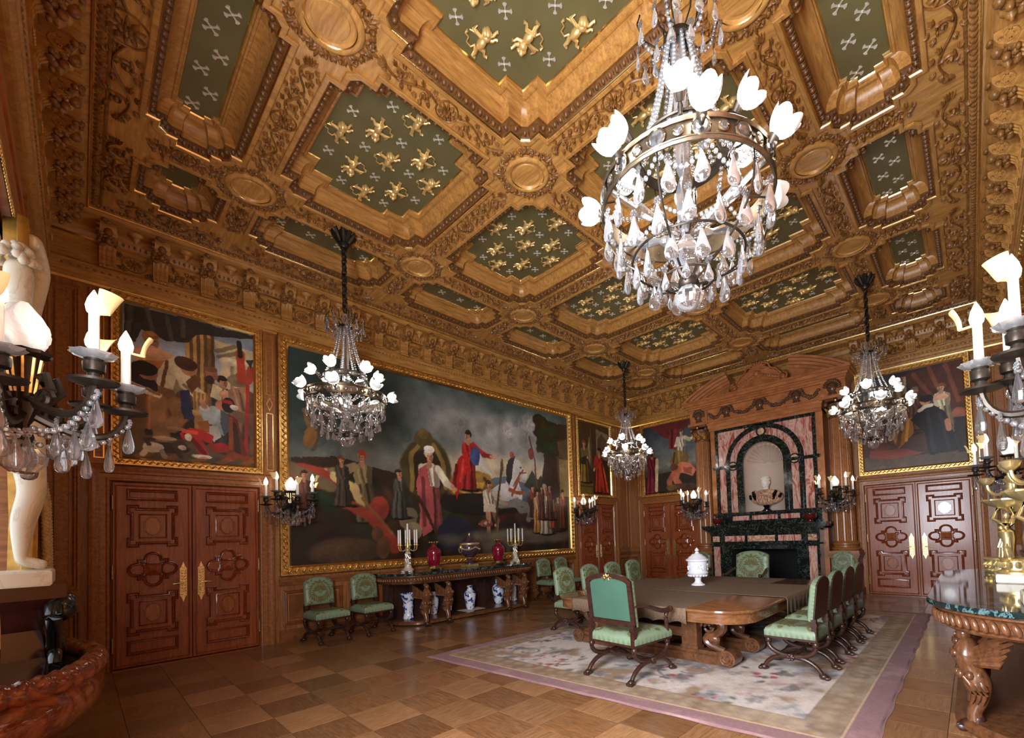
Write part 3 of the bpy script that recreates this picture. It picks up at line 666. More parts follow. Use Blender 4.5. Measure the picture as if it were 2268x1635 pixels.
# ================================================================ DOORS
def eared(x0, x1, y0, y1, e, s):
    return [(x0 - s, y0 - s), (x0 + e, y0 - s), (x0 + e, y0), (x1 - e, y0), (x1 - e, y0 - s), (x1 + s, y0 - s), (x1 + s, y0 + e), (x1, y0 + e), (x1, y1 - e), (x1 + s, y1 - e),
            (x1 + s, y1 + s), (x1 - e, y1 + s), (x1 - e, y1), (x0 + e, y1), (x0 + e, y1 + s), (x0 - s, y1 + s), (x0 - s, y1 - e), (x0, y1 - e), (x0, y0 + e), (x0 - s, y0 + e)]
MOULD = [(0, 0.0), (0.0, 0.03), (0.012, 0.036), (0.024, 0.026), (0.034, 0.028), (0.044, 0.004)]
def door_meshes():
    w, h = 0.98, 2.70; D = {}
    b = MB(); b.bbox(0.006, w - 0.004, 0.01, h, 0, 0.045, 0.006); b.ridge(rect(0.03, w - 0.03, 0.04, h - 0.03), [(0, 0.045), (0, 0.054), (0.015, 0.058), (0.025, 0.045)]); D['leaf'] = (b.mesh('door_leaf', M['mahog'], 0),)
    def P(z0): return [(o, q + z0) for o, q in MOULD]
    xa, xb = 0.165, 0.795
    b = MB(); b.ridge(rect(xa, xb, 2.44, 2.61), P(0.045)); D['top_panel'] = b.mesh('top_panel', M['mahogfl'], 30)
    b = MB(); b.ridge(rect(xa, xb, 0.18, 0.40), P(0.045)); D['bottom_panel'] = b.mesh('bottom_panel', M['mahogfl'], 30)
    for nm, y0 in (('upper_panel', 1.745), ('lower_panel', 0.455)):
        b = MB(); y1 = y0 + 0.63; b.ridge(eared(xa + 0.04, xb - 0.04, y0 + 0.04, y1 - 0.04, 0.11, 0.04), P(0.045)); b.ridge(rect(xa + 0.14, xb - 0.14, y0 + 0.13, y1 - 0.13), [(0, 0.045), (0, 0.06), (0.012, 0.064), (0.02, 0.05)])
        for cx, cy in ((xa + 0.03, y0 + 0.03), (xb - 0.03, y0 + 0.03), (xb - 0.03, y1 - 0.03), (xa + 0.03, y1 - 0.03)): b.bbox(cx - 0.018, cx + 0.018, cy - 0.018, cy + 0.018, 0.045, 0.07, 0.008)
        cx, cy = (xa + xb) / 2, (y0 + y1) / 2
        b.mi = 1; pts = [(cx + 0.095 * math.cos(2 * PI * k / 24), cy + 0.13 * math.sin(2 * PI * k / 24)) for k in range(24)]; b.prism(pts, 0.045, 0.056); b.bbox(cx - 0.118, cx + 0.118, cy - 0.07, cy + 0.07, 0.045, 0.053, 0.004); b.mi = 0
        b.ridge(pts, [(-0.012, 0.05), (-0.008, 0.062), (0.002, 0.062), (0.004, 0.056)]); D[nm] = b.mesh(nm, [M['mahogfl'], M['inlay']], 30)
    cx, cy = 0.48, 1.415; q = []
    for k, (dx, dy) in enumerate(((1, 0), (0, 1), (-1, 0), (0, -1))):
        ox, oy = cx + dx * 0.195, cy + dy * 0.155; a0 = k * PI / 2 - PI / 2
        seg = [(ox + 0.12 * math.cos(a0 + PI * i / 10), oy + 0.108 * math.sin(a0 + PI * i / 10)) for i in range(11)]; q += seg
        nx, ny = ((1, 1), (-1, 1), (-1, -1), (1, -1))[k]; q += [(cx + nx * 0.195, cy + ny * 0.155)] if 0 else [(cx + nx * 0.2, cy + ny * 0.16)]
    b = MB(); b.ridge(q, P(0.045)); b.ridge(eared(cx - 0.125, cx + 0.125, cy - 0.095, cy + 0.095, 0.05, 0.02), [(0, 0.045), (0, 0.066), (0.012, 0.07), (0.022, 0.05)]); b.mi = 1
    b.loft([[(cx - 0.098, cy - 0.07, 0.05), (cx + 0.098, cy - 0.07, 0.05), (cx + 0.098, cy + 0.07, 0.05), (cx - 0.098, cy + 0.07, 0.05)], [(cx - 0.004, cy - 0.004, 0.098), (cx + 0.004, cy - 0.004, 0.098), (cx + 0.004, cy + 0.004, 0.098), (cx - 0.004, cy + 0.004, 0.098)]], False, True)
    D['quatrefoil_panel'] = b.mesh('quatrefoil_panel', [M['mahogfl'], M['inlay']], 30)
    px = 0.86; b = MB(); pl = [(px - 0.045, 0.98), (px - 0.03, 0.96), (px - 0.015, 0.92), (px, 0.88), (px + 0.015, 0.92), (px + 0.03, 0.96), (px + 0.045, 0.98), (px + 0.045, 1.40), (px + 0.03, 1.42), (px + 0.015, 1.46), (px, 1.50), (px - 0.015, 1.46), (px - 0.03, 1.42), (px - 0.045, 1.40)]
    b.prism(pl, 0.045, 0.052)
    for k in range(9):
        for s in (-1, 1): b.dome((px + s * 0.02, 1.0 + k * 0.046, 0.052), 0.018, 0.013, 0.009, s * 0.7, 6)
    D['lock_plate'] = b.mesh('lock_plate', M['oldbrass'], 30)
    b = MB(); b.tube([(px, 1.17, 0.05), (px, 1.17, 0.1)], 0.014, 8); b.tube([(px, 1.17, 0.1), (px - 0.06, 1.175, 0.11), (px - 0.14, 1.17, 0.105)], [0.013, 0.011, 0.009], 7); D['lever_handle'] = b.mesh('lever_handle', M['oldbrass'], 50)
    b = MB(); b.tube([(0.004, -0.09, 0.05), (0.004, 0.09, 0.05)], 0.011, 8); b.ell((0.004, 0.1, 0.05), 0.012); b.ell((0.004, -0.1, 0.05), 0.012); D['hinge'] = b.mesh('hinge', M['oldbrass'], 50)
    return D
DM = door_meshes()
def door(k, WX, x0, x1, label):
    d = struct(empty('door_%d' % k)); w = (x1 - x0) / 2; sc_ = w / 0.98
    b = MB(); cz = [(0, 0.0), (0.0, 0.075), (0.03, 0.085), (0.06, 0.07), (0.085, 0.072), (0.1, 0.055), (0.15, 0.055), (0.16, 0.065), (0.18, 0.06), (0.195, 0.03), (0.2, 0.0)]
    ext = 0.225; pth = [(x1 + ext, 0.0), (x1 + ext, 2.94), (x0 - ext, 2.94), (x0 - ext, 0.0)]
    b.ridge(pth, [(o * 1.1, q) for o, q in cz], closed=False); b.build('casing', M['walnut'], d, WX(0, 0), 25)
    b = MB(); b.box(x0, x1, 0, 0.012, 0, 0.12); b.build('threshold', M['inlay'], d, WX(0, 0), 0)
    for s in (1, -1):
        base = WX(x0 if s > 0 else x1, 0.012, 0.012) @ S3(s * sc_, 1, 1)
        lf = link('door_leaf', DM['leaf'][0], d, base)
        for nm in ('top_panel', 'upper_panel', 'quatrefoil_panel', 'lower_panel', 'bottom_panel', 'lock_plate', 'lever_handle'): link(nm, DM[nm], lf)
        for y in (0.35, 1.4, 2.4): link('hinge', DM['hinge'], lf, T((0, y, 0)))
door(1, WL, 0.307, 2.058, ''); door(2, WL, 10.47, 12.28, ''); door(3, WF, -4.34, -2.29, ''); door(4, WF, 2.27, 4.30, '')
# ================================================================ PAINTINGS
class Paint:
    def __init__(s, nx, ny, aspect):
        s.nx, s.ny, s.a = nx, ny, aspect; u = np.linspace(0, 1, nx); v = np.linspace(0, 1, ny)
        s.U, s.V = np.meshgrid(u, v); s.X = s.U * aspect; s.C = np.zeros((ny, nx, 3)); s.nz = s.fbm(6, 5)
    def fbm(s, f, oc):
        out = np.zeros((s.ny, s.nx))
        for k in range(oc):
            g = rng.random((int(f * 2 ** k) + 2, int(f * s.a * 2 ** k) + 2)); y = s.V * (g.shape[0] - 1.001); x = s.U * (g.shape[1] - 1.001); i = y.astype(int); j = x.astype(int); fy = y - i; fx = x - j
            fy = fy * fy * (3 - 2 * fy); fx = fx * fx * (3 - 2 * fx)
            out += ((g[i, j] * (1 - fx) + g[i, j + 1] * fx) * (1 - fy) + (g[i + 1, j] * (1 - fx) + g[i + 1, j + 1] * fx) * fy) * 0.5 ** k
        return out / 2 - 0.5
    def mix(s, al, c): al = np.clip(al, 0, 1)[..., None]; s.C = s.C * (1 - al) + np.array(c, float) * al
    def grad(s, stops):
        v = np.clip(s.V + s.nz * 0.12, 0, 1)
        for k in range(3): s.C[..., k] = np.interp(v, [q[0] for q in stops], [q[1][k] for q in stops])
    def blob(s, x, y, rx, ry, c, ang=0.0, soft=0.16, jit=0.25, op=1.0):
        dx = s.X - x * s.a; dy = s.V - y; ca, sa = math.cos(ang), math.sin(ang); u = (dx * ca + dy * sa) / rx; v = (-dx * sa + dy * ca) / ry
        soft = max(0.08, soft * 0.55); d = np.sqrt(u * u + v * v) + s.nz * jit; s.mix(op * (1 + soft - d) / soft, c)
        sh = np.clip((1 - d), 0, 1) * 0.35 * np.clip(-(u + v) * 0.7, -1, 1); s.C = s.C * (1 + sh[..., None])
    def poly(s, pts, c, op=1.0):
        P = [(x * s.a, y) for x, y in pts]; ins = np.zeros(s.X.shape, bool); X = s.X + s.nz * 0.02; Y = s.V + s.nz * 0.02
        for i in range(len(P)):
            (x1, y1), (x2, y2) = P[i], P[i - 1]
            ins ^= ((y1 > Y) != (y2 > Y)) & (X < (x2 - x1) * (Y - y1) / ((y2 - y1) or 1e-9) + x1)
        s.mix(ins * op, np.array(c)); 
    def line(s, pts, w, c, op=1.0):
        P = [(x * s.a, y) for x, y in pts]; dm = np.full(s.X.shape, 9.0)
        for (x1, y1), (x2, y2) in zip(P, P[1:]):
            L = (x2 - x1) ** 2 + (y2 - y1) ** 2 or 1e-9; t = np.clip(((s.X - x1) * (x2 - x1) + (s.V - y1) * (y2 - y1)) / L, 0, 1)
            dm = np.minimum(dm, np.hypot(s.X - x1 - t * (x2 - x1), s.V - y1 - t * (y2 - y1)))
        s.mix(op * (1.35 - dm / w * (1 + s.nz * 0.3)) / 0.35, c)
    def fig(s, x, y, h, robe, skin=(198, 140, 104), hair=(60, 38, 26), lean=0.0, arm=None, robe2=None, legs=None, face=1, beard=False):
        # standing figure lit from the left: y = feet, h = height
        A = s.a; k = lambda d: d * h / A; top = y - h; dk = lambda c, f: tuple(max(0, min(255, q * f)) for q in c); r2 = robe2 or robe; cx = x + k(lean)
        s.blob(x + k(0.05), y, 0.22 * h, 0.035 * h, (22, 16, 12), 0, 0.6, 0.3, 0.7)
        if legs is None:
            s.poly([(x - k(0.17), y), (x + k(0.17), y), (cx + k(0.12), top + 0.42 * h), (cx - k(0.12), top + 0.42 * h)], robe); s.poly([(x + k(0.04), y), (x + k(0.17), y), (cx + k(0.12), top + 0.42 * h), (cx + k(0.05), top + 0.42 * h)], dk(robe, 0.55), 0.8)
            for q, f in ((-0.12, 1.3), (-0.07, 0.6), (-0.02, 1.25), (0.06, 0.45), (0.11, 0.8)): s.line([(cx + k(q * 0.7), top + 0.42 * h), (x + k(q * 1.15), y - 0.01 * h)], 0.012 * h, dk(robe, f), 0.75)
        else:
            for q, f in ((0.09, 0.7), (-0.08, 1.0)): s.line([(cx + k(q * 0.5), top + 0.5 * h), (x + k(q * 1.2 + 0.02), y - 0.26 * h)], 0.05 * h, dk(legs, f)); s.line([(x + k(q * 1.2 + 0.02), y - 0.26 * h), (x + k(q), y)], 0.036 * h, dk(legs, f)); s.blob(x + k(q - 0.03), y - 0.01 * h, 0.05 * h, 0.018 * h, dk(legs, f * 0.8))
            s.poly([(cx - k(0.13), top + 0.3 * h), (cx + k(0.13), top + 0.3 * h), (cx + k(0.15), top + 0.6 * h), (cx - k(0.14), top + 0.6 * h)], robe)
        s.poly([(cx - k(0.12), top + 0.46 * h), (cx - k(0.14), top + 0.22 * h), (cx - k(0.05), top + 0.17 * h), (cx + k(0.05), top + 0.17 * h), (cx + k(0.14), top + 0.22 * h), (cx + k(0.12), top + 0.46 * h)], r2); s.poly([(cx + k(0.03), top + 0.46 * h), (cx + k(0.06), top + 0.18 * h), (cx + k(0.14), top + 0.22 * h), (cx + k(0.12), top + 0.46 * h)], dk(r2, 0.58), 0.85)
        for q, f in ((-0.09, 1.25), (-0.03, 0.65), (0.02, 1.2)): s.line([(cx + k(q), top + 0.2 * h), (cx + k(q * 0.6 + 0.03), top + 0.44 * h)], 0.011 * h, dk(r2, f), 0.7)
        if arm:
            for (ax, ay) in arm:
                sh_ = (cx + k(0.11 if ax > cx else -0.11), top + 0.23 * h); el = ((sh_[0] + ax) / 2, (sh_[1] + ay) / 2 + 0.05 * h); s.line([sh_, el], 0.042 * h, dk(r2, 1.05)); s.line([el, (el[0] * 0.4 + ax * 0.6, el[1] * 0.4 + ay * 0.6)], 0.034 * h, dk(r2, 0.9)); s.line([(el[0] * 0.4 + ax * 0.6, el[1] * 0.4 + ay * 0.6), (ax, ay)], 0.022 * h, skin); s.blob(ax, ay, 0.028 * h, 0.022 * h, skin)
        hx = cx + k(lean * 0.25); s.line([(cx, top + 0.2 * h), (hx, top + 0.12 * h)], 0.03 * h, dk(skin, 0.85)); s.blob(hx - face * k(0.015), top + 0.045 * h, 0.062 * h, 0.062 * h, hair); s.blob(hx + face * k(0.006), top + 0.085 * h, 0.046 * h, 0.062 * h, skin); s.blob(hx + face * k(0.028), top + 0.095 * h, 0.018 * h, 0.05 * h, dk(skin, 0.72), 0, 0.5, 0.1, 0.7)
        s.blob(hx - face * k(0.004), top + 0.03 * h, 0.055 * h, 0.03 * h, hair); 
        if beard: s.blob(hx, top + 0.135 * h, 0.036 * h, 0.04 * h, hair)
        for q in (-0.014, 0.018): s.blob(hx + k(q), top + 0.08 * h, 0.008 * h, 0.005 * h, (46, 28, 22), 0, 0.5, 0.1, 0.8)
        s.line([(hx + k(0.003), top + 0.085 * h), (hx + k(0.006), top + 0.105 * h)], 0.005 * h, dk(skin, 0.7), 0.8); s.line([(hx - k(0.012), top + 0.122 * h), (hx + k(0.016), top + 0.122 * h)], 0.004 * h, (140, 60, 50), 0.8)
    def finish(s):
        w1, w2, w3 = s.fbm(10, 4), s.fbm(10, 4), s.fbm(26, 3); ii = np.clip((s.V + w1 * 0.014 + w3 * 0.005) * (s.ny - 1), 0, s.ny - 1).astype(int); jj = np.clip((s.U + w2 * 0.014 / s.a + w3 * 0.004) * (s.nx - 1), 0, s.nx - 1).astype(int)
        s.C = s.C[ii, jj]; f = s.fbm(14, 4); fold = np.sin(s.X * 70 + s.V * 22 + f * 26) * np.clip(s.fbm(5, 3) * 3, 0, 1); s.C = s.C * (1 + 0.45 * f + 0.14 * fold)[..., None]
    def mesh(s, name, w, h, mat, dark=1.0):
        if name == 'canvas': s.finish()
        C = np.clip(s.C / 255 * dark, 0, 1); C = np.where(C <= 0.04045, C / 12.92, ((C + 0.055) / 1.055) ** 2.4)
        nx, ny = s.nx, s.ny; v = np.empty((ny * nx, 3), np.float32); v[:, 0] = (s.U * w).ravel(); v[:, 1] = ((1 - s.V) * h).ravel(); v[:, 2] = 0
        i = np.arange(nx * ny).reshape(ny, nx); fc = np.stack([i[1:, :-1], i[1:, 1:], i[:-1, 1:], i[:-1, :-1]], -1).reshape(-1, 4)
        me = bpy.data.meshes.new(name); me.vertices.add(nx * ny); me.vertices.foreach_set('co', v.ravel()); me.loops.add(fc.size); me.loops.foreach_set('vertex_index', fc.ravel().astype(np.int32))
        me.polygons.add(len(fc)); me.polygons.foreach_set('loop_start', np.arange(0, fc.size, 4, dtype=np.int32)); me.polygons.foreach_set('loop_total', np.full(len(fc), 4, np.int32)); me.update(calc_edges=True)
        at = me.color_attributes.new('paint', 'FLOAT_COLOR', 'POINT'); rgba = np.ones((nx * ny, 4), np.float32); rgba[:, :3] = C.reshape(-1, 3); at.data.foreach_set('color', rgba.ravel()); me.materials.append(mat); return me
def framed(M_, x0, x1, z0, z1, fw, me_fn, label, fat=1.0, matf='giltdark', bottom=True):
    t = empty('framed_painting', M_); w, h = x1 - x0, z1 - z0; b = MB()
    zc = 0.06 * fat; Q = rect(x0, x1, z0, z1)
    b.ridge(Q, [(0, 0), (0, zc), (0.012, zc + 0.012), (fw * 0.22, zc + 0.01), (fw * 0.28, zc - 0.01), (fw * 0.72, zc - 0.012), (fw * 0.76, zc)]); b.mi = 1
    b.ridge(Q, [(fw * 0.76, zc), (fw * 0.8, zc + 0.004), (fw * 0.9, zc - 0.012), (fw, zc - 0.03), (fw, 0.01)]); b.build('frame', [M[matf], M['gilt']], t, None, 25)
    g = MB(); e = fw * 0.5; s1 = fw * 0.55; pts = rect(x0 + e, x1 - e, z0 + e, z1 - e)
    for (xa, ya), (xb, yb) in zip(pts, pts[1:] + pts[:1]):
        L = math.hypot(xb - xa, yb - ya); n = int(L / (fw * 0.62)); an = math.atan2(yb - ya, xb - xa)
        for k in range(n):
            tt = (k + 0.5) / n; cx_, cy_ = xa + (xb - xa) * tt, ya + (yb - ya) * tt
            g.dome((cx_, cy_, zc - 0.016), fw * 0.36, fw * 0.13, 0.034 * fat, an + 0.75, 7, 0.2); g.dome((cx_ + math.cos(an) * fw * 0.3, cy_ + math.sin(an) * fw * 0.3, zc - 0.016), fw * 0.13, fw * 0.1, 0.03 * fat, an - 0.6, 6)
    g.build('carved_leaf_band', M['giltdark'], t, None, 70)
    link('canvas', me_fn(w - 2 * fw, h - 2 * fw), t, T((x0 + fw, z0 + fw, 0.02)))
    tag(t, label, 'painting'); return t
def big(w, h):
    p = Paint(520, 284, w / h); p.grad([(0, (60, 72, 68)), (0.25, (104, 108, 102)), (0.45, (150, 146, 134)), (0.6, (84, 72, 56)), (1, (38, 28, 19))])
    p.blob(0.05, 0.1, 0.55, 0.26, (44, 58, 56), 0, 1.6, 0.8, 0.8); p.blob(0.5, 0.2, 0.3, 0.12, (128, 126, 120), 0.2, 1.6, 1.2, 0.7); p.blob(0.72, 0.22, 0.25, 0.1, (150, 146, 140), -0.3, 1.6, 1.2, 0.7); p.blob(0.66, 0.46, 0.4, 0.07, (190, 172, 142), 0, 1.6, 0.8, 0.8)
    p.poly([(0.5, 0.6), (0.6, 0.52), (0.68, 0.49), (0.76, 0.53), (0.84, 0.5), (0.86, 0.7), (0.5, 0.7)], (84, 98, 108)); p.poly([(0.76, 0.55), (0.8, 0.44), (0.83, 0.5), (0.85, 0.46), (0.86, 0.62)], (52, 56, 40))
    p.poly([(0.855, 0.12), (0.9, 0.06), (1, 0.05), (1, 1), (0.86, 1), (0.85, 0.5), (0.865, 0.35)], (56, 38, 27)); p.poly([(0.93, 0.2), (1, 0.16), (1, 0.5), (0.94, 0.5)], (84, 64, 42))
    for k in range(40): p.blob(0.83 + rng.random() * 0.1, 0.06 + rng.random() * 0.22, 0.02 + rng.random() * 0.03, 0.02 + rng.random() * 0.02, (28 + rng.random() * 24, 27 + rng.random() * 20, 18), rng.random() * 3, 0.5, 0.9)
    for k in range(5): p.line([(0.955 + 0.01 * k, 0.33), (0.955 + 0.01 * k, 0.6)], 0.008, (132, 112, 74), 0.8)
    p.poly([(0.0, 0.5), (0.1, 0.48), (0.22, 0.52), (0.3, 0.55), (0.4, 0.62), (0.55, 0.7), (0.75, 0.76), (1, 0.74), (1, 1), (0, 1)], (50, 37, 25))
    for k in range(90): p.blob(rng.random(), 0.56 + rng.random() * 0.42, 0.02 + rng.random() * 0.06, 0.015 + rng.random() * 0.03, (28 + rng.random() * 56, 22 + rng.random() * 40, 15 + rng.random() * 24), rng.random() * 3, 0.9, 0.9, 0.5)
    p.line([(0.03, 0.28), (0.06, 0.42)], 0.008, (110, 84, 50)); p.line([(0.1, 0.2), (0.05, 0.46)], 0.006, (84, 66, 44)); p.blob(0.045, 0.4, 0.025, 0.05, (132, 92, 48), 0.3)
    p.blob(0.365, 0.5, 0.15, 0.17, (70, 60, 34)); p.blob(0.365, 0.52, 0.11, 0.13, (44, 36, 22)); p.line([(0.315, 0.62), (0.315, 0.42), (0.345, 0.36), (0.39, 0.36), (0.42, 0.44), (0.43, 0.6)], 0.012, (128, 104, 54)); p.blob(0.355, 0.33, 0.055, 0.05, (78, 66, 36)); p.blob(0.355, 0.3, 0.03, 0.03, (98, 82, 46))
    p.blob(0.53, 0.585, 0.16, 0.10, (128, 92, 40)); p.blob(0.52, 0.57, 0.1, 0.06, (196, 148, 66)); p.blob(0.56, 0.52, 0.08, 0.03, (150, 110, 50))
    for k in range(16): p.blob(0.46 + rng.random() * 0.13, 0.52 + rng.random() * 0.11, 0.015, 0.012, (200, 158, 78) if k % 2 else (74, 52, 26), rng.random() * 3)
    p.blob(0.57, 0.69, 0.3, 0.07, (34, 27, 21)); p.fig(0.515, 0.60, 0.36, (150, 38, 36), arm=[(0.625, 0.385)], robe2=(158, 42, 40), hair=(52, 36, 24), face=-1); p.blob(0.545, 0.39, 0.04, 0.055, (58, 72, 112)); p.poly([(0.56, 0.36), (0.585, 0.44), (0.61, 0.5), (0.575, 0.47), (0.555, 0.44)], (206, 198, 186)); p.poly([(0.445, 0.63), (0.46, 0.5), (0.48, 0.4), (0.515, 0.36), (0.52, 0.46), (0.5, 0.52), (0.47, 0.66), (0.458, 0.58)], (172, 34, 32)); p.line([(0.47, 0.46), (0.46, 0.6)], 0.01, (110, 20, 22)); p.line([(0.495, 0.42), (0.485, 0.55)], 0.008, (206, 66, 56))
    # rearing grey horse
    hs = [(0.60, 0.60), (0.635, 0.555), (0.67, 0.545), (0.682, 0.47), (0.695, 0.40), (0.715, 0.365), (0.735, 0.38), (0.755, 0.425), (0.775, 0.475), (0.772, 0.51), (0.755, 0.505), (0.735, 0.47), (0.728, 0.50), (0.742, 0.57), (0.748, 0.64), (0.72, 0.70), (0.66, 0.70), (0.60, 0.72), (0.585, 0.66)]
    p.poly(hs, (198, 192, 184)); p.poly([(0.60, 0.66), (0.68, 0.66), (0.745, 0.62), (0.72, 0.70), (0.66, 0.71), (0.60, 0.72)], (120, 110, 102), 0.8); p.line([(0.685, 0.50), (0.70, 0.56), (0.735, 0.62)], 0.02, (226, 222, 214), 0.7); p.poly([(0.675, 0.53), (0.672, 0.43), (0.69, 0.37), (0.715, 0.35), (0.705, 0.42), (0.70, 0.5), (0.688, 0.56)], (44, 36, 36)); p.blob(0.7, 0.345, 0.018, 0.022, (150, 70, 50)); p.blob(0.742, 0.425, 0.006, 0.006, (30, 22, 20)); p.line([(0.74, 0.46), (0.765, 0.46)], 0.005, (120, 62, 40)); p.line([(0.752, 0.44), (0.705, 0.56)], 0.005, (130, 66, 40))
    p.line([(0.69, 0.585), (0.72, 0.6), (0.755, 0.60)], 0.012, (156, 84, 56)); p.line([(0.735, 0.5), (0.70, 0.62)], 0.008, (150, 78, 50))
    for q in ([(0.73, 0.66), (0.765, 0.68), (0.785, 0.74), (0.775, 0.78)], [(0.72, 0.68), (0.74, 0.72), (0.78, 0.71), (0.795, 0.76)]): p.line(q, 0.016, (128, 118, 110))
    p.fig(0.375, 0.845, 0.46, (172, 86, 82), arm=[(0.465, 0.605), (0.352, 0.6)], robe2=(212, 194, 164), hair=(196, 170, 146)); p.blob(0.372, 0.385, 0.035, 0.02, (222, 206, 190)); p.poly([(0.33, 0.58), (0.34, 0.5), (0.365, 0.47), (0.375, 0.6), (0.385, 0.84), (0.345, 0.88)], (176, 82, 80)); p.line([(0.35, 0.55), (0.355, 0.82)], 0.009, (116, 50, 54)); p.line([(0.335, 0.66), (0.405, 0.9)], 0.008, (64, 42, 30))
    p.fig(0.605, 0.875, 0.34, (186, 170, 146), arm=[(0.645, 0.63), (0.675, 0.68)], legs=(178, 128, 98), lean=-0.04); p.line([(0.655, 0.42), (0.615, 0.9)], 0.007, (78, 56, 36)); p.blob(0.655, 0.43, 0.012, 0.05, (104, 78, 44)); p.line([(0.79, 0.2), (0.815, 0.36), (0.825, 0.6)], 0.006, (98, 60, 48)); p.blob(0.797, 0.32, 0.024, 0.04, (124, 50, 42)); 
    p.fig(0.185, 0.80, 0.36, (96, 84, 58), arm=[(0.06, 0.55), (0.07, 0.58)], robe2=(128, 112, 76), hair=(168, 74, 50), face=-1, lean=-0.06); p.blob(0.05, 0.585, 0.1, 0.05, (140, 56, 42), 0.3); p.line([(0.1, 0.58), (0.15, 0.63), (0.165, 0.71)], 0.018, (196, 170, 112)); p.line([(0.0, 0.55), (0.09, 0.63)], 0.022, (110, 92, 66))
    p.blob(0.215, 0.74, 0.05, 0.07, (140, 56, 42), 0.3); p.line([(0.2, 0.78), (0.26, 0.93)], 0.03, (160, 62, 40)); p.line([(0.12, 0.7), (0.2, 0.78)], 0.022, (160, 66, 48)); p.line([(0.17, 0.68), (0.25, 0.86)], 0.006, (134, 92, 52)); p.blob(0.3, 0.78, 0.05, 0.06, (122, 104, 76), 0.5); p.blob(0.315, 0.85, 0.05, 0.045, (150, 132, 100), 0.4); p.fig(0.275, 0.78, 0.26, (76, 74, 62)); p.fig(0.12, 0.72, 0.24, (70, 58, 46), hair=(110, 70, 44)); p.fig(0.03, 0.8, 0.24, (100, 50, 36))
    p.blob(0.13, 0.945, 0.16, 0.06, (84, 62, 42), 0, 0.4); p.blob(0.225, 0.93, 0.035, 0.06, (104, 66, 42)); p.blob(0.21, 0.86, 0.03, 0.035, (96, 62, 40))
    p.poly([(0.4, 0.82), (0.44, 0.75), (0.5, 0.78), (0.56, 0.88), (0.57, 0.94), (0.5, 0.86), (0.46, 0.97), (0.38, 0.96)], (40, 40, 52)); p.blob(0.58, 0.81, 0.05, 0.022, (130, 70, 56))
    for k in range(10): p.blob(0.55 + rng.random() * 0.07, 0.8 + rng.random() * 0.02, 0.008, 0.008, (170, 84, 70) if k % 2 else (196, 160, 120))
    p.blob(0.72, 0.9, 0.42, 0.045, (112, 98, 80), 0, 0.9, 0.9, 0.8); p.blob(0.6, 0.96, 0.16, 0.04, (100, 88, 70), 0, 0.9, 0.9, 0.7)
    for x, hh, c, c2, yy in ((0.80, 0.22, (70, 44, 34), (120, 60, 44), 0.76), (0.825, 0.3, (168, 116, 66), (186, 140, 104), 0.87), (0.865, 0.35, (176, 158, 132), (196, 180, 156), 0.88), (0.905, 0.22, (150, 74, 44), (186, 96, 56), 0.84), (0.935, 0.26, (74, 50, 38), (90, 60, 44), 0.86), (0.965, 0.28, (110, 56, 40), (130, 66, 46), 0.84), (0.89, 0.26, (84, 50, 38), (100, 60, 46), 0.78), (0.845, 0.24, (90, 54, 42), (104, 60, 46), 0.78)): p.fig(x, yy, hh, c, robe2=c2, hair=(52, 36, 28) if hh < 0.33 else (150, 140, 126))
    p.C = p.C * np.interp(p.V, [0, 0.55, 1], [1.0, 1.0, 0.78])[..., None]
    return p.mesh('canvas', w, h, M['canvas'], 1.1)
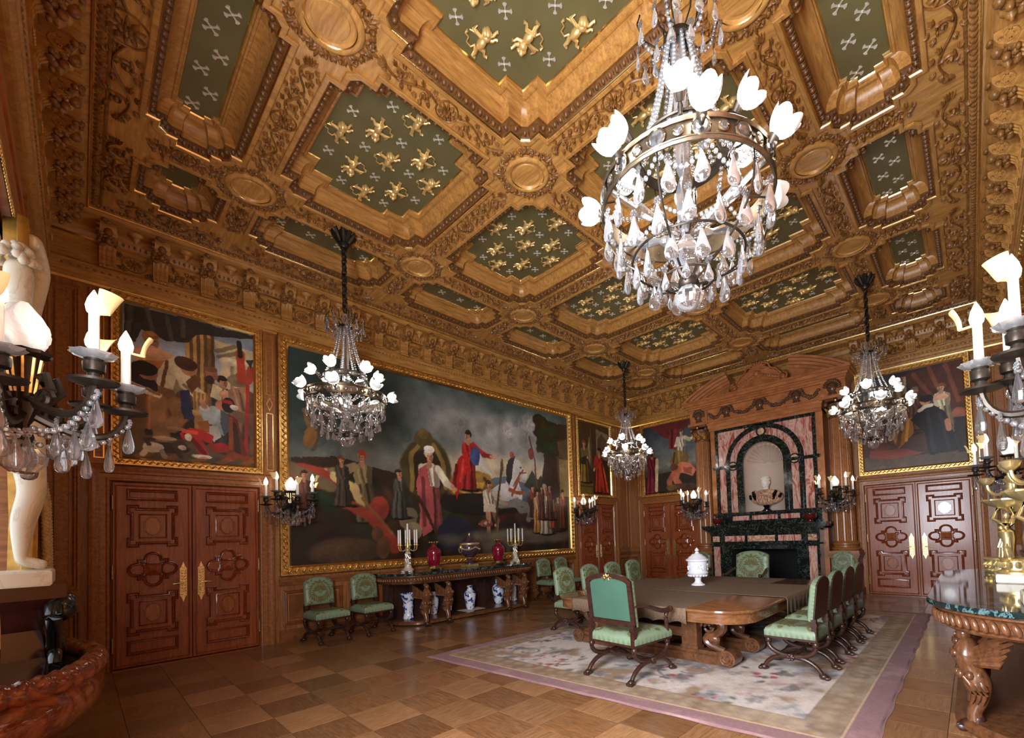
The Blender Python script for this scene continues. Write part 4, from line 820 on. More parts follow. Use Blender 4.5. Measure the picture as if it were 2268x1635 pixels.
def court(w, h):
    p = Paint(260, 350, w / h); p.grad([(0, (120, 128, 138)), (0.25, (166, 176, 190)), (0.42, (176, 178, 176)), (0.5, (120, 98, 72)), (0.78, (58, 43, 30)), (0.86, (104, 86, 62)), (1, (92, 70, 46))])
    p.poly([(0.44, 0.05), (0.66, 0.08), (0.66, 0.82), (0.44, 0.82)], (158, 120, 68))
    for k in range(8): p.line([(0.455 + 0.028 * k, 0.08), (0.455 + 0.028 * k, 0.66)], 0.008, (104, 74, 42) if k % 2 else (190, 150, 92), 0.85)
    p.poly([(0.6, 0.1), (0.66, 0.1), (0.66, 0.8), (0.6, 0.8)], (84, 60, 34), 0.6); p.poly([(0.66, 0.1), (1, 0.12), (1, 0.2), (0.86, 0.28), (0.74, 0.26)], (196, 180, 140)); p.line([(0.68, 0.18), (0.84, 0.12)], 0.012, (130, 112, 80)); p.line([(0.7, 0.22), (0.9, 0.15)], 0.012, (130, 112, 80))
    for x in (0.79, 0.90): p.line([(x, 0.26), (x, 0.5)], 0.045, (204, 184, 146)); p.line([(x + 0.03, 0.26), (x + 0.03, 0.5)], 0.014, (150, 128, 94)); p.blob(x, 0.24, 0.06, 0.03, (222, 206, 168))
    p.poly([(0, 0), (1, 0), (1, 0.03), (0.62, 0.08), (0.52, 0.1), (0.45, 0.16), (0.3, 0.19), (0.12, 0.15), (0.08, 0.24), (0, 0.25)], (54, 48, 43)); 
    for q in ((0.05, 0.02, 0.03, 0.22), (0.16, 0.0, 0.2, 0.15), (0.3, 0.02, 0.34, 0.17), (0.42, 0.02, 0.42, 0.13)): p.line([(q[0], q[1]), (q[2], q[3])], 0.01, (84, 76, 66), 0.7)
    p.poly([(0, 0.62), (0.5, 0.62), (0.5, 0.84), (0.0, 0.84)], (44, 33, 24)); p.fig(0.2, 0.80, 0.64, (150, 100, 62), skin=(216, 162, 124), hair=(164, 108, 62), robe2=(200, 160, 120)); p.blob(0.2, 0.3, 0.1, 0.045, (214, 160, 122)); p.poly([(0.08, 0.36), (0.3, 0.32), (0.4, 0.4), (0.1, 0.46)], (178, 112, 56))
    p.poly([(0.24, 0.40), (0.28, 0.33), (0.36, 0.29), (0.43, 0.33), (0.45, 0.44), (0.38, 0.54), (0.30, 0.58), (0.22, 0.5)], (212, 196, 158)); p.poly([(0.36, 0.44), (0.45, 0.4), (0.43, 0.5), (0.35, 0.57)], (140, 120, 88), 0.8); p.line([(0.41, 0.37), (0.45, 0.47), (0.55, 0.525)], 0.034, (222, 208, 174)); p.line([(0.43, 0.47), (0.53, 0.535)], 0.01, (150, 130, 96)); p.blob(0.575, 0.53, 0.024, 0.016, (212, 156, 118)); p.blob(0.465, 0.345, 0.045, 0.05, (196, 136, 102)); p.blob(0.44, 0.315, 0.06, 0.045, (74, 46, 30), 0.3); p.line([(0.3, 0.33), (0.27, 0.5)], 0.008, (110, 72, 40))
    p.poly([(0.24, 0.5), (0.36, 0.52), (0.42, 0.66), (0.3, 0.64), (0.22, 0.62)], (132, 96, 58)); p.line([(0.25, 0.6), (0.24, 0.72), (0.26, 0.84)], 0.034, (156, 112, 72)); p.line([(0.36, 0.6), (0.40, 0.69), (0.33, 0.765)], 0.034, (146, 104, 66)); p.blob(0.28, 0.85, 0.055, 0.014, (196, 166, 128)); p.blob(0.36, 0.775, 0.05, 0.012, (160, 122, 86))
    p.poly([(0.02, 0.42), (0.14, 0.4), (0.24, 0.5), (0.22, 0.56), (0.04, 0.56)], (34, 28, 34)); p.blob(0.17, 0.43, 0.045, 0.045, (166, 104, 78)); p.blob(0.14, 0.405, 0.065, 0.045, (34, 24, 20)); p.poly([(0.04, 0.5), (0.27, 0.555), (0.25, 0.585), (0.04, 0.555)], (214, 196, 156)); p.line([(0.05, 0.52), (0.24, 0.56)], 0.008, (150, 118, 74)); p.line([(0.1, 0.6), (0.1, 0.86)], 0.03, (110, 80, 54))
    p.poly([(0.5, 0.5), (0.6, 0.5), (0.62, 0.64), (0.5, 0.64)], (206, 168, 108))
    for k in range(4): p.line([(0.51 + 0.03 * k, 0.51), (0.51 + 0.03 * k, 0.63)], 0.006, (150, 112, 66))
    p.blob(0.55, 0.65, 0.09, 0.018, (196, 158, 100)); p.poly([(0.44, 0.44), (0.52, 0.38), (0.55, 0.44), (0.49, 0.53)], (110, 70, 40)); p.poly([(0.4, 0.52), (0.47, 0.5), (0.5, 0.7), (0.42, 0.7)], (48, 52, 84))
    p.fig(0.735, 0.86, 0.5, (40, 46, 40), hair=(44, 30, 22), robe2=(44, 52, 46)); p.poly([(0.655, 0.425), (0.735, 0.45), (0.72, 0.545), (0.635, 0.52)], (222, 206, 164)); p.poly([(0.735, 0.45), (0.83, 0.47), (0.80, 0.555), (0.72, 0.545)], (206, 190, 150)); p.line([(0.735, 0.45), (0.72, 0.545)], 0.005, (140, 116, 80)); p.blob(0.745, 0.485, 0.03, 0.025, (214, 158, 122)); p.blob(0.64, 0.36, 0.035, 0.045, (150, 96, 70)); p.blob(0.635, 0.325, 0.035, 0.02, (120, 84, 62)); p.blob(0.625, 0.4, 0.025, 0.03, (60, 42, 32))
    p.fig(0.9, 0.92, 0.6, (126, 96, 72), hair=(112, 100, 84), legs=(158, 116, 84), robe2=(150, 112, 84)); p.blob(0.86, 0.37, 0.06, 0.045, (124, 106, 78)); p.line([(0.955, 0.3), (0.925, 0.95)], 0.010, (170, 48, 36)); p.line([(0.885, 0.16), (0.895, 0.36)], 0.022, (182, 66, 48)); p.line([(0.88, 0.08), (0.885, 0.18)], 0.012, (40, 36, 30)); p.line([(0.975, 0.26), (0.96, 0.36)], 0.02, (176, 66, 48)); p.poly([(0.93, 0.2), (0.99, 0.18), (0.98, 0.26)], (50, 52, 50))
    p.poly([(0.60, 0.63), (0.64, 0.585), (0.72, 0.585), (0.79, 0.63), (0.8, 0.72), (0.74, 0.79), (0.66, 0.76), (0.62, 0.7)], (150, 164, 164)); p.poly([(0.72, 0.6), (0.79, 0.63), (0.8, 0.72), (0.74, 0.79), (0.7, 0.7)], (66, 74, 78), 0.85); p.line([(0.66, 0.62), (0.62, 0.68), (0.585, 0.62)], 0.03, (182, 194, 196)); p.blob(0.585, 0.61, 0.026, 0.02, (232, 226, 214)); p.line([(0.58, 0.6), (0.565, 0.565)], 0.014, (204, 148, 112)); p.blob(0.735, 0.565, 0.045, 0.04, (196, 132, 100), -0.4); p.blob(0.78, 0.56, 0.04, 0.055, (36, 26, 22)); p.line([(0.74, 0.535), (0.8, 0.54)], 0.012, (170, 40, 40)); p.blob(0.83, 0.57, 0.025, 0.02, (222, 214, 200))
    p.poly([(0.6, 0.73), (0.68, 0.72), (0.72, 0.8), (0.66, 0.84), (0.6, 0.78)], (186, 184, 178)); p.poly([(0.52, 0.71), (0.6, 0.69), (0.62, 0.78), (0.54, 0.77)], (150, 92, 40)); p.poly([(0.38, 0.80), (0.46, 0.755), (0.56, 0.765), (0.66, 0.80), (0.64, 0.86), (0.56, 0.83), (0.605, 0.92), (0.60, 0.945), (0.545, 0.945), (0.47, 0.85), (0.4, 0.84)], (186, 44, 38)); p.poly([(0.6, 0.86), (0.72, 0.84), (0.84, 0.875), (0.82, 0.905), (0.66, 0.915)], (164, 38, 34)); p.line([(0.44, 0.8), (0.58, 0.93)], 0.012, (112, 22, 22)); p.line([(0.42, 0.785), (0.52, 0.79)], 0.01, (222, 84, 70)); p.blob(0.455, 0.825, 0.018, 0.025, (226, 214, 196)); p.blob(0.56, 0.955, 0.055, 0.014, (228, 218, 200))
    p.poly([(0.78, 0.62), (0.86, 0.66), (0.9, 0.84), (0.96, 0.95), (0.72, 0.965), (0.8, 0.86)], (116, 46, 26)); p.line([(0.83, 0.7), (0.86, 0.93)], 0.014, (62, 24, 16)); p.line([(0.8, 0.66), (0.8, 0.88)], 0.01, (156, 74, 40)); p.poly([(0.72, 0.965), (0.8, 0.9), (0.98, 0.93), (0.98, 0.98)], (140, 62, 30))
    for k in range(10):
        for r_ in range(2): p.poly([(0.02 + 0.1 * k + 0.05 * r_, 0.965 + 0.02 * r_), (0.07 + 0.1 * k + 0.05 * r_, 0.945 + 0.02 * r_), (0.12 + 0.1 * k + 0.05 * r_, 0.965 + 0.02 * r_), (0.07 + 0.1 * k + 0.05 * r_, 0.985 + 0.02 * r_)], (160, 98, 48) if (k + r_) % 2 else (68, 72, 52), 0.55)
    p.blob(0.29, 0.915, 0.11, 0.035, (54, 37, 28)); p.blob(0.2, 0.92, 0.05, 0.035, (216, 202, 178)); p.blob(0.385, 0.895, 0.035, 0.032, (66, 44, 34)); p.blob(0.405, 0.905, 0.02, 0.014, (206, 190, 170)); p.line([(0.17, 0.92), (0.13, 0.97)], 0.014, (206, 192, 168)); p.line([(0.36, 0.93), (0.4, 0.965)], 0.012, (60, 42, 32)); p.line([(0.26, 0.94), (0.28, 0.98)], 0.012, (150, 130, 108)); p.line([(0.17, 0.9), (0.15, 0.87), (0.2, 0.865)], 0.01, (70, 48, 36))
    return p.mesh('canvas', w, h, M['canvas'], 1.05)
def robes(w, h):
    p = Paint(150, 210, w / h); p.grad([(0, (66, 46, 26)), (0.5, (60, 44, 26)), (1, (46, 32, 19))]); p.poly([(0.56, 0.06), (0.97, 0.1), (0.97, 0.5), (0.56, 0.46)], (118, 98, 70)); p.poly([(0.6, 0.2), (0.75, 0.1), (0.9, 0.2), (0.9, 0.45), (0.6, 0.42)], (84, 66, 44)); p.poly([(0.24, 0.45), (0.36, 0.18), (0.36, 0.62)], (136, 114, 84)); p.poly([(0.36, 0.06), (0.54, 0.06), (0.54, 0.64), (0.36, 0.64)], (64, 46, 28)); p.line([(0.39, 0.08), (0.39, 0.62)], 0.012, (92, 68, 44)); p.poly([(0, 0.82), (0.42, 0.82), (0.42, 1), (0, 1)], (88, 70, 32)); p.line([(0.0, 0.9), (0.42, 0.9)], 0.006, (54, 42, 20))
    p.fig(0.17, 0.84, 0.58, (118, 90, 34), robe2=(96, 82, 38), arm=[(0.27, 0.5)], hair=(120, 60, 36)); p.poly([(0.06, 0.52), (0.2, 0.47), (0.26, 0.52), (0.2, 0.6), (0.06, 0.6)], (42, 38, 26)); p.fig(0.64, 0.97, 0.64, (150, 44, 28), robe2=(146, 46, 34), hair=(38, 25, 20), face=-1, arm=[(0.46, 0.66)]); p.poly([(0.58, 0.56), (0.7, 0.5), (0.8, 0.6), (0.96, 0.97), (0.74, 0.98)], (160, 50, 26)); p.line([(0.72, 0.56), (0.84, 0.96)], 0.014, (92, 24, 16)); p.line([(0.78, 0.62), (0.9, 0.95)], 0.01, (196, 82, 44)); return p.mesh('canvas', w, h, M['canvas'], 1.1)
def senators(w, h):
    p = Paint(170, 210, w / h); p.grad([(0, (44, 52, 60)), (0.4, (92, 98, 96)), (0.6, (120, 118, 108)), (0.75, (60, 50, 38)), (1, (36, 28, 21))]); p.poly([(0.15, 0.0), (0.95, 0.0), (0.8, 0.12), (0.6, 0.24), (0.42, 0.2), (0.3, 0.1)], (92, 36, 36)); p.poly([(0.52, 0.1), (0.66, 0.08), (0.64, 0.4), (0.5, 0.36)], (120, 42, 42)); p.line([(0.57, 0.1), (0.56, 0.36)], 0.012, (66, 22, 24))
    p.poly([(0.0, 0.75), (0.5, 0.7), (1, 0.72), (1, 1), (0, 1)], (46, 36, 27)); p.fig(0.15, 0.99, 0.66, (116, 36, 50), hair=(62, 42, 34), beard=True, robe2=(122, 40, 52)); p.line([(0.25, 0.5), (0.22, 0.95)], 0.022, (206, 186, 140)); p.fig(0.74, 0.66, 0.54, (150, 140, 116), hair=(90, 64, 42), arm=[(0.95, 0.26), (0.62, 0.34)], robe2=(176, 166, 140), skin=(220, 170, 132)); p.poly([(0.5, 0.56), (0.6, 0.4), (0.74, 0.42), (0.88, 0.52), (0.8, 0.64), (0.56, 0.64)], (120, 92, 48)); p.line([(0.6, 0.44), (0.56, 0.62)], 0.012, (70, 52, 26)); p.line([(0.68, 0.44), (0.68, 0.62)], 0.012, (162, 130, 76))
    p.poly([(0.58, 0.64), (0.72, 0.58), (0.9, 0.62), (0.98, 0.72), (0.92, 0.8), (0.74, 0.74), (0.62, 0.74)], (196, 116, 84)); p.poly([(0.74, 0.66), (0.92, 0.68), (0.9, 0.78), (0.76, 0.73)], (130, 66, 46), 0.7); p.line([(0.66, 0.68), (0.6, 0.82), (0.7, 0.93)], 0.04, (178, 102, 72)); p.line([(0.6, 0.7), (0.48, 0.84), (0.5, 0.94)], 0.036, (160, 90, 62)); p.blob(0.58, 0.64, 0.06, 0.05, (96, 54, 36)); p.blob(0.7, 0.94, 0.24, 0.05, (74, 50, 34)); p.blob(0.52, 0.93, 0.08, 0.04, (110, 80, 46)); return p.mesh('canvas', w, h, M['canvas'], 1.1)
def audience(w, h):
    p = Paint(210, 260, w / h); p.grad([(0, (50, 42, 46)), (0.4, (76, 68, 70)), (0.7, (66, 44, 33)), (1, (50, 37, 28))]); p.poly([(0.42, 0.03), (1, 0.0), (1, 0.55), (0.8, 0.4), (0.6, 0.28)], (80, 44, 33)); 
    for q in ((0.55, 0.05, 0.7, 0.3), (0.7, 0.02, 0.82, 0.36), (0.85, 0.02, 0.95, 0.4)): p.line([(q[0], q[1]), (q[2], q[3])], 0.016, (116, 66, 46), 0.7)
    p.poly([(0.3, 0.06), (0.47, 0.05), (0.47, 0.42), (0.3, 0.42)], (136, 118, 90))
    for k in range(5): p.line([(0.32 + 0.035 * k, 0.07), (0.32 + 0.035 * k, 0.4)], 0.008, (96, 80, 58) if k % 2 else (166, 148, 116))
    p.blob(0.12, 0.2, 0.14, 0.16, (70, 82, 98), 0, 0.9, 0.8); p.blob(0.1, 0.32, 0.12, 0.08, (120, 116, 112), 0, 0.9, 0.8); p.poly([(0, 0.62), (0.4, 0.6), (0.6, 0.7), (1, 0.8), (1, 1), (0, 1)], (72, 48, 36)); p.poly([(0, 0.86), (1, 0.9), (1, 1), (0, 1)], (92, 76, 60))
    p.fig(0.46, 0.66, 0.42, (104, 66, 44), arm=[(0.38, 0.34)], hair=(80, 50, 34), robe2=(120, 80, 54)); p.fig(0.56, 0.62, 0.44, (88, 60, 50), hair=(110, 100, 84)); p.poly([(0.3, 0.68), (0.36, 0.5), (0.52, 0.5), (0.52, 0.66), (0.36, 0.8)], (158, 106, 38)); p.line([(0.4, 0.52), (0.36, 0.76)], 0.014, (96, 58, 20)); p.line([(0.47, 0.52), (0.44, 0.72)], 0.012, (200, 150, 66))
    p.fig(0.8, 0.7, 0.5, (186, 168, 128), skin=(222, 170, 134), hair=(124, 78, 42), robe2=(214, 200, 162), face=-1); p.blob(0.79, 0.33, 0.06, 0.03, (222, 172, 138)); p.poly([(0.56, 0.46), (0.62, 0.38), (0.72, 0.4), (0.82, 0.48), (0.88, 0.62), (0.92, 0.88), (0.66, 0.9), (0.62, 0.66), (0.5, 0.52)], (28, 25, 29)); p.line([(0.66, 0.45), (0.7, 0.86)], 0.014, (48, 44, 50)); p.line([(0.78, 0.5), (0.84, 0.86)], 0.012, (46, 42, 46)); p.blob(0.645, 0.35, 0.04, 0.045, (200, 140, 106)); p.blob(0.66, 0.325, 0.05, 0.035, (30, 22, 19)); p.line([(0.585, 0.435), (0.64, 0.405), (0.7, 0.4)], 0.016, (216, 206, 186)); p.line([(0.84, 0.58), (0.85, 0.66)], 0.02, (200, 138, 104)); p.blob(0.95, 0.52, 0.05, 0.06, (150, 90, 70)); p.poly([(0.9, 0.55), (1, 0.56), (1, 0.9), (0.92, 0.9)], (40, 34, 34))
    p.poly([(0.06, 0.78), (0.4, 0.8), (0.6, 0.86), (0.3, 0.9), (0.05, 0.86)], (136, 66, 54)); p.poly([(0.1, 0.72), (0.2, 0.66), (0.3, 0.78), (0.12, 0.8)], (110, 58, 46)); return p.mesh('canvas', w, h, M['canvas'], 1.1)
framed(WL(0, 0, 0.001), 2.36, 10.20, 1.16, 5.56, 0.185, big, 'huge gilt framed procession painting filling the long wall above the console', 1.4)
framed(WL(0, 0, 0.001), 0.285, 2.14, 2.965, 5.54, 0.13, court, 'gilt framed painting of a man kneeling in red hose beside a dog', 1.2)
framed(WL(0, 0, 0.001), 10.43, 12.28, 2.965, 5.52, 0.12, robes, 'gilt framed painting of two robed figures over the corner double door', 1.1)
framed(WF(0, 0, 0.001), -4.38, -2.17, 2.965, 5.52, 0.12, senators, 'gilt framed painting of a crimson robed man, half hidden by the fluted column', 1.1)
framed(WF(0, 0, 0.001), 2.17, 4.38, 2.965, 5.54, 0.13, audience, 'gilt framed painting of a black cloaked man before a seated lady', 1.2)
def dusky(w, h):
    p = Paint(60, 60, w / h); p.grad([(0, (50, 44, 36)), (1, (34, 26, 18))]); p.fig(0.5, 0.9, 0.6, (90, 40, 30)); return p.mesh('canvas', w, h, M['canvas'])
framed(WR(0, 0, 0.001), CX - 8.6, CX - 3.5, 1.5, 5.45, 0.2, dusky, 'gilt framed dark painting at the picture edge above the side console', 1.5)
# ================================================================ FIREPLACE
fp = tag(empty('fireplace', WF(0, 0)), 'tall fireplace with green and red marble, carved wood pediment and fluted columns', 'fireplace')
b = MB()
for s in (-1, 1):
    x0, x1 = sorted((s * 0.56, s * 1.52)); b.box(x0, x1, 2.2, 5.0, 0.0, 0.6); x0, x1 = sorted((s * 0.86, s * 1.52)); b.box(x0, x1, 0, 1.19, 0.0, 0.6)
b.box(-1.52, 1.52, 1.19, 2.2, 0, 0.6); b.box(-0.56, 0.56, 4.16, 5.0, 0, 0.6); b.build('chimney_breast', M['cherry'], fp, None, 0)
SPZ = 3.6; Z0 = 2.2
def archpath(r, z0, n=28): return [(r, z0)] + [(r * math.cos(PI * i / n), SPZ + r * math.sin(PI * i / n)) for i in range(n + 1)] + [(-r, z0)]
def archband(b, r1, r2, z0, h0, h1):
    a, c = archpath(r1, z0), archpath(r2, z0); n = len(a)
    b.loft([[(x, y, h0) for x, y in a], [(x, y, h1) for x, y in a], [(x, y, h1) for x, y in c], [(x, y, h0) for x, y in c]], False, False, False)
def outer(p, hx, zt):
    x, y = p[0], p[1] - SPZ; k = min(hx / abs(x) if abs(x) > 1e-6 else 9e9, (zt - SPZ) / y if y > 1e-6 else 9e9); return (x * k, SPZ + y * k)
b = MB(); a = archpath(1.05, SPZ)[1:-1]; c = [outer(p, 1.27, 4.62) for p in a]; c.insert(0, c[0]); a = [a[0]] + a
b.loft([[(x, y, 0.6) for x, y in a], [(x, y, 0.635) for x, y in a], [(x, y, 0.635) for x, y in c], [(x, y, 0.6) for x, y in c]], False, False, False)
for s in (-1, 1):
    x0, x1 = sorted((s * 1.06, s * 1.26)); b.box(x0, x1, 2.24, 3.53, 0.6, 0.635)
b.build('spandrel_panel', M['redmarble'], fp, None, 0)
b = MB(); archband(b, 0.74, 0.93, Z0 + 0.04, 0.6, 0.64); b.build('arch_inlay', M['redmarble'], fp, None, 0)
b = MB(); archband(b, 0.93, 1.0, Z0, 0.6, 0.68); archband(b, 0.98, 1.06, Z0, 0.6, 0.66); archband(b, 0.62, 0.74, Z0, 0.6, 0.67); archband(b, 0.545, 0.64, Z0, 0.25, 0.70)
b.ridge([(1.36, Z0), (1.36, 4.70), (-1.36, 4.70), (-1.36, Z0)], [(0, 0.0), (0, 0.66), (0.07, 0.66), (0.1, 0.6)], closed=False)
for s in (-1, 1):
    x0, x1 = sorted((s * 0.72, s * 1.44)); b.box(x0, x1, SPZ - 0.055, SPZ - 0.0, 0.6, 0.72); b.box(min(s * 0.7, s * 1.42), max(s * 0.7, s * 1.42), SPZ - 0.085, SPZ - 0.055, 0.6, 0.69)
    b.mb(MB().lathe([(0.135, 0.6), (0.135, 0.7), (0.1, 0.7), (0.1, 0.6)], 20, caps=False), T((s * 0.835, SPZ - 0.03, 0)))
b.mb(MB().lathe([(0.135, 0.6), (0.135, 0.71), (0.095, 0.71), (0.095, 0.6)], 20, caps=False), T((0, SPZ + 0.84, 0)))
b.box(-1.42, 1.42, 1.86, 2.2, 0.0, 0.70); b.box(-1.45, 1.45, 2.16, 2.22, 0.58, 0.76); b.box(-1.44, 1.44, 1.86, 1.93, 0.6, 0.74)
b.build('arch_surround', M['greenmarble'], fp, None, 25)
b = MB()
for s in (-1, 1): b.lathe([(0.1, 0.685), (0.0, 0.69)], 20, (s * 0.835, SPZ - 0.03, 0), caps=False)
b.lathe([(0.095, 0.69), (0.0, 0.70)], 20, (0, SPZ + 0.84, 0), caps=False); b.build('veined_roundel', M['pinkmarble'], fp, None, 0)
for x0, x1 in ((-0.9, -0.42), (-0.34, 0.34), (0.42, 0.9)):
    b = MB(); b.bbox(x0, x1, 1.99, 2.12, 0.7, 0.712, 0.004); b.build('base_panel', M['redmarble'], fp, None, 0)
# niche
b = MB(); rings = []; n = 28
for z in (Z0, SPZ): rings.append([(0.545 * math.sin(-PI / 2 + PI * k / n), z, 0.62 - 0.42 * math.cos(-PI / 2 + PI * k / n)) for k in range(n + 1)])
b.loft(rings, closed=False); rings = []
for i in range(11):
    e = PI / 2 * i / 10; rings.append([(0.545 * math.cos(e) * math.sin(-PI / 2 + PI * k / n), SPZ + 0.545 * math.sin(e), 0.62 - 0.42 * math.cos(e) * math.cos(-PI / 2 + PI * k / n)) for k in range(n + 1)])
b.loft(rings, closed=False); b.box(-0.56, 0.56, Z0 - 0.02, Z0, 0.18, 0.66); b.build('niche', M['nichepaint'], fp, None, 60)
b = MB()
for k in range(13):
    a = PI * (k + 0.5) / 13; p = []
    for i in range(8):
        rr_ = 0.12 + 0.40 * i / 7; e = rr_ * math.sin(a); x = rr_ * math.cos(a); q = max(0.0, 1 - (rr_ / 0.545) ** 2); p.append((x, SPZ + e, 0.62 - 0.42 * math.sqrt(q) + 0.0))
    b.tube(p, [0.014 + 0.04 * i / 7 for i in range(8)], 5)
for k in range(9): a = PI * (k + 0.5) / 9; b.ell((0.1 * math.cos(a), SPZ + 0.02 + 0.05 * math.sin(a), 0.24), (0.03, 0.03, 0.03), 6, 4)
b.build('shell', M['nichepaint'], fp, None, 60)
# mantel
b = MB()
def stepbox(b, hx, z0, z1, d, r=0.0): b.box(-hx, hx, z0, z1, 0.0, d)
for hx, z0, z1, d in ((1.42, 1.60, 1.66, 1.10), (1.47, 1.66, 1.70, 1.13), (1.53, 1.70, 1.75, 1.17), (1.60, 1.75, 1.80, 1.21), (1.63, 1.80, 1.86, 1.24)): stepbox(b, hx, z0, z1, d)
b.build('mantel_shelf', M['greenmarble'], fp, None, 0)
b = MB(); stepbox(b, 1.42, 1.35, 1.60, 1.06); stepbox(b, 1.46, 1.31, 1.35, 1.10); b.box(-0.95, 0.95, 1.19, 1.31, 0.0, 1.0); b.box(-0.9, 0.9, 1.19, 1.22, 0.0, 1.03)
for s in (-1, 1):
    x0, x1 = sorted((s * 1.10, s * 1.41)); b.box(x0, x1, 0, 1.31, 0, 1.05); b.box(x0 - 0.02, x1 + 0.02, 0, 0.12, 0, 1.08); x0, x1 = sorted((s * 0.97, s * 1.10)); b.box(x0, x1, 0, 1.31, 0, 1.0); x0, x1 = sorted((s * 0.85, s * 0.97)); b.box(x0, x1, 0, 1.25, 0, 0.96)
b.build('mantel_frame', M['greenmarble'], fp, None, 0)
for x0, x1, m in ((-1.36, -1.16, 'pinkmarble'), (-1.0, -0.44, 'redmarble'), (-0.36, 0.36, 'pinkmarble'), (0.44, 1.0, 'redmarble'), (1.16, 1.36, 'pinkmarble')):
    b = MB(); b.bbox(x0, x1, 1.40, 1.56, 1.06, 1.075, 0.004); b.build('frieze_panel', M[m], fp, None, 0)
for s in (-1, 1):
    x0, x1 = sorted((s * 1.16, s * 1.35)); b = MB(); b.bbox(x0, x1, 0.18, 1.26, 1.05, 1.065, 0.004); b.build('jamb_panel', M['redmarble'], fp, None, 0)
b = MB(); b.add([(-0.85, 0, 0.98), (-0.7, 0, 0.1), (0.7, 0, 0.1), (0.85, 0, 0.98), (-0.85, 1.2, 0.98), (-0.7, 1.2, 0.1), (0.7, 1.2, 0.1), (0.85, 1.2, 0.98)], [(0, 1, 5, 4), (1, 2, 6, 5), (2, 3, 7, 6), (4, 5, 6, 7), (0, 3, 2, 1)]); b.build('firebox', M['black'], fp, None, 0)
b = MB(); b.box(-1.5, 1.5, 0.0, 0.03, 0.9, 1.55); b.build('hearth_slab', M['greenmarble'], fp, None, 0)
# wooden entablature and broken pediment
b = MB()
for hx, z0, z1, d in ((1.52, 4.70, 4.78, 0.68), (1.54, 4.78, 4.88, 0.71), (1.56, 4.88, 4.96, 0.74), (1.60, 4.96, 5.0, 0.79), (1.55, 5.0, 5.36, 0.68)): b.box(-hx, hx, z0, z1, 0, d)
for s in (-1, 1):
    x0, x1 = sorted((s * 1.54, s * 2.09)); b.box(x0, x1, 4.99, 5.36, 0, 0.74); x0, x1 = sorted((s * 1.5, s * 2.13)); b.box(x0, x1, 4.93, 5.0, 0, 0.80)
for hx, z0, z1, d in ((2.10, 5.36, 5.41, 0.76), (2.13, 5.41, 5.47, 0.80), (2.17, 5.47, 5.52, 0.84), (2.22, 5.52, 5.60, 0.90), (2.25, 5.60, 5.66, 0.94)): b.box(-hx, hx, z0, z1, 0, d)
b.build('entablature', M['cherry'], fp, None, 0)
RP, ZP = 3.95, 2.40
for s in (-1, 1):
    b = MB(); a0 = math.acos(2.25 / RP); a1 = math.acos(0.86 / RP); n = 16; rings = []
    for i in range(n + 1):
        a = a0 + (a1 - a0) * i / n; rings.append([(s * (RP + o) * math.cos(a), max(5.655, ZP + (RP + o) * math.sin(a)), d) for o, d in ((0.0, 0.0), (0.0, 0.94), (-0.05, 0.93), (-0.06, 0.86), (-0.12, 0.84), (-0.13, 0.79), (-0.19, 0.77), (-0.2, 0.72), (-0.27, 0.71), (-0.27, 0.0))])
    b.loft(rings, True, True); p = b.build('pediment_half', M['cherry'], fp, None, 25)
    q = MB(); pts = [(s * 0.9, 5.66)] + [(s * (RP - 0.25) * math.cos(a0 + (a1 - a0) * i / n), ZP + (RP - 0.25) * math.sin(a0 + (a1 - a0) * i / n)) for i in range(n, -1, -1)]; pts = [pt for pt in pts if pt[1] >= 5.655]; q.prism(pts, 0.2, 0.66); q.build('tympanum', M['cherry'], p, None, 0)
b = MB()
for s in (-1, 1):
    scroll(b, (s * 0.66, 5.80), 0.12, PI / 2, -s * 1.5, 0.035, 0.04); b.tube([(s * 0.62, 5.9, 0.02), (s * 0.5, 6.05, 0.03), (s * 0.35, 6.12, 0.03), (s * 0.3, 6.25, 0.03), (s * 0.12, 6.33, 0.03)], 0.035, 6)
    for q in range(7): b.dome((s * (0.12 + 0.07 * q), 5.98 - 0.025 * q, 0), 0.07, 0.05, 0.07, s * 0.8 + q)
for k in range(9): a = PI * (k + .5) / 9; b.dome((0.17 * math.cos(a), 6.14 + 0.16 * math.sin(a), 0), 0.11, 0.034, 0.08, a)
b.dome((0, 6.0, 0), 0.13, 0.16, 0.11); b.ell((0, 6.02, 0.1), (0.07, 0.09, 0.06), 8, 6); b.prism([(-0.75, 5.66), (0.75, 5.66), (0.72, 5.8), (0.5, 6.0), (0.3, 6.15), (0, 6.28), (-0.3, 6.15), (-0.5, 6.0), (-0.72, 5.8)], -0.05, 0.01)
b.build('shell_cartouche', M['cherry'], fp, T((0, 0, 0.72)), 60)
def mask():
    b = MB(); b.ell((0, 0, 0.03), (0.075, 0.1, 0.06), 10, 7); b.ell((0, -0.01, 0.09), (0.015, 0.03, 0.02), 6, 4)
    for s in (-1, 1): b.ell((s * 0.03, 0.025, 0.075), (0.018, 0.012, 0.015), 6, 4); b.ell((s * 0.045, -0.03, 0.065), (0.025, 0.025, 0.02), 6, 4)
    b.ell((0, -0.055, 0.075), (0.025, 0.01, 0.015), 6, 4)
    for k in range(11): a = PI * (k - 0.5) / 10; b.dome((0.105 * math.cos(a), 0.02 + 0.115 * math.sin(a), 0), 0.05, 0.025, 0.06, a)
    for k in range(5): b.dome((-0.05 + 0.025 * k, -0.115, 0), 0.02, 0.05, 0.05)
    return b
MK = mask().mesh('carved_mask', M['tabledark'], 60)
for x, d in ((-1.8, 0.74), (-0.95, 0.68), (0, 0.68), (0.95, 0.68), (1.8, 0.74)): link('carved_mask', MK, fp, T((x, 5.19, d)) @ S3(1.45, 1.4, 1.2))
b = MB(); rr = random.Random(9)
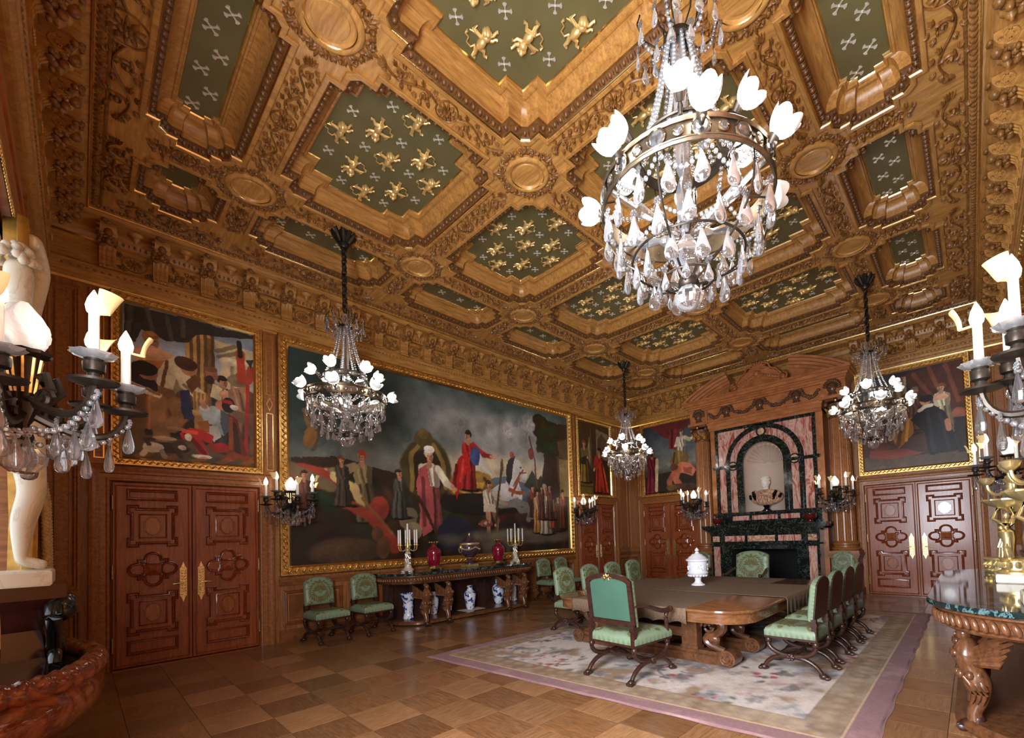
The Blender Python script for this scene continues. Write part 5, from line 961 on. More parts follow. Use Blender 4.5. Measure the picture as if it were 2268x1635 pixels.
for x0, x1 in ((-1.5, -1.08), (-0.82, -0.13), (0.13, 0.82), (1.08, 1.5)):
    for k in range(26):
        t = (k + 0.5) / 26; x = x0 + (x1 - x0) * t; z = 5.24 - 0.16 * math.sin(PI * t) * (1 if abs(x1 - x0) > 0.5 else 0.9); b.ell((x, z + rr.uniform(-0.035, 0.035), 0.69), (0.042, 0.042, 0.04), 6, 4)
b.build('fruit_garland', M['tabledark'], fp, None, 60)
def column_parts():
    sh = MB(); prof = []
    for i in range(14): t = i / 13; prof.append((0.245 - 0.03 * t ** 1.6, 1.35 + 3.15 * t))
    rings = [[(r * (1 - 0.055 * max(0, math.cos(24 * 2 * PI * k / 96))) * math.cos(2 * PI * k / 96), z, r * (1 - 0.055 * max(0, math.cos(24 * 2 * PI * k / 96))) * math.sin(2 * PI * k / 96)) for k in range(96)] for r, z in prof]; sh.loft(rings, True, True)
    Y = basis((0, 0, 0), (1, 0, 0), (0, 0, 1), (0, 1, 0))
    base = MB().mb(MB().lathe([(0.3, 1.12), (0.32, 1.16), (0.3, 1.2), (0.27, 1.21), (0.265, 1.25), (0.29, 1.27), (0.29, 1.31), (0.26, 1.33), (0.245, 1.36)], 28), Y); base.box(-0.33, 0.33, 1.06, 1.12, -0.33, 0.33)
    ped = MB(); ped.box(-0.33, 0.33, 0.0, 0.18, -0.36, 0.33); ped.box(-0.29, 0.29, 0.18, 0.94, -0.36, 0.29); ped.box(-0.32, 0.32, 0.94, 1.0, -0.36, 0.32); ped.box(-0.345, 0.345, 1.0, 1.06, -0.36, 0.345); ped.ridge(rect(-0.22, 0.22, 0.27, 0.86), [(0, 0.29), (0, 0.305), (0.02, 0.31), (0.035, 0.29)])
    cap = MB().mb(MB().lathe([(0.22, 4.46), (0.24, 4.49), (0.225, 4.52), (0.23, 4.7), (0.28, 4.82)], 24), Y); cap.mi = 1
    for k in range(8):
        a = 2 * PI * k / 8
        for z, r, h in ((4.53, 0.225, 0.13), (4.63, 0.24, 0.13)):
            aa = a + (PI / 8 if z > 4.6 else 0)
            for q in (-1, 0, 1): cap.tube([(math.cos(aa + q * 0.14) * r, z, math.sin(aa + q * 0.14) * r), (math.cos(aa + q * 0.16) * (r + 0.03), z + h * 0.6, math.sin(aa + q * 0.16) * (r + 0.03)), (math.cos(aa + q * 0.12) * (r + 0.075), z + h * 0.85, math.sin(aa + q * 0.12) * (r + 0.075))], [0.03, 0.028, 0.012], 5)
    for k in range(4): a = PI / 2 * k; cap.ell((math.cos(a) * 0.3, 4.88, math.sin(a) * 0.3), (0.05, 0.06, 0.05), 7, 5)
    cap.mi = 0
    for k in range(4):
        a = PI / 4 + PI / 2 * k; cap.ell((math.cos(a) * 0.34, 4.82, math.sin(a) * 0.34), (0.06, 0.07, 0.06), 8, 6)
    ab = [(0.36 * math.cos(PI / 4 + PI / 2 * k + o), 0.36 * math.sin(PI / 4 + PI / 2 * k + o)) if abs(o) < 0.2 else (0.27 * math.cos(PI / 4 + PI / 2 * k + o), 0.27 * math.sin(PI / 4 + PI / 2 * k + o)) for k in range(4) for o in (-0.12, 0.12, PI / 4)]
    cap.loft([[(x, z, y) for x, y in ab] for z in (4.88, 4.93)], True, True); cap.mi = 1; cap.loft([[(x * 1.02, z, y * 1.02) for x, y in ab] for z in (4.93, 4.95)], True, True)
    return sh.mesh('column_shaft', M['walnut'], 30), base.mesh('column_base', M['walnut'], 40), ped.mesh('pedestal', M['walnutdark'], 0), cap.mesh('capital', [M['consolewood'], M['giltdark']], 60)
cp = column_parts()
for s in (-1, 1):
    c = link('column', cp[0], fp, T((s * 1.86, 0, 0.43))); link('column_base', cp[1], c); link('pedestal', cp[2], c); link('capital', cp[3], c)
M['headmarble'] = plain('white_head_marble', lin(248, 238, 222), 0.35, var=0.03)
# bust in the niche
t = tag(empty('bust', basis((F - 0.5, CY, Z0 + 0.02), (0, -1, 0), (-1, 0, 0), (0, 0, 1))), 'classical male bust with white head and coloured stone drapery in the niche', 'bust')
b = MB(); b.lathe([(0.13, 0.0), (0.13, 0.03), (0.09, 0.05), (0.06, 0.09), (0.09, 0.14), (0.1, 0.17)], 16); b.build('socle', M['blackmarble'], t, None, 40)
def ring(z, rx, ry, cy=0.0, n=20, p=2.0): return [(rx * math.copysign(abs(math.cos(2 * PI * k / n)) ** (2 / p), math.cos(2 * PI * k / n)), cy + ry * math.copysign(abs(math.sin(2 * PI * k / n)) ** (2 / p), math.sin(2 * PI * k / n)), z) for k in range(n)]
b = MB(); b.loft([ring(0.16, 0.08, 0.06), ring(0.20, 0.24, 0.10), ring(0.28, 0.40, 0.14), ring(0.38, 0.47, 0.16), ring(0.46, 0.45, 0.16), ring(0.53, 0.36, 0.15), ring(0.58, 0.22, 0.13), ring(0.61, 0.12, 0.11)], True, True)
for k in range(9): x = -0.36 + 0.09 * k; b.tube([(x, 0.10, 0.56 - abs(x) * 0.3), (x * 0.9, 0.165, 0.42), (x * 0.7, 0.13, 0.26)], 0.022, 5)
b.tube([(-0.3, 0.1, 0.56), (-0.1, 0.17, 0.47), (0.12, 0.175, 0.46), (0.3, 0.12, 0.55)], 0.05, 6); b.build('drapery', M['pinkmarble'], t, None, 50)
b = MB()
for s in (-1, 1): b.tube([(s * 0.30, 0.13, 0.55), (s * 0.27, 0.175, 0.44), (s * 0.24, 0.15, 0.32)], [0.05, 0.055, 0.03], 6); b.tube([(s * 0.42, 0.06, 0.46), (s * 0.38, 0.13, 0.36)], 0.04, 6)
b.build('dark_sash', M['blackmarble'], t, None, 50)
b = MB(); b.loft([ring(0.56, 0.085, 0.08), ring(0.64, 0.075, 0.075, 0.01), ring(0.68, 0.085, 0.095, 0.03), ring(0.72, 0.10, 0.125, 0.04), ring(0.78, 0.108, 0.135, 0.03), ring(0.84, 0.112, 0.14, 0.02), ring(0.90, 0.105, 0.13, 0.01), ring(0.95, 0.07, 0.09, 0.0), ring(0.97, 0.02, 0.03, 0)], True, True)
b.loft([ring(0.745, 0.03, 0.02, 0.165, 8), ring(0.775, 0.024, 0.03, 0.175, 8), ring(0.83, 0.014, 0.016, 0.155, 8)], True, True)
for s in (-1, 1): b.ell((s * 0.045, 0.145, 0.832), (0.038, 0.022, 0.013), 8, 5); b.ell((s * 0.045, 0.147, 0.812), (0.022, 0.016, 0.013), 8, 5); b.ell((s * 0.11, 0.02, 0.79), (0.018, 0.03, 0.045), 7, 5)
b.ell((0, 0.158, 0.722), (0.036, 0.016, 0.01), 8, 5); b.ell((0, 0.155, 0.705), (0.03, 0.016, 0.01), 8, 5); b.ell((0, 0.14, 0.675), (0.04, 0.03, 0.03), 8, 5)
rr = random.Random(3)
for k in range(70):
    a = rr.uniform(0, 2 * PI); e = rr.uniform(0.25, 1.5); x, y, z = 0.113 * math.cos(e) * math.cos(a), 0.142 * math.cos(e) * math.sin(a), 0.85 + 0.12 * math.sin(e)
    if y > 0.07 and z < 0.9: continue
    b.ell((x, y + 0.015, z), 0.022, 6, 4)
b.build('head', M['headmarble'], t, None, 60)
for s in (-1, 1):
    b = MB(); b.lathe([(0.08, 0), (0.085, 0.02), (0.06, 0.035), (0.06, 0.05), (0.12, 0.08), (0.145, 0.13), (0.14, 0.18), (0.15, 0.195), (0.15, 0.21), (0.135, 0.21), (0.12, 0.12), (0.0, 0.08)], 24, caps=False)
    o = b.build('bowl', M['brownbowl'], None, basis((F - 1.02, CY - s * 1.22, 1.86), (1, 0, 0), (0, 1, 0), (0, 0, 1)), 50)
    tag(o, 'dark red footed bowl on the mantel end nearer the kneeling-figure double door' if 0 else ('dark red bowl on the mantel shelf, right end' if s > 0 else 'dark red bowl on the mantel shelf, left end'), 'bowl', 'bowls on the mantel')
# ================================================================ RUG
def rugpaint():
    p = Paint(420, 320, 7.0 / 5.4); n1 = p.fbm(7, 5) * 1.3 + p.fbm(22, 3) * 0.8; n2 = p.fbm(13, 4) * 1.3 + p.fbm(34, 3) * 0.7; n3 = p.fbm(24, 4) * 1.6; n4 = p.fbm(30, 3)
    base = np.array((190, 174, 164.)); p.C[:] = base
    def ad(al, c): p.mix(al, c)
    ad(np.clip(n1 * 4.5, 0, 0.85), (132, 134, 142)); ad(np.clip(n2 * 4.5, 0, 0.8), (150, 118, 88)); ad(np.clip(-n2 * 4.0, 0, 0.8), (212, 198, 186)); ad(np.clip(n3 * 3.5 - 0.3, 0, 0.8), (112, 104, 102)); ad(np.clip(p.fbm(18, 3) * 5 - 0.9, 0, 0.5), (176, 118, 118))
    for k in range(34):
        x, y = rng.random(), rng.random(); 
        if 0.3 < x < 0.68 and 0.28 < y < 0.72: continue
        for q in range(9): p.blob(x + rng.normal(0, 0.016), y + rng.normal(0, 0.013), 0.003 + rng.random() * 0.006, 0.003 + rng.random() * 0.004, ((164, 92, 96), (184, 134, 132), (146, 74, 82))[q % 3], rng.random() * 3, 1.0, 1.6, 0.6)
        for q in range(5): p.blob(x + rng.normal(0, 0.03), y + rng.normal(0, 0.03), 0.008, 0.005, (112, 112, 100), rng.random() * 3, 1.0, 1.6, 0.5)
    for k in range(16):
        x, y = 0.08 + rng.random() * 0.84, 0.08 + rng.random() * 0.84; r = 0.04 + rng.random() * 0.05; p.line([(a / p.a + x - x, b_) for a, b_ in [((x * p.a) + u - 0, y + v - 0) for u, v in spiral((0, 0), r, r * 0.3, rng.random() * 6, 1.1, 18)]], 0.0035, (150, 120, 92) if k % 2 else (132, 134, 138), 0.5)
    e = np.minimum(np.minimum(p.X, p.a - p.X), np.minimum(p.V, 1 - p.V))
    ad(((e < 0.105) & (e > 0.045)) * (0.75 + n4 * 0.6), (134, 108, 82)); cell = np.abs(np.sin(p.X * 90)) * np.abs(np.sin(p.V * 90)); ad(((e < 0.098) & (e > 0.05)) * np.clip(cell - 0.25, 0, 1) * 0.7, (186, 164, 132)); ad((e < 0.047) * (e > 0.04) * 0.9, (196, 164, 130)); ad((e < 0.041) * 1.0, (142, 108, 108)); ad((e < 0.04) * np.clip(n3 * 2, 0, 0.6), (170, 136, 134))
    return p
p = rugpaint(); me = p.mesh('rug', 1.0, 1.0, M['rug'], 1.0)
nv = len(me.vertices); cov = np.empty(nv * 3, np.float32); me.vertices.foreach_get('co', cov); cov = cov.reshape(-1, 3); u, v = cov[:, 0], cov[:, 1]
c00, c01, c11, c10 = [np.array(q) for q in (RUG[1], RUG[0], RUG[3], RUG[2])]   # u along the room, v towards the long wall
P = (c00[None] * ((1 - u) * (1 - v))[:, None] + c10[None] * (u * (1 - v))[:, None] + c11[None] * (u * v)[:, None] + c01[None] * ((1 - u) * v)[:, None])
wv = 0.012 * (np.sin(u * 61 + v * 3) + np.sin(v * 47 + 1.3)); ed = np.minimum(np.minimum(u, 1 - u), np.minimum(v, 1 - v)) < 0.004
P[:, 0] += np.where(ed, wv * 0.6, 0); P[:, 1] += np.where(ed, wv * 0.7, 0)
cov[:, 0], cov[:, 1] = P[:, 0], P[:, 1]; cov[:, 2] = np.where(ed, 0.004, 0.016 + 0.001 * np.sin(u * 300) * np.sin(v * 240)); me.vertices.foreach_set('co', cov.ravel()); me.polygons.foreach_set('use_smooth', [True] * len(me.polygons)); me.update()
tag(link('rug', me), 'large faded floral wool rug with mauve border under the dining table', 'rug')
# ================================================================ DINING TABLE
TX0, TX1, TY0, TY1, TZ = 5.0, 8.95, 1.95, 5.18, 0.76
tb = tag(empty('dining_table', T((0, 0, 0.017))), 'wide walnut dining table with rounded corners on carved scroll-footed trestles', 'table'); TZ -= 0.017
def rrect(x0, x1, y0, y1, r, n=8):
    return arc((x1 - r, y0 + r), r, -PI / 2, 0, n) + arc((x1 - r, y1 - r), r, 0, PI / 2, n) + arc((x0 + r, y1 - r), r, PI / 2, PI, n) + arc((x0 + r, y0 + r), r, PI, 1.5 * PI, n)
def rr3(d, z, r=0.5): return [(x, y, z) for x, y in rrect(TX0 + d, TX1 - d, TY0 + d, TY1 - d, r - d)]
b = MB(); b.loft([rr3(0.05, TZ - 0.045), rr3(0.01, TZ - 0.04), rr3(0.0, TZ - 0.025), rr3(0.006, TZ - 0.006), rr3(0.02, TZ)], True, True); b.build('tabletop', M['tablewood'], tb, None, 30)
b = MB(); b.loft([rr3(0.06, TZ - 0.17), rr3(0.055, TZ - 0.165), rr3(0.055, TZ - 0.045)], False, False); b.loft([rr3(0.05, TZ - 0.17), rr3(0.05, TZ - 0.15), rr3(0.058, TZ - 0.148)]); b.loft([rr3(0.05, TZ - 0.17), rr3(0.1, TZ - 0.17)]); b.build('apron', M['tablewood'], tb, None, 30)
def trestle():
    D = {}; b = MB(); y0, y1 = 2.25, 4.88
    sec = [(-0.09, 0.0), (-0.09, 0.1), (-0.06, 0.12), (-0.06, 0.16), (0.06, 0.16), (0.06, 0.12), (0.09, 0.1), (0.09, 0.0)]
    b.loft([[(x, y, z) for x, z in sec] for y in (y0 + 0.16, y1 - 0.16)], True, True)
    for s, y in ((-1, y0 + 0.09), (1, y1 - 0.09)):
        pl = [(0.105 * math.cos(2 * PI * k / 20) + y, 0.105 + 0.105 * math.sin(2 * PI * k / 20)) for k in range(20)]; b.loft([[(x, yy, z) for yy, z in pl] for x in (-0.12, 0.12)], True, True)
        for x in (-0.12, 0.12): b.tube([(x, yy, z) for yy, z in spiral((y, 0.105), 0.09, 0.02, 0, 2 * s, 24)], 0.012, 5)
    D['foot'] = b
    b = MB()
    for yc in (2.86, 4.27): b.bbox(-0.075, 0.075, yc - 0.11, yc + 0.11, 0.16, TZ - 0.16, 0.01); b.box(-0.09, 0.09, yc - 0.125, yc + 0.125, 0.16, 0.2); b.box(-0.09, 0.09, yc - 0.125, yc + 0.125, TZ - 0.21, TZ - 0.16); b.mi = 1; b.mb(MB().ridge(rect(-0.07, 0.07, 0.24, TZ - 0.26), [(0, 0), (0.002, 0.006), (0.01, 0.006), (0.012, 0)]), basis((-0.075, yc, 0), (0, -1, 0), (0, 0, 1), (-1, 0, 0))); b.mi = 0
    b.box(-0.05, 0.05, 2.9, 4.2, 0.3, 0.42); D['pillar'] = b
    for i, (s, yc) in enumerate(((-1, 2.75), (1, 4.38))):
        b = MB(); pth = bez((yc, 0.58), (yc + s * 0.42, 0.62), (yc + s * 0.4, 0.38), (yc + s * 0.12, 0.34), 12) + bez((yc + s * 0.12, 0.34), (yc + s * 0.02, 0.25), (yc + s * 0.2, 0.2), (yc + s * 0.34, 0.17), 6)[1:]
        b.tube([(0, y, z) for y, z in pth], [0.075 - 0.002 * k for k in range(len(pth))], 8, True, 1.0, (1, 0, 0)); 
        for x in (-0.07, 0.07): b.tube([(x, y, z) for y, z in spiral((yc + s * 0.16, 0.47), 0.1, 0.02, 0, -s * 1.5, 18)], 0.02, 6)
        b.ell((0, yc + s * 0.2, 0.3), (0.05, 0.08, 0.1), 8, 6); D['bracket%d' % i] = b
    return D
td = trestle()
for x in (5.42, 6.25, 8.5):
    for nm, key, mm in (('sledge_foot', 'foot', M['tabledark']), ('pillar', 'pillar', [M['tabledark'], M['giltdark']]), ('scroll_bracket', 'bracket0', M['tabledark']), ('scroll_bracket', 'bracket1', M['tabledark'])):
        if x == 5.42: td[key + 'm'] = td[key].mesh(nm, mm, 40)
        link(nm, td[key + 'm'], tb, T((x, 0, 0)))
b = MB(); b.box(5.45, 8.5, 3.45, 3.65, 0.06, 0.14); b.build('stretcher', M['tabledark'], tb, None, 0)
# lace runners
def scallop(n, d): return [d * (1 - abs(math.sin(PI * k / 4))) for k in range(n + 1)]
def runner(lo, hi, span, axis, z, label, drop0, drop1):
    b = MB(); n = 48; prof = []
    a0, a1 = span
    prof = [(a0 - 0.012, z - drop0), (a0 - 0.014, z - 0.03), (a0, z - 0.004), (a0 + 0.02, z)] + [(a0 + (a1 - a0) * k / 8, z) for k in range(1, 8)] + [(a1 - 0.02, z), (a1, z - 0.004), (a1 + 0.014, z - 0.03), (a1 + 0.012, z - drop1)]
    rows = []
    for i, (a, zz) in enumerate(prof):
        row = []
        for k in range(n + 1):
            t = lo + (hi - lo) * k / n; z2 = zz; aa = a
            if i in (0, len(prof) - 1): z2 += 0.03 * abs(math.sin(PI * k / 6)); aa += 0.008 * math.sin(k * 1.3) * (-1 if i == 0 else 1)
            row.append((aa, t, z2) if axis == 'x' else (t, aa, z2))
        rows.append(row)
    b.loft(rows, closed=False); o = b.build('lace_runner', M['lace'], None, None, 50)
    md = o.modifiers.new('thick', 'SOLIDIFY'); md.thickness = 0.004; md.offset = 1
    tag(o, label, 'table runner')
runner(2.70, 4.62, (TX0, TX1), 'x', TZ + 0.02, 'brown lace runner lying the length of the table, hanging behind the near armchair', 0.2, 0.2)
runner(6.4, 7.95, (TY0, TY1), 'y', TZ + 0.026, 'brown lace runner crossing the table, hanging over the side by the row of chairs', 0.24, 0.24)
# white covered urn
t = tag(empty('covered_urn', T((7.19, 3.63, TZ + 0.032))), 'white porcelain covered urn standing in the middle of the table', 'urn')
b = MB(); b.lathe([(0.115, 0), (0.12, 0.01), (0.11, 0.025), (0.09, 0.03), (0.06, 0.06), (0.05, 0.09), (0.06, 0.12), (0.055, 0.13), (0.12, 0.16), (0.17, 0.19), (0.185, 0.22), (0.17, 0.24), (0.155, 0.25), (0.165, 0.30), (0.165, 0.40), (0.16, 0.41), (0.19, 0.425), (0.195, 0.44), (0.16, 0.44)], 40, caps=True)
for k in range(16): a = 2 * PI * k / 16; b.ell((0.15 * math.cos(a), 0.15 * math.sin(a), 0.18), (0.025, 0.025, 0.03), 6, 4)
rr = random.Random(2)
for k in range(40):
    a = rr.choice((0.8, 2.4, 3.9, 5.4)) + rr.gauss(0, 0.22); b.ell((0.166 * math.cos(a), 0.166 * math.sin(a), 0.33 + rr.gauss(0, 0.03)), (0.016, 0.016, 0.016), 5, 4)
b.build('vase_body', M['white'], t, None, 40)
b = MB(); b.lathe([(0.2, 0.44), (0.195, 0.455), (0.17, 0.465), (0.14, 0.50), (0.11, 0.515), (0.09, 0.54), (0.05, 0.55), (0.03, 0.57), (0.035, 0.58), (0.02, 0.59)], 32); b.lathe([(0.0, 0.59), (0.035, 0.6), (0.04, 0.61), (0.02, 0.64), (0.0, 0.66)], 12, caps=False); b.build('lid', M['white'], t, None, 40)
# ================================================================ CHAIRS (local: front faces +y)
def damask_paint(n, seat=False):
    p = Paint(n, n, 1.0); mint, ol = (122, 140, 112), (100, 94, 56); p.C[:] = mint
    def bl(x, y, rx, ry, a=0.0, c=ol):
        p.blob(x, y, rx, ry, c, a, 0.2, 0.25); p.blob(1 - x, y, rx, ry, c, -a, 0.2, 0.25)
    cy = 0.52
    for k in range(9): a = -PI / 2 + PI * (k - 4) / 9.5; bl(0.5 + 0.17 * math.cos(a), cy + 0.17 * math.sin(a), 0.10, 0.03, a)
    for k in range(12): a = -1.2 + 2.9 * k / 11; bl(0.5 + 0.36 * math.cos(a), cy + 0.36 * math.sin(a) - 0.02, 0.075, 0.026, a + 0.7)
    for k in range(7): a = 0.1 + 1.5 * k / 6; bl(0.5 + 0.24 * math.cos(a), cy + 0.24 * math.sin(a), 0.06, 0.02, a - 0.5)
    p.blob(0.5, cy, 0.07, 0.07, ol); p.blob(0.5, cy, 0.045, 0.045, mint); p.blob(0.5, cy, 0.025, 0.025, ol); p.blob(0.5, 0.16, 0.05, 0.07, ol); bl(0.43, 0.2, 0.05, 0.02, 0.9); bl(0.36, 0.3, 0.012, 0.10, 0.6); bl(0.30, 0.3, 0.012, 0.08, 0.6, mint)
    p.blob(0.5, 0.80, 0.05, 0.10, ol); bl(0.12, 0.9, 0.09, 0.07); bl(0.12, 0.9, 0.05, 0.035, 0, mint); bl(0.08, 0.08, 0.07, 0.05, 0.6); bl(0.22, 0.06, 0.05, 0.025, -0.4); bl(0.06, 0.3, 0.03, 0.06)
    return p.C
DP = damask_paint(64)
def padded(zfun, x_half, v0, front, back, bulge, place_, name, n=56):
    # upholstered pad: painted front grid plus sides; place_(u, w, d) maps width, height and depth to chair space
    vs2, cols, fs = [], [], []
    def cl(c): return [(q / 255 / 12.92) if q / 255 <= 0.04045 else ((q / 255 + 0.055) / 1.055) ** 2.4 for q in c]
    for i in range(n + 1):
        for j in range(n + 1):
            u, v = j / n, i / n; x = (2 * u - 1) * x_half; zt = zfun(x); z = v0 + (zt - v0) * v
            e = min(u, 1 - u, v, 1 - v); k = min(1.0, e / 0.16); bz = front + bulge * (1 - (1 - k) ** 2) - 0.014 * max(0, 1 - e / 0.03) ** 2
            vs2.append(place_(x, z, bz)); cols.append(cl(DP[min(63, int((1 - v) * 63.9)), min(63, int(u * 63.9))]))
    fs += [(i * (n + 1) + j, i * (n + 1) + j + 1, (i + 1) * (n + 1) + j + 1, (i + 1) * (n + 1) + j) for i in range(n) for j in range(n)]
    edge = [j for j in range(n + 1)] + [(i + 1) * (n + 1) + n for i in range(n)] + [n * (n + 1) + n - 1 - j for j in range(n)] + [(n - 1 - i) * (n + 1) for i in range(n - 1)]
    L = len(edge); base = len(vs2)
    for q, e in enumerate(edge):
        i, j = divmod(e, n + 1); x = (2 * j / n - 1) * x_half; z = v0 + (zfun(x) - v0) * i / n; vs2.append(place_(x, z, back)); cols.append(cl((118, 138, 112) if (q // 3) % 2 else (98, 112, 82)))
    fs += [(edge[q], base + q, base + (q + 1) % L, edge[(q + 1) % L]) for q in range(L)]; fs.append(tuple(base + q for q in range(L)))
    me = bpy.data.meshes.new(name); me.from_pydata(vs2, [], fs); at = me.color_attributes.new('paint', 'FLOAT_COLOR', 'POINT')
    rgba = np.ones((len(vs2), 4), np.float32); rgba[:, :3] = np.array(cols); at.data.foreach_set('color', rgba.ravel()); me.materials.append(M['damaskp']); me.polygons.foreach_set('use_smooth', [True] * len(fs)); me.update()
    try: me.set_sharp_from_angle(angle=math.radians(50))
    except Exception: pass
    return me
M['damaskp'] = paintmat('damask_silk', 0.4, 0.06)
def camel(hw, z0, z1, zs):
    return [(-hw, z0), (hw, z0), (hw, zs), (hw * 0.93, zs + 0.012)] + [(hw * 0.93 * math.cos(PI * k / 14), zs + 0.015 + (z1 - zs - 0.015) * (math.sin(PI * k / 14) ** 1.4)) for k in range(1, 14)] + [(-hw * 0.93, zs + 0.012), (-hw, zs)]
def paw():
    b = MB(); b.ell((0, 0.02, 0.035), (0.04, 0.05, 0.035), 8, 6)
    for k in range(4): b.ell((-0.03 + 0.02 * k, 0.065 - 0.006 * abs(k - 1.5), 0.022), (0.013, 0.024, 0.02), 6, 5)
    return b
PAW = paw().mesh('paw', M['darkwood'], 60)
def chair_proto(name, arm=False):
    t = empty(name); hw = 0.355 if arm else 0.265; sd = 0.36 if arm else 0.29; zs = 0.47
    sz = [(-hw, -sd + 0.02), (hw, -sd + 0.02), (hw + 0.02, sd), (-hw - 0.02, sd)]
    def q(k, z): return [(x * k, y * k, z) for x, y in sz]
    link('seat', padded(lambda x: sd, hw + 0.01, -sd + 0.02, zs + 0.035, zs - 0.045, 0.05, lambda x, y, d: (x * (1 + 0.04 * y / sd), y, d), 'seat'), t)
    b = MB(); b.loft([q(0.97, zs - 0.075), q(1.0, zs - 0.07), q(1.0, zs - 0.045)], True, True); b.build('seat_rail', M['darkwood'], t, None, 0)
    zt = 1.13 if not arm else 1.24; bh = hw * (0.95 if not arm else 0.98)
    ol = camel(bh, 0.63, zt, zt - 0.085); yb = -sd - 0.01
    zf = lambda x: zt - 0.085 + 0.085 * max(0.0, 1 - (abs(x) / (bh * 0.95)) ** 2) ** 0.8
    if arm:
        ol2 = camel(bh - 0.045, 0.69, zt - 0.05, zt - 0.13)
        cz = sum(p[1] for p in ol) / len(ol); link('backrest', padded(zf, bh, 0.63, yb + 0.07, yb + 0.025, 0.03, lambda x, z, d: (x, d - 0.12 * (z - cz), z), 'backrest'), t)
        f = MB(); f.ridge(ol, [(0, 0), (0, 0.035), (0.055, 0.035), (0.055, 0.012), (0.055, 0.0)]); cz = sum(p[1] for p in ol) / len(ol)
        Mx = basis((0, yb + 0.02, 0), (1, 0, 0), (0, 0, 1), (0, -1, 0))
        sh = Matrix.Identity(4); sh[1][2] = -0.12; sh[1][3] = 0.12 * cz
        f.xf(sh @ Mx); f.build('back_frame', M['darkwood'], t, None, 30)
        f = MB(); f.prism(ol2, 0.002, 0.012); f.xf(sh @ Mx); f.build('back_panel', M['silk'], t, None, 0)
        f = MB(); leafspray(f, 0, zt - 0.05, PI / 2, 0.05, 5, 0.014, 0.014); leafspray(f, 0.02, zt - 0.05, 0, 0.07, 3, 0.01, 0.01); leafspray(f, -0.02, zt - 0.05, PI, 0.07, 3, 0.01, 0.01); f.xf(sh @ Mx @ T((0, 0, 0.034))); f.build('gilt_crest', M['giltdark'], t, None, 60)
    else:
        cz = sum(p[1] for p in ol) / len(ol); link('backrest', padded(zf, bh, 0.63, yb + 0.055, yb + 0.005, 0.03, lambda x, z, d: (x, d - 0.12 * (z - cz), z), 'backrest'), t)
        f = MB(); f.prism(camel(bh - 0.012, 0.64, zt - 0.012, zt - 0.095), 0.0, 0.012); cz = sum(p[1] for p in ol) / len(ol); sh = Matrix.Identity(4); sh[1][2] = -0.12; sh[1][3] = 0.12 * cz
        f.xf(sh @ basis((0, yb + 0.004, 0), (1, 0, 0), (0, 0, 1), (0, -1, 0))); f.build('back_cover', M['darkwood'], t, None, 0)
    for x in (-1, 1):
        b = MB(); b.bbox(x * (bh - 0.025) - 0.025, x * (bh - 0.025) + 0.025, yb + 0.02, yb + 0.075, zs - 0.07, 0.66, 0.006); b.box(x * (bh - 0.025) - 0.032, x * (bh - 0.025) + 0.032, yb + 0.012, yb + 0.083, 0.575, 0.61); b.build('back_post', M['darkwood'], t, None, 0)
        xs = x * (hw - 0.025)
        for fy in (1, -1):
            up_ = bez((fy * sd * 0.92, zs - 0.09), (fy * sd * 0.98, 0.25), (fy * sd * 0.5, 0.21), (0, 0.205), 9); lo_ = bez((0, 0.2), (fy * sd * 0.55, 0.21), (fy * sd * 0.95, 0.14), (fy * sd * 1.08, 0.05), 9)
            b = MB(); b.tube([(xs, y, z) for y, z in up_], [0.026 + 0.004 * (k / 9) for k in range(10)], 7); b.ell((xs, fy * sd * 0.9, zs - 0.1), (0.035, 0.04, 0.04), 8, 6); b.build('upper_curve', M['darkwood'], t, None, 60)
            b = MB(); b.tube([(xs, y, z) for y, z in lo_], [0.03 - 0.006 * (k / 9) for k in range(10)], 7); o = b.build('leg', M['darkwood'], t, None, 60)
            link('paw', PAW, o, T((xs, fy * sd * 1.06, 0)) @ (R3('Z', 0 if fy > 0 else PI)))
        b = MB(); b.ell((xs + x * 0.02, 0, 0.2), (0.025, 0.045, 0.045), 8, 6)
        for k in range(6): b.ell((xs + x * 0.035, 0.03 * math.cos(k * PI / 3), 0.2 + 0.03 * math.sin(k * PI / 3)), 0.015, 5, 4)
        b.build('rosette', M['darkwood'], t, None, 60)
    b = MB(); n = 14; b.tube([(-hw + 0.03 + (2 * hw - 0.06) * k / n, 0, 0.2) for k in range(n + 1)], [0.018 + 0.012 * (k % 3 == 1) for k in range(n + 1)], 8, True, 1, (0, 0, 1)); b.build('stretcher', M['darkwood'], t, None, 60)
    if arm:
        for x in (-1, 1):
            b = MB(); pts = bez((x * (bh - 0.02), yb + 0.05, 0.86), (x * (bh + 0.01), -0.05, 0.90), (x * (hw + 0.03), 0.08, 0.72), (x * (hw + 0.03), sd - 0.05, 0.76), 12); b.tube(pts, [0.022 + 0.008 * (k / 12) for k in range(13)], 8); b.ell((pts[-1][0], pts[-1][1] + 0.02, pts[-1][2]), (0.04, 0.045, 0.04), 8, 6); b.build('arm', M['darkwood'], t, None, 60)
            b = MB(); b.tube(bez((x * (hw + 0.02), sd - 0.07, 0.74), (x * (hw + 0.02), sd - 0.16, 0.66), (x * (hw - 0.0), sd - 0.02, 0.56), (x * (hw - 0.01), sd - 0.08, zs - 0.04), 10), 0.026, 8); b.build('arm_support', M['darkwood'], t, None, 60)
    return t
sc0 = chair_proto('side_chair'); ac0 = chair_proto('armchair', True); used = {}
def place(proto, x, y, rz, label, group, z=0.0, sc_=1.0):
    Mx = T((x, y, z)) @ R3('Z', rz) @ S3(sc_, sc_, sc_); k = proto.name
    if k not in used: used[k] = 1; proto.matrix_basis = Mx; o = proto
    else: o = copy_tree(proto, None, Mx)
    tag(o, label, 'chair', group); return o
rg_ = 0.017
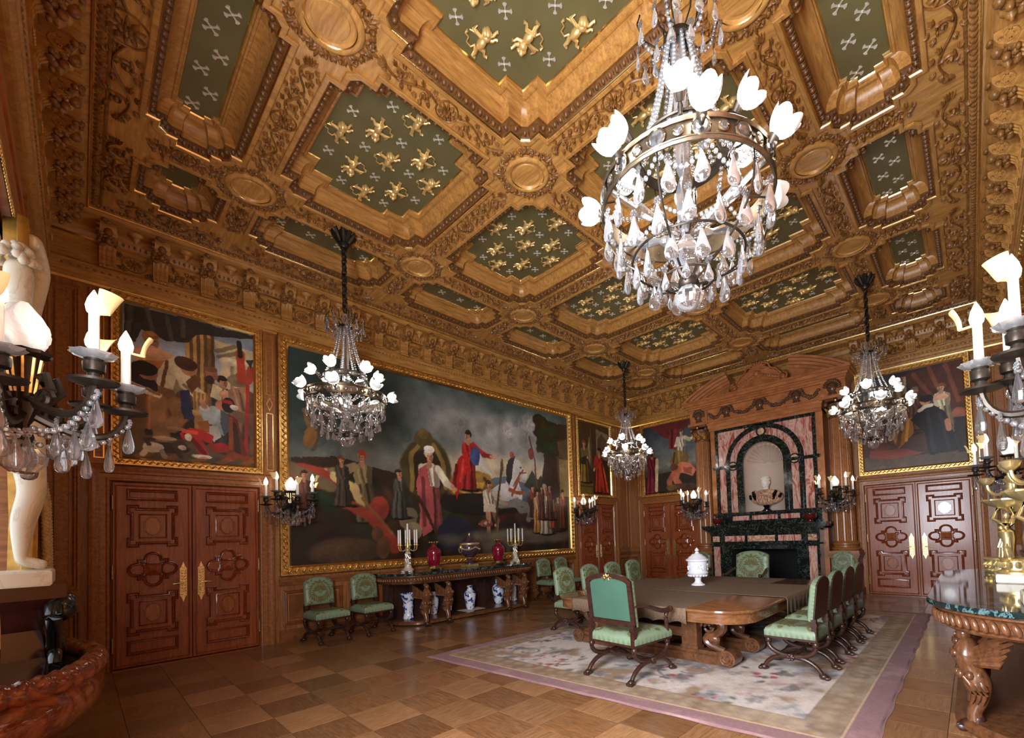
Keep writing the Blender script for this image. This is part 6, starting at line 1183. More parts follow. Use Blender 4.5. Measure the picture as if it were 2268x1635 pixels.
place(ac0, 4.50, 3.22, -PI / 2 - 0.06, 'green armchair at the near table end, its plain silk back to the viewer', 'armchairs at the table ends', rg_)
place(ac0, 9.42, 3.62, PI / 2, 'green damask armchair at the far table end in front of the fireplace', 'armchairs at the table ends', rg_)
ordn = ('first', 'second', 'third', 'fourth')
for k in range(4):
    place(sc0, 5.74 + 0.76 * k, 1.63, -0.04, 'dark walnut framed green chair seen from its side along the table, %s from the viewer' % ordn[k], 'side chairs at the table', rg_)
    place(sc0, 5.95 + 0.74 * k, 5.42, PI, 'green damask chair across the table toward the big painting, %s from the viewer' % ordn[k], 'side chairs at the table', rg_)
place(sc0, 2.92, 8.68, PI + 0.1, 'green damask chair against the wall by the double door beside the kneeling-man painting', 'side chairs along the walls')
place(sc0, 3.72, 8.68, PI + 0.1, 'green damask chair against the wall touching the marble-topped console end', 'side chairs along the walls')
place(sc0, 8.55, 8.68, PI, 'green damask chair just beyond the far end of the console', 'side chairs along the walls')
place(sc0, 9.25, 8.68, PI, 'green damask chair under the painting corner next to the far double door', 'side chairs along the walls')
place(sc0, 12.25, 2.42, PI / 2, 'green damask chair standing before the column right of the fireplace', 'side chairs along the walls')
place(sc0, 12.25, 6.12, PI / 2, 'green damask chair left of the fireplace, mostly hidden behind the white urn', 'side chairs along the walls')
# ================================================================ CONSOLES
def dshape(x0, x1, dep, r, d=0.0, n=10):
    # plan: straight back at y=0, rounded front corners, front at y=-dep
    return [(x1 - d, 0)] + [(x1 - d, -(dep - r) )] + arc((x1 - r, -(dep - r)), r - d, 0, -PI / 2, n)[1:] + arc((x0 + r, -(dep - r)), r - d, -PI / 2, -PI, n) + [(x0 + d, 0)]
def console(name, Mx, label, leg_y=-0.94):
    t = tag(empty(name, Mx), label, 'console table'); x0, x1, dep, r = -1.95, 1.95, 1.02, 0.72; H = 1.08
    def rg(d, z): return [(x, y, z) for x, y in dshape(x0, x1, dep, r, d)]
    b = MB(); b.loft([rg(0.02, H - 0.05), rg(0.0, H - 0.04), rg(0.0, H - 0.015), rg(0.012, H)], True, True); b.build('marble_top', M['topmarble'], t, None, 25)
    b = MB(); b.loft([rg(0.03, H - 0.05), rg(0.05, H - 0.06), rg(0.05, H - 0.075), rg(0.09, H - 0.09), rg(0.06, H - 0.12), rg(0.07, H - 0.17), rg(0.1, H - 0.19), rg(0.09, H - 0.205), rg(0.12, H - 0.225), rg(0.2, H - 0.23)], True, True); b.build('frieze_rail', M['consolewood'], t, None, 30)
    g = MB(); pth = dshape(x0, x1, dep, r, 0.055, 24); tot = 0; pos = 0.0
    for (xa, ya), (xb, yb) in zip(pth, pth[1:]):
        L = math.hypot(xb - xa, yb - ya)
        while pos < tot + L:
            f = (pos - tot) / L; cx_, cy_ = xa + (xb - xa) * f, ya + (yb - ya) * f; an = math.atan2(yb - ya, xb - xa)
            g.ell((cx_, cy_, H - 0.135), (0.026, 0.022, 0.05), 7, 5, R3('Z', an) @ R3('Y', 0.35)); pos += 0.062
        tot += L
    g.build('gadroon_band', M['consolewood'], t, None, 60)
    b = MB()
    def rg2(d, z): return [(x, y, z) for x, y in dshape(x0 + 0.25, x1 - 0.25, dep - 0.14, r - 0.1, d)]
    b.loft([rg2(0.03, 0.02), rg2(0.0, 0.03), rg2(0.0, 0.07), rg2(0.03, 0.09), rg2(0.05, 0.10)], True, True); b.build('shelf', M['consolewood'], t, None, 25)
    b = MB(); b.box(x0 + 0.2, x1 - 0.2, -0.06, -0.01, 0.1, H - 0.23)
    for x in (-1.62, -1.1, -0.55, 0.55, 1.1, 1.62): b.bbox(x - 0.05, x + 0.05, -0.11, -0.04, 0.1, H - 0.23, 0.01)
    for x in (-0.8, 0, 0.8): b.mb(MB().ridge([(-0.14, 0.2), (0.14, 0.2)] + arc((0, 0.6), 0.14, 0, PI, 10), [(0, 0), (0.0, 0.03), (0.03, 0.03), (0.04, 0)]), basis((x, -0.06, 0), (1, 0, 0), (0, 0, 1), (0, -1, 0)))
    b.build('back_panel', M['darkwood'], t, None, 25)  # darker wood than the rest: shade under the top put into its colour
    # winged caryatid legs
    if 'cary' not in globals():
        global cary
        bd = MB()
        bd.stube([(0, 0.0, 0.05), (0, -0.005, 0.16), (0, 0.03, 0.28), (0, 0.02, 0.40), (0, -0.01, 0.52), (0, -0.03, 0.62), (0, -0.025, 0.70), (0, -0.02, 0.765)], [0.055, 0.045, 0.055, 0.085, 0.072, 0.09, 0.065, 0.03], 12, 4, up=(1, 0, 0))
        for s in (-1, 1):
            for q in range(3): bd.stube([(s * 0.05, -0.06 + 0.04 * q, 0.46), (s * 0.07, 0.0 + 0.03 * q, 0.36), (s * 0.05, -0.02 + 0.03 * q, 0.24)], [0.02, 0.022, 0.01], 6)
        for s in (-1, 1): bd.ell((s * 0.042, -0.095, 0.635), (0.036, 0.035, 0.036), 8, 6)
        bd.ell((0, -0.04, 0.79), (0.045, 0.05, 0.06), 9, 7); bd.ell((0, -0.09, 0.785), (0.012, 0.014, 0.016), 6, 4); bd.ell((0, 0.0, 0.83), (0.05, 0.05, 0.03), 8, 5)
        for k in range(8): bd.ell((0.07 * math.cos(k * PI / 4), -0.02 + 0.07 * math.sin(k * PI / 4), 0.47), (0.03, 0.03, 0.04), 6, 4)
        pw = MB(); pw.mb(paw(), R3('Z', PI) @ S3(1.4, 1.4, 1.5)); pw.ell((0, 0.01, 0.1), (0.05, 0.05, 0.06), 7, 5)
        wg = MB()
        for s in (-1, 1):
            for k in range(5): wg.tube([(s * 0.05, 0.0, 0.66 - 0.025 * k), (s * (0.13 + 0.01 * k), 0.10 + 0.01 * k, 0.76 - 0.04 * k), (s * (0.15), 0.24 - 0.02 * k, 0.83 - 0.05 * k)], [0.02, 0.026, 0.008], 5)
        cary = (bd.mesh('caryatid', M['consolewood'], 60), pw.mesh('paw', M['darkwood'], 60), wg.mesh('wing', M['consolewood'], 60))
    for x in (-1.30, -0.80, 0.80, 1.30):
        o = link('caryatid_leg', cary[0], t, T((x, leg_y, 0)) @ S3(1.1, 1.1, 1.0)); link('paw', cary[1], o); link('wing', cary[2], o)
    return t
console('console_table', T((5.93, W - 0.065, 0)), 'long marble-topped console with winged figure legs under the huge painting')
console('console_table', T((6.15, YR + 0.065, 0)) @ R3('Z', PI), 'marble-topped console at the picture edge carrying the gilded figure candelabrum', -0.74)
HT = 1.08
# candelabra with seven candles
def candelabrum(x, y, label):
    t = tag(empty('candelabrum', T((x, y, HT))), label, 'candelabrum', 'candelabra on the long console'); b = MB()
    for k in range(3): a = 2 * PI * k / 3 + 0.5; b.bbox(0.1 * math.cos(a) - 0.03, 0.1 * math.cos(a) + 0.03, 0.1 * math.sin(a) - 0.03, 0.1 * math.sin(a) + 0.03, 0, 0.04, 0.008)
    b.lathe([(0.11, 0.03), (0.12, 0.05), (0.1, 0.07), (0.07, 0.11), (0.06, 0.15), (0.075, 0.17), (0.05, 0.18)], 12); b.build('base', M['silver'], t, None, 30)
    b = MB()
    for k in range(3):
        a = 2 * PI * k / 3; b.tube([(0.03 * math.cos(a), 0.03 * math.sin(a), 0.17), (0.04 * math.cos(a + .3), 0.04 * math.sin(a + .3), 0.28), (0.035 * math.cos(a), 0.035 * math.sin(a), 0.38), (0.03 * math.cos(a), 0.03 * math.sin(a), 0.43)], [0.03, 0.036, 0.032, 0.012], 7); b.ell((0.034 * math.cos(a), 0.034 * math.sin(a), 0.455), 0.022, 7, 5)
    b.build('figure_group', M['silver'], t, None, 60)
    b = MB(); b.lathe([(0.03, 0.46), (0.05, 0.48), (0.025, 0.5), (0.03, 0.55), (0.015, 0.6), (0.03, 0.66), (0.03, 0.69)], 10); b.build('stem', M['bronzegilt'], t, None, 40)
    for k in range(6):
        a = 2 * PI * k / 6 + 0.26; c, s = math.cos(a), math.sin(a); b = MB(); p = bez((0.02, 0.5), (0.1, 0.4), (0.19, 0.42), (0.185, 0.54), 9); b.tube([(r * c, r * s, z) for r, z in p], 0.009, 6); b.lathe([(0.012, 0.54), (0.04, 0.555), (0.04, 0.562), (0.018, 0.57), (0.022, 0.6), (0.018, 0.6)], 8, (0.185 * c, 0.185 * s, 0)); b.build('arm', M['bronzegilt'], t, None, 50)
        b = MB(); b.lathe([(0.016, 0.59), (0.015, 0.87), (0.004, 0.875)], 8, (0.185 * c, 0.185 * s, 0)); b.build('candle', M['wax'], t, None, 40)
    b = MB(); b.lathe([(0.017, 0.68), (0.015, 1.0), (0.004, 1.005)], 8); b.build('candle', M['wax'], t, None, 40)
candelabrum(4.50, 8.72, 'silvered seven candle candelabrum on the console end nearer the viewer'); candelabrum(7.38, 8.72, 'silvered seven candle candelabrum on the console end nearer the fireplace')
for x, lb in ((5.09, 'oxblood red glazed vase between the lidded urn and the near candelabrum'), (6.83, 'oxblood red glazed vase between the lidded urn and the far candelabrum')):
    t = tag(empty('red_vase', T((x, 8.72, HT))), lb, 'vase', 'red vases on the long console')
    b = MB(); b.lathe([(0.1, 0.09), (0.115, 0.12), (0.14, 0.24), (0.155, 0.36), (0.15, 0.42), (0.12, 0.46), (0.07, 0.49), (0.055, 0.52), (0.055, 0.56)], 28); b.build('vase_body', M['redglaze'], t, None, 50)
    b = MB(); b.lathe([(0.12, 0.03), (0.125, 0.05), (0.11, 0.06), (0.115, 0.085), (0.1, 0.1)], 20)
    for k in range(4): a = PI / 2 * k + .5; b.tube([(0.1 * math.cos(a), 0.1 * math.sin(a), 0.05), (0.17 * math.cos(a), 0.17 * math.sin(a), 0.05), (0.16 * math.cos(a), 0.16 * math.sin(a), 0.012)], 0.014, 6)
    b.build('mount', M['oldbrass'], t, None, 50)
    b = MB(); b.lathe([(0.055, 0.54), (0.075, 0.57), (0.09, 0.6), (0.075, 0.6)], 20)
    for k in range(10): a = 2 * PI * k / 10; b.ell((0.095 * math.cos(a), 0.095 * math.sin(a), 0.6), (0.03, 0.025, 0.018), 6, 4)
    b.build('rim_mount', M['oldbrass'], t, None, 60)
t = tag(empty('lidded_urn', T((6.0, 8.72, HT))), 'purple lidded urn with gilt garland and ring handles at the console centre', 'urn')
b = MB(); b.bbox(-0.14, 0.14, -0.14, 0.14, 0, 0.07, 0.008); b.build('plinth', M['bronzegilt'], t, None, 0)
b = MB(); b.lathe([(0.11, 0.07), (0.11, 0.09), (0.06, 0.12), (0.045, 0.17), (0.07, 0.2), (0.06, 0.21), (0.16, 0.28), (0.22, 0.36), (0.235, 0.44), (0.215, 0.51), (0.19, 0.54)], 32); b.build('vase_body', M['porphyry'], t, None, 50)
b = MB(); b.lathe([(0.21, 0.54), (0.19, 0.58), (0.12, 0.62), (0.1, 0.66), (0.06, 0.69), (0.02, 0.71)], 24, flute=(0.05, 12)); b.build('lid', M['porphyry'], t, None, 50)
b = MB(); b.lathe([(0.205, 0.5), (0.225, 0.52), (0.225, 0.545), (0.2, 0.56)], 32, caps=False); b.lathe([(0.09, 0.2), (0.095, 0.215), (0.06, 0.22)], 20, caps=False); b.ell((0, 0, 0.745), (0.025, 0.025, 0.045), 8, 6)
for k in range(48): a = 2 * PI * k / 48; b.ell((0.237 * math.cos(a), 0.237 * math.sin(a), 0.46 - 0.06 * abs(math.sin(2 * a))), 0.019, 5, 4)
for s in (-1, 1): b.tube([(s * 0.24, 0.055 * math.cos(q), 0.39 + 0.055 * math.sin(q)) for q in [2 * PI * i / 14 for i in range(14)]], 0.011, 5, closed=True); b.ell((s * 0.235, 0, 0.46), (0.04, 0.04, 0.05), 7, 5)
b.build('gilt_mounts', M['bronzegilt'], t, None, 60)
# blue and white porcelain on the shelf
BK = [(0.09, 0), (0.1, 0.02), (0.08, 0.06), (0.075, 0.16), (0.085, 0.2), (0.09, 0.24), (0.08, 0.28), (0.09, 0.34), (0.13, 0.44), (0.145, 0.46), (0.13, 0.46), (0.08, 0.36)]
BV = [(0.08, 0), (0.085, 0.02), (0.1, 0.1), (0.13, 0.26), (0.135, 0.34), (0.12, 0.39), (0.075, 0.43), (0.06, 0.46), (0.06, 0.52), (0.07, 0.54), (0.05, 0.54)]
for prof, x, y, s, lb in ((BK, 4.55, 8.85, 1.15, 'blue and white flared beaker vase under the near console end'), (BV, 5.16, 8.92, 0.9, 'blue and white vase behind the first winged console leg'), (BV, 6.02, 8.78, 1.0, 'blue and white baluster vase on a white mat under the console'), (BV, 6.95, 8.92, 1.1, 'blue and white vase behind the third winged console leg'), (BK, 7.4, 8.9, 1.15, 'blue and white vase at the far end of the console shelf')):
    b = MB(); b.lathe([(r * s, z * s) for r, z in prof], 24, caps=False); o = b.build('porcelain_vase', M['bluewhite'], None, T((x, y, 0.104)), 50); tag(o, lb, 'vase', 'blue and white vases under the console')
b = MB(); b.bbox(-0.28, 0.28, -0.16, 0.16, 0, 0.004, 0.001); tag(b.build('cloth_mat', M['mat'], None, T((6.02, 8.74, 0.1)), 0), 'white rectangular mat under the middle blue and white vase', 'mat')
# ================================================================ CHANDELIERS
def teardrop(L=0.185, w=0.046, t=0.024):
    b = MB(); prof = [(0.05, 0), (0.25, -0.12), (0.5, -0.32), (0.85, -0.58), (1.0, -0.76), (0.85, -0.91), (0.45, -0.985), (0.05, -1.0)]
    b.loft([[(w * r * math.cos(2 * PI * k / 10), t * r * math.sin(2 * PI * k / 10), z * L) for k in range(10)] for r, z in prof], True, True)
    for k in range(6): a = PI * 2 * k / 6; b.ell((0.014 * math.cos(a), 0, 0.014 + 0.014 * math.sin(a)), (0.011, 0.008, 0.011), 5, 4)
    return b
DROP = teardrop().mesh('crystal_drop', M['crystal'], 30); DROPS = teardrop(0.12, 0.03, 0.016).mesh('crystal_drop', M['crystal'], 30)
def beads(path, r, sp):
    b = MB(); P = [Vector(p) for p in path]; acc = 0.0
    for a, c in zip(P, P[1:]):
        L = (c - a).length
        while acc < L: q = a + (c - a) * (acc / L); b.ell(q, (r, r, r), 6, 4); acc += sp
        acc -= L
    return b
def tulip():
    b = MB()
    for k in range(5):
        a0 = 2 * PI * k / 5; op = 0.0 if k % 2 else 0.35; nu, nv = 6, 8; rows = []
        for i in range(nv + 1):
            t = i / nv; r = 0.018 + 0.086 * math.sin(PI * min(1.0, 0.05 + 0.62 * t)) ** 0.75 + op * 0.05 * t ** 3; z = 0.165 * t ** 1.15 - op * 0.03 * t ** 4
            ha = (0.92 - 0.25 * t ** 5); rows.append([])
            for j in range(nu + 1):
                s_ = 2 * j / nu - 1; a = a0 + s_ * ha; rr_ = r * (1 - 0.07 * s_ * s_) + 0.004 * (k % 2); zz = z - 0.05 * t ** 2 * s_ * s_
                rows[-1].append((rr_ * math.cos(a), rr_ * math.sin(a), zz))
        b.loft(rows, closed=False)
    b.ell((0, 0, 0.07), (0.045, 0.045, 0.05), 8, 6); return b
TUL = tulip().mesh('tulip_shade', M['tulip'], 70)
def pol(r, a, z): return (r * math.cos(a), r * math.sin(a), z)
def ch_parts():
    D = {}
    b = MB(); b.lathe([(0.05, 6.22), (0.07, 6.26), (0.06, 6.3), (0.09, 6.36), (0.11, 6.44), (0.11, 6.465)], 16)
    for k in range(10):
        a = 2 * PI * k / 10; b.tube([pol(0.07, a, 6.3), pol(0.12, a, 6.38), pol(0.17, a, 6.45), pol(0.15, a, 6.40)], [0.02, 0.03, 0.025, 0.008], 5)
    D['ceiling_rose'] = (b.mesh('ceiling_rose', M['bronze'], 60), None)
    b = MB(); z = 6.22; k = 0
    while z > 5.25:
        b.tube([((0.034 * math.cos(q) if k % 2 else 0), (0 if k % 2 else 0.034 * math.cos(q)), z - 0.045 + 0.06 * math.sin(q)) for q in [2 * PI * i / 12 for i in range(12)]], 0.014, 5, closed=True); z -= 0.082; k += 1
    b.tube([(0, 0, 6.25), (0, 0, 5.1)], 0.006, 5); D['chain'] = (b.mesh('chain', M['bronze'], 60), None)
    b = MB(); b.lathe([(0.02, 5.2), (0.05, 5.12), (0.035, 5.05), (0.06, 4.98), (0.045, 4.8), (0.03, 4.76), (0.05, 4.7), (0.042, 4.45), (0.03, 4.4), (0.05, 4.34), (0.045, 4.1), (0.028, 4.05), (0.055, 3.95), (0.05, 3.7), (0.03, 3.65), (0.06, 3.6), (0.09, 3.5), (0.06, 3.42), (0.02, 3.36)], 12, flute=(0.06, 6)); D['crystal_stem'] = (b.mesh('crystal_stem', M['crystal'], 40), None)
    b = MB(); b.lathe([(0.07, 5.02), (0.1, 5.0), (0.1, 4.97), (0.07, 4.96)], 20, caps=False)
    for k in range(6):
        a = 2 * PI * k / 6; b.tube([pol(0.05, a, 4.98), pol(0.14, a, 4.94), pol(0.23, a, 5.0), pol(0.27, a, 5.12), pol(0.25, a, 5.18)], 0.007, 5); b.tube([pol(0.03, a, 5.0), pol(0.12, a, 5.1), pol(0.14, a, 5.22)], 0.006, 5)
    D['crown_frame'] = (b.mesh('crown_frame', M['bronze'], 60), None)
    b = MB(); h = [(-0.006, 0), (0.006, 0), (0.006, 0.012), (-0.006, 0.012)]
    def hoop(b, r, z, w=0.009): b.tube([pol(r, 2 * PI * i / 40, z) for i in range(40)], w, 5, closed=True)
    hoop(b, 0.286, 4.18); hoop(b, 0.286, 4.245); b.lathe([(0.28, 4.18), (0.28, 4.245)], 40, caps=False); D['upper_ring'] = (b.mesh('upper_ring', M['bronze'], 60), None)
    b = MB(); hoop(b, 0.545, 3.83, 0.012); hoop(b, 0.545, 3.955, 0.012); hoop(b, 0.55, 3.845, 0.005); hoop(b, 0.55, 3.94, 0.005); b.lathe([(0.536, 3.835), (0.536, 3.95)], 48, caps=False)
    for k in range(28):
        a = 2 * PI * k / 28; r = 0.05 if k % 2 == 0 else 0.026; c = pol(0.548, a, 3.892); t_ = (-math.sin(a), math.cos(a), 0)
        b.tube([(c[0] + t_[0] * r * math.cos(q), c[1] + t_[1] * r * math.cos(q), c[2] + r * math.sin(q)) for q in [2 * PI * i / 14 for i in range(14)]], 0.007, 5, closed=True)
    D['lower_ring'] = (b.mesh('lower_ring', M['giltbronzedark'] if 'giltbronzedark' in M else M['ringbronze'], 60), None)
    b = MB()
    for k in range(28):
        a = 2 * PI * k / 28; r = 0.044 if k % 2 == 0 else 0.022; b.ell(pol(0.548, a, 3.892), (0.014, r, r), 8, 6, R3('Z', a))
        b.ell(pol(0.288, a, 4.212), (0.008, 0.018, 0.018), 6, 4, R3('Z', a))
    D['jewels'] = (b.mesh('jewel_band', M['crystal'], 20), 'stuff')
    b = MB()
    for k in range(6):
        a = 2 * PI * k / 6 + 0.3; b.tube([pol(r, a, z) for r, z in ((0.05, 3.66), (0.16, 3.70), (0.2, 3.72), (0.34, 3.77), (0.38, 3.79), (0.52, 3.85))], [0.014, 0.036, 0.018, 0.04, 0.02, 0.016], 8)
    D['crystal_spokes'] = (b.mesh('crystal_spokes', M['crystal'], 40), 'stuff')
    b = MB(); hoop(b, 0.36, 3.5, 0.008); hoop(b, 0.17, 3.36, 0.007)
    for k in range(6):
        a = 2 * PI * k / 6; b.tube([pol(r, a, z) for r, z in bez((0.54, 3.83), (0.56, 3.55), (0.4, 3.42), (0.06, 3.33), 10)], 0.007, 5); b.tube([pol(r, a, z) for r, z in bez((0.29, 4.18), (0.25, 3.95), (0.42, 3.9), (0.54, 3.9), 8)], 0.007, 5)
    b.lathe([(0.04, 3.30), (0.07, 3.33), (0.06, 3.37), (0.03, 3.4)], 12); b.lathe([(0.03, 3.68), (0.05, 3.7), (0.05, 3.74), (0.03, 3.76)], 12); D['wire_cage'] = (b.mesh('wire_cage', M['bronze'], 60), None)
    b = MB(); b.lathe([(0.02, 3.31), (0.06, 3.3), (0.088, 3.26), (0.09, 3.235), (0.075, 3.19), (0.045, 3.165), (0.015, 3.155)], 24, flute=(0.05, 12)); D['bottom_ball'] = (b.mesh('bottom_ball', M['crystal'], 25), None)
    D['bs1'] = beads(bez((0.085, 0, 4.96), (0.13, 0, 4.7), (0.18, 0, 4.45), (0.283, 0, 4.25), 10), 0.016, 0.034).mesh('bead_string', M['bead'], 60)
    D['bs2'] = beads(bez((0.09, 0, 4.98), (0.16, 0, 4.86), (0.22, 0, 4.9), (0.26, 0, 5.13), 8), 0.014, 0.03).mesh('bead_string', M['bead'], 60)
    a = PI / 6
    D['g1'] = beads([pol(0.53 - 0.03 * math.sin(PI * i / 8), 2 * PI / 12 * i / 8, 3.82 - 0.10 * math.sin(PI * i / 8)) for i in range(9)], 0.014, 0.032).mesh('bead_garland', M['bead'], 60)
    D['g2'] = beads([pol(0.42, 2 * PI / 8 * i / 8, 3.58 - 0.09 * math.sin(PI * i / 8)) for i in range(9)], 0.013, 0.032).mesh('bead_garland', M['bead'], 60)
    D['g3'] = beads([pol(0.285 + 0.2 * (i / 8) ** 1.5, 2 * PI / 8 * i / 8, 4.17 - 0.2 * i / 8 - 0.06 * math.sin(PI * i / 8)) for i in range(9)], 0.014, 0.03).mesh('bead_garland', M['bead'], 60)
    for nm, r0, z0, r1, z1 in (('arm_u', 0.29, 4.2, 0.375, 4.235), ('arm_l', 0.52, 3.9, 0.56, 3.93)):
        b = MB(); b.tube(bez((r0, 0, z0), (r0 + 0.08, 0, z0 - 0.06), (r1 - 0.04, 0, z1 - 0.08), (r1, 0, z1), 8), 0.011, 6); b.tube([(r1 - 0.01, 0, z1 - 0.01), (r1 + 0.025, 0, z1 + 0.03)], [0.024, 0.036], 8); b.ell((r0 + 0.05, 0, z0 + 0.01), (0.02, 0.02, 0.03), 6, 4); D[nm] = b.mesh('lamp_arm', M['bronze'], 60)
    return D
M['ringbronze'] = plain('ring_bronze', (0.17, 0.125, 0.08, 1), 0.34, 0.9, var=0.5, vs=10)
CD = ch_parts()
def chandelier(x, y, label, rot=0.0):
    t = tag(empty('chandelier', T((x, y, 0)) @ R3('Z', rot)), label, 'chandelier', 'crystal chandeliers')
    for nm in ('ceiling_rose', 'chain', 'crystal_stem', 'crown_frame', 'upper_ring', 'lower_ring', 'jewels', 'crystal_spokes', 'wire_cage', 'bottom_ball'):
        me, kd = CD[nm]; o = link({'jewels': 'jewel_band'}.get(nm, nm), me, t)
        if kd: o['kind'] = kd
    for k in range(12): link('bead_string', CD['bs1'], t, R3('Z', 2 * PI * k / 12))
    for k in range(6): link('bead_string', CD['bs2'], t, R3('Z', 2 * PI * k / 6))
    for k in range(12): link('bead_garland', CD['g1'], t, R3('Z', 2 * PI * k / 12))
    for k in range(8): link('bead_garland', CD['g2'], t, R3('Z', 2 * PI * k / 8)); link('bead_garland', CD['g3'], t, R3('Z', 2 * PI * k / 8))
    for n, r, z, dm, ph in ((18, 0.52, 3.79, DROP, 0.1), (16, 0.45, 3.63, DROP, 0.3), (12, 0.34, 3.50, DROP, 0.0), (8, 0.19, 3.39, DROPS, 0.2), (12, 0.27, 5.02, DROPS, 0.26), (8, 0.16, 4.95, DROPS, 0.0)):
        for k in range(n): a = 2 * PI * k / n + ph; link('crystal_drop', dm, t, T(pol(r, a, z - 0.02 * (k % 2))) @ R3('Z', a + PI / 2 + 0.5 * math.sin(k * 2.3)))
    for nm, n, r, z, ph in (('arm_u', 6, 0.40, 4.255, 0.25), ('arm_l', 7, 0.58, 3.955, 0.0)):
        for k in range(n):
            a = 2 * PI * k / n + ph; o = link('lamp_arm', CD[nm], t, R3('Z', a)); link('tulip_shade', TUL, o, T((r, 0, z)) @ R3('Y', 0.85 if k % 2 else 1.2) @ R3('Z', k) @ S3(0.8, 0.8, 0.8))
    return t
chandelier(2.66, 1.32, 'largest crystal chandelier, hanging close to the viewer with its chain out of view', 0.2)
chandelier(2.68, 6.98, 'crystal chandelier hanging before the sky of the huge procession painting', 0.5)
chandelier(10.0, 7.0, 'crystal chandelier in the far corner between two paintings', 0.1)
chandelier(9.95, 1.32, 'crystal chandelier in front of the black cloaked man painting', 0.8)
# ================================================================ WALL SCONCES (local: x right, y up, z out of the wall)
def flameglass():
    b = MB(); rings = []; n = 30
    for i in range(12):
        t = i / 11; r = 0.075 * (math.sin(PI * (0.14 + 0.8 * t)) ** 0.8) * (1 - 0.45 * t); ph = 2.2 * t
        rings.append([(r * (1 + 0.16 * math.cos(7 * 2 * PI * k / n + ph * 3)) * math.cos(2 * PI * k / n + ph), 0.21 * t, r * (1 + 0.16 * math.cos(7 * 2 * PI * k / n + ph * 3)) * math.sin(2 * PI * k / n + ph)) for k in range(n)])
    b.loft(rings, True, True); return b
def Yl(prof, n=14, c=(0, 0, 0), **kw): return MB().mb(MB().lathe(prof, n, **kw), T(c) @ basis((0, 0, 0), (1, 0, 0), (0, 0, -1), (0, 1, 0)))
SD = {}
M['flameglass'] = emit('lit_swirled_glass', (1.0, 0.95, 0.88, 1), 0.35, (0.85, 0.86, 0.88, 1), 0.08)
def sconce_parts():
    b = MB(); b.bbox(-0.07, 0.07, -0.25, 0.25, 0, 0.02, 0.008)
    for s in (-1, 1): scroll(b, (s * 0.05, 0.16), 0.05, 0, s * 1.3, 0.014); scroll(b, (s * 0.05, -0.16), 0.05, 0, -s * 1.3, 0.014)
    b.tube([(0, -0.05, 0.02), (0, -0.1, 0.12), (0, -0.04, 0.24), (0, 0.0, 0.28)], 0.02, 7); SD['backplate'] = b.mesh('backplate', M['bronze'], 60)
    b = Yl([(0.02, -0.22), (0.035, -0.18), (0.02, -0.12), (0.05, -0.06), (0.06, -0.02), (0.03, 0.0), (0.035, 0.03), (0.055, 0.2), (0.085, 0.215), (0.09, 0.23), (0.06, 0.235)], 20, (0, 0, 0.28), flute=(0.07, 10)); b.mi = 1
    for k in range(10): a = 2 * PI * k / 10; b.tube([(0.036 * math.cos(a), 0.03, 0.28 + 0.036 * math.sin(a)), (0.058 * math.cos(a), 0.195, 0.28 + 0.058 * math.sin(a))], 0.007, 5)
    b.mi = 0
    for k in range(5): a = -0.3 + k * PI / 4.4 - 0.2; b.tube([(0.05 * math.cos(a), -0.04, 0.28 + 0.05 * math.sin(a)), (0.12 * math.cos(a), 0.05, 0.28 + 0.12 * math.sin(a)), (0.1 * math.cos(a), 0.12, 0.28 + 0.1 * math.sin(a)), (0.07 * math.cos(a), 0.1, 0.28 + 0.07 * math.sin(a))], [0.016, 0.018, 0.014, 0.02], 6)
    SD['shaft'] = b.mesh('shaft', [M['bronze'], M['giltdark']], 40)
    SD['flame'] = MB().mb(flameglass(), T((0, 0.235, 0.28)) @ S3(1.25, 1.1, 1.25)).mesh('flame_glass', M['flameglass'], 60)
    b = MB(); b.tube([(r, z, 0) for r, z in bez((0.03, -0.02), (0.2, -0.14), (0.32, -0.12), (0.34, 0.04), 12)], [0.02 - 0.005 * k / 12 for k in range(13)], 7); scroll_ = spiral((0.1, -0.02), 0.05, 0.012, 0, 1.2, 12); b.tube([(x, y, 0) for x, y in scroll_], 0.01, 5)
    b.mb(Yl([(0.02, 0.03), (0.085, 0.045), (0.09, 0.055), (0.03, 0.06), (0.022, 0.09), (0.038, 0.1), (0.04, 0.14), (0.03, 0.15), (0.036, 0.16)], 14, (0.34, 0, 0))); SD['arm'] = b.mesh('candle_arm', M['bronze'], 50)
    SD['dish'] = Yl([(0.025, 0.155), (0.06, 0.165), (0.082, 0.185), (0.06, 0.172), (0.02, 0.165)], 20, (0.34, 0, 0), caps=False, flute=(0.06, 10)).mesh('drip_dish', M['frost'], 40)
    SD['candle'] = Yl([(0.02, 0.16), (0.019, 0.37), (0.016, 0.375)], 10, (0.34, 0, 0)).mesh('candle_tube', M['wax'], 40)
    SD['bulb'] = Yl([(0.014, 0.37), (0.026, 0.385), (0.03, 0.41), (0.022, 0.445), (0.009, 0.475), (0.002, 0.49)], 12, (0.34, 0, 0)).mesh('flame_bulb', M['candlebulb'], 60)
    b = MB(); rings = []
    for i in range(6):
        t = i / 5; rings.append([(0.34 + 0.055 + 0.03 * t * t + 0.02 * math.cos(q), 0.37 + 0.095 * t, (0.014 + 0.04 * t ** 0.7) * math.sin(q)) for q in [-PI / 2 + PI * k / 8 for k in range(9)]])
    b.loft(rings, closed=False); b.tube([(0.345, 0.375, 0), (0.41, 0.37, 0)], 0.006, 5); SD['shade'] = b.mesh('shell_shade', M['shade'], 60)
    b = MB(); b.mb(beads([(0.05 + 0.3 * i / 8, -0.16 - 0.07 * math.sin(PI * i / 8) + 0.14 * i / 8, 0) for i in range(9)], 0.015, 0.032)); SD['garland'] = b.mesh('bead_garland', M['bead'], 60)
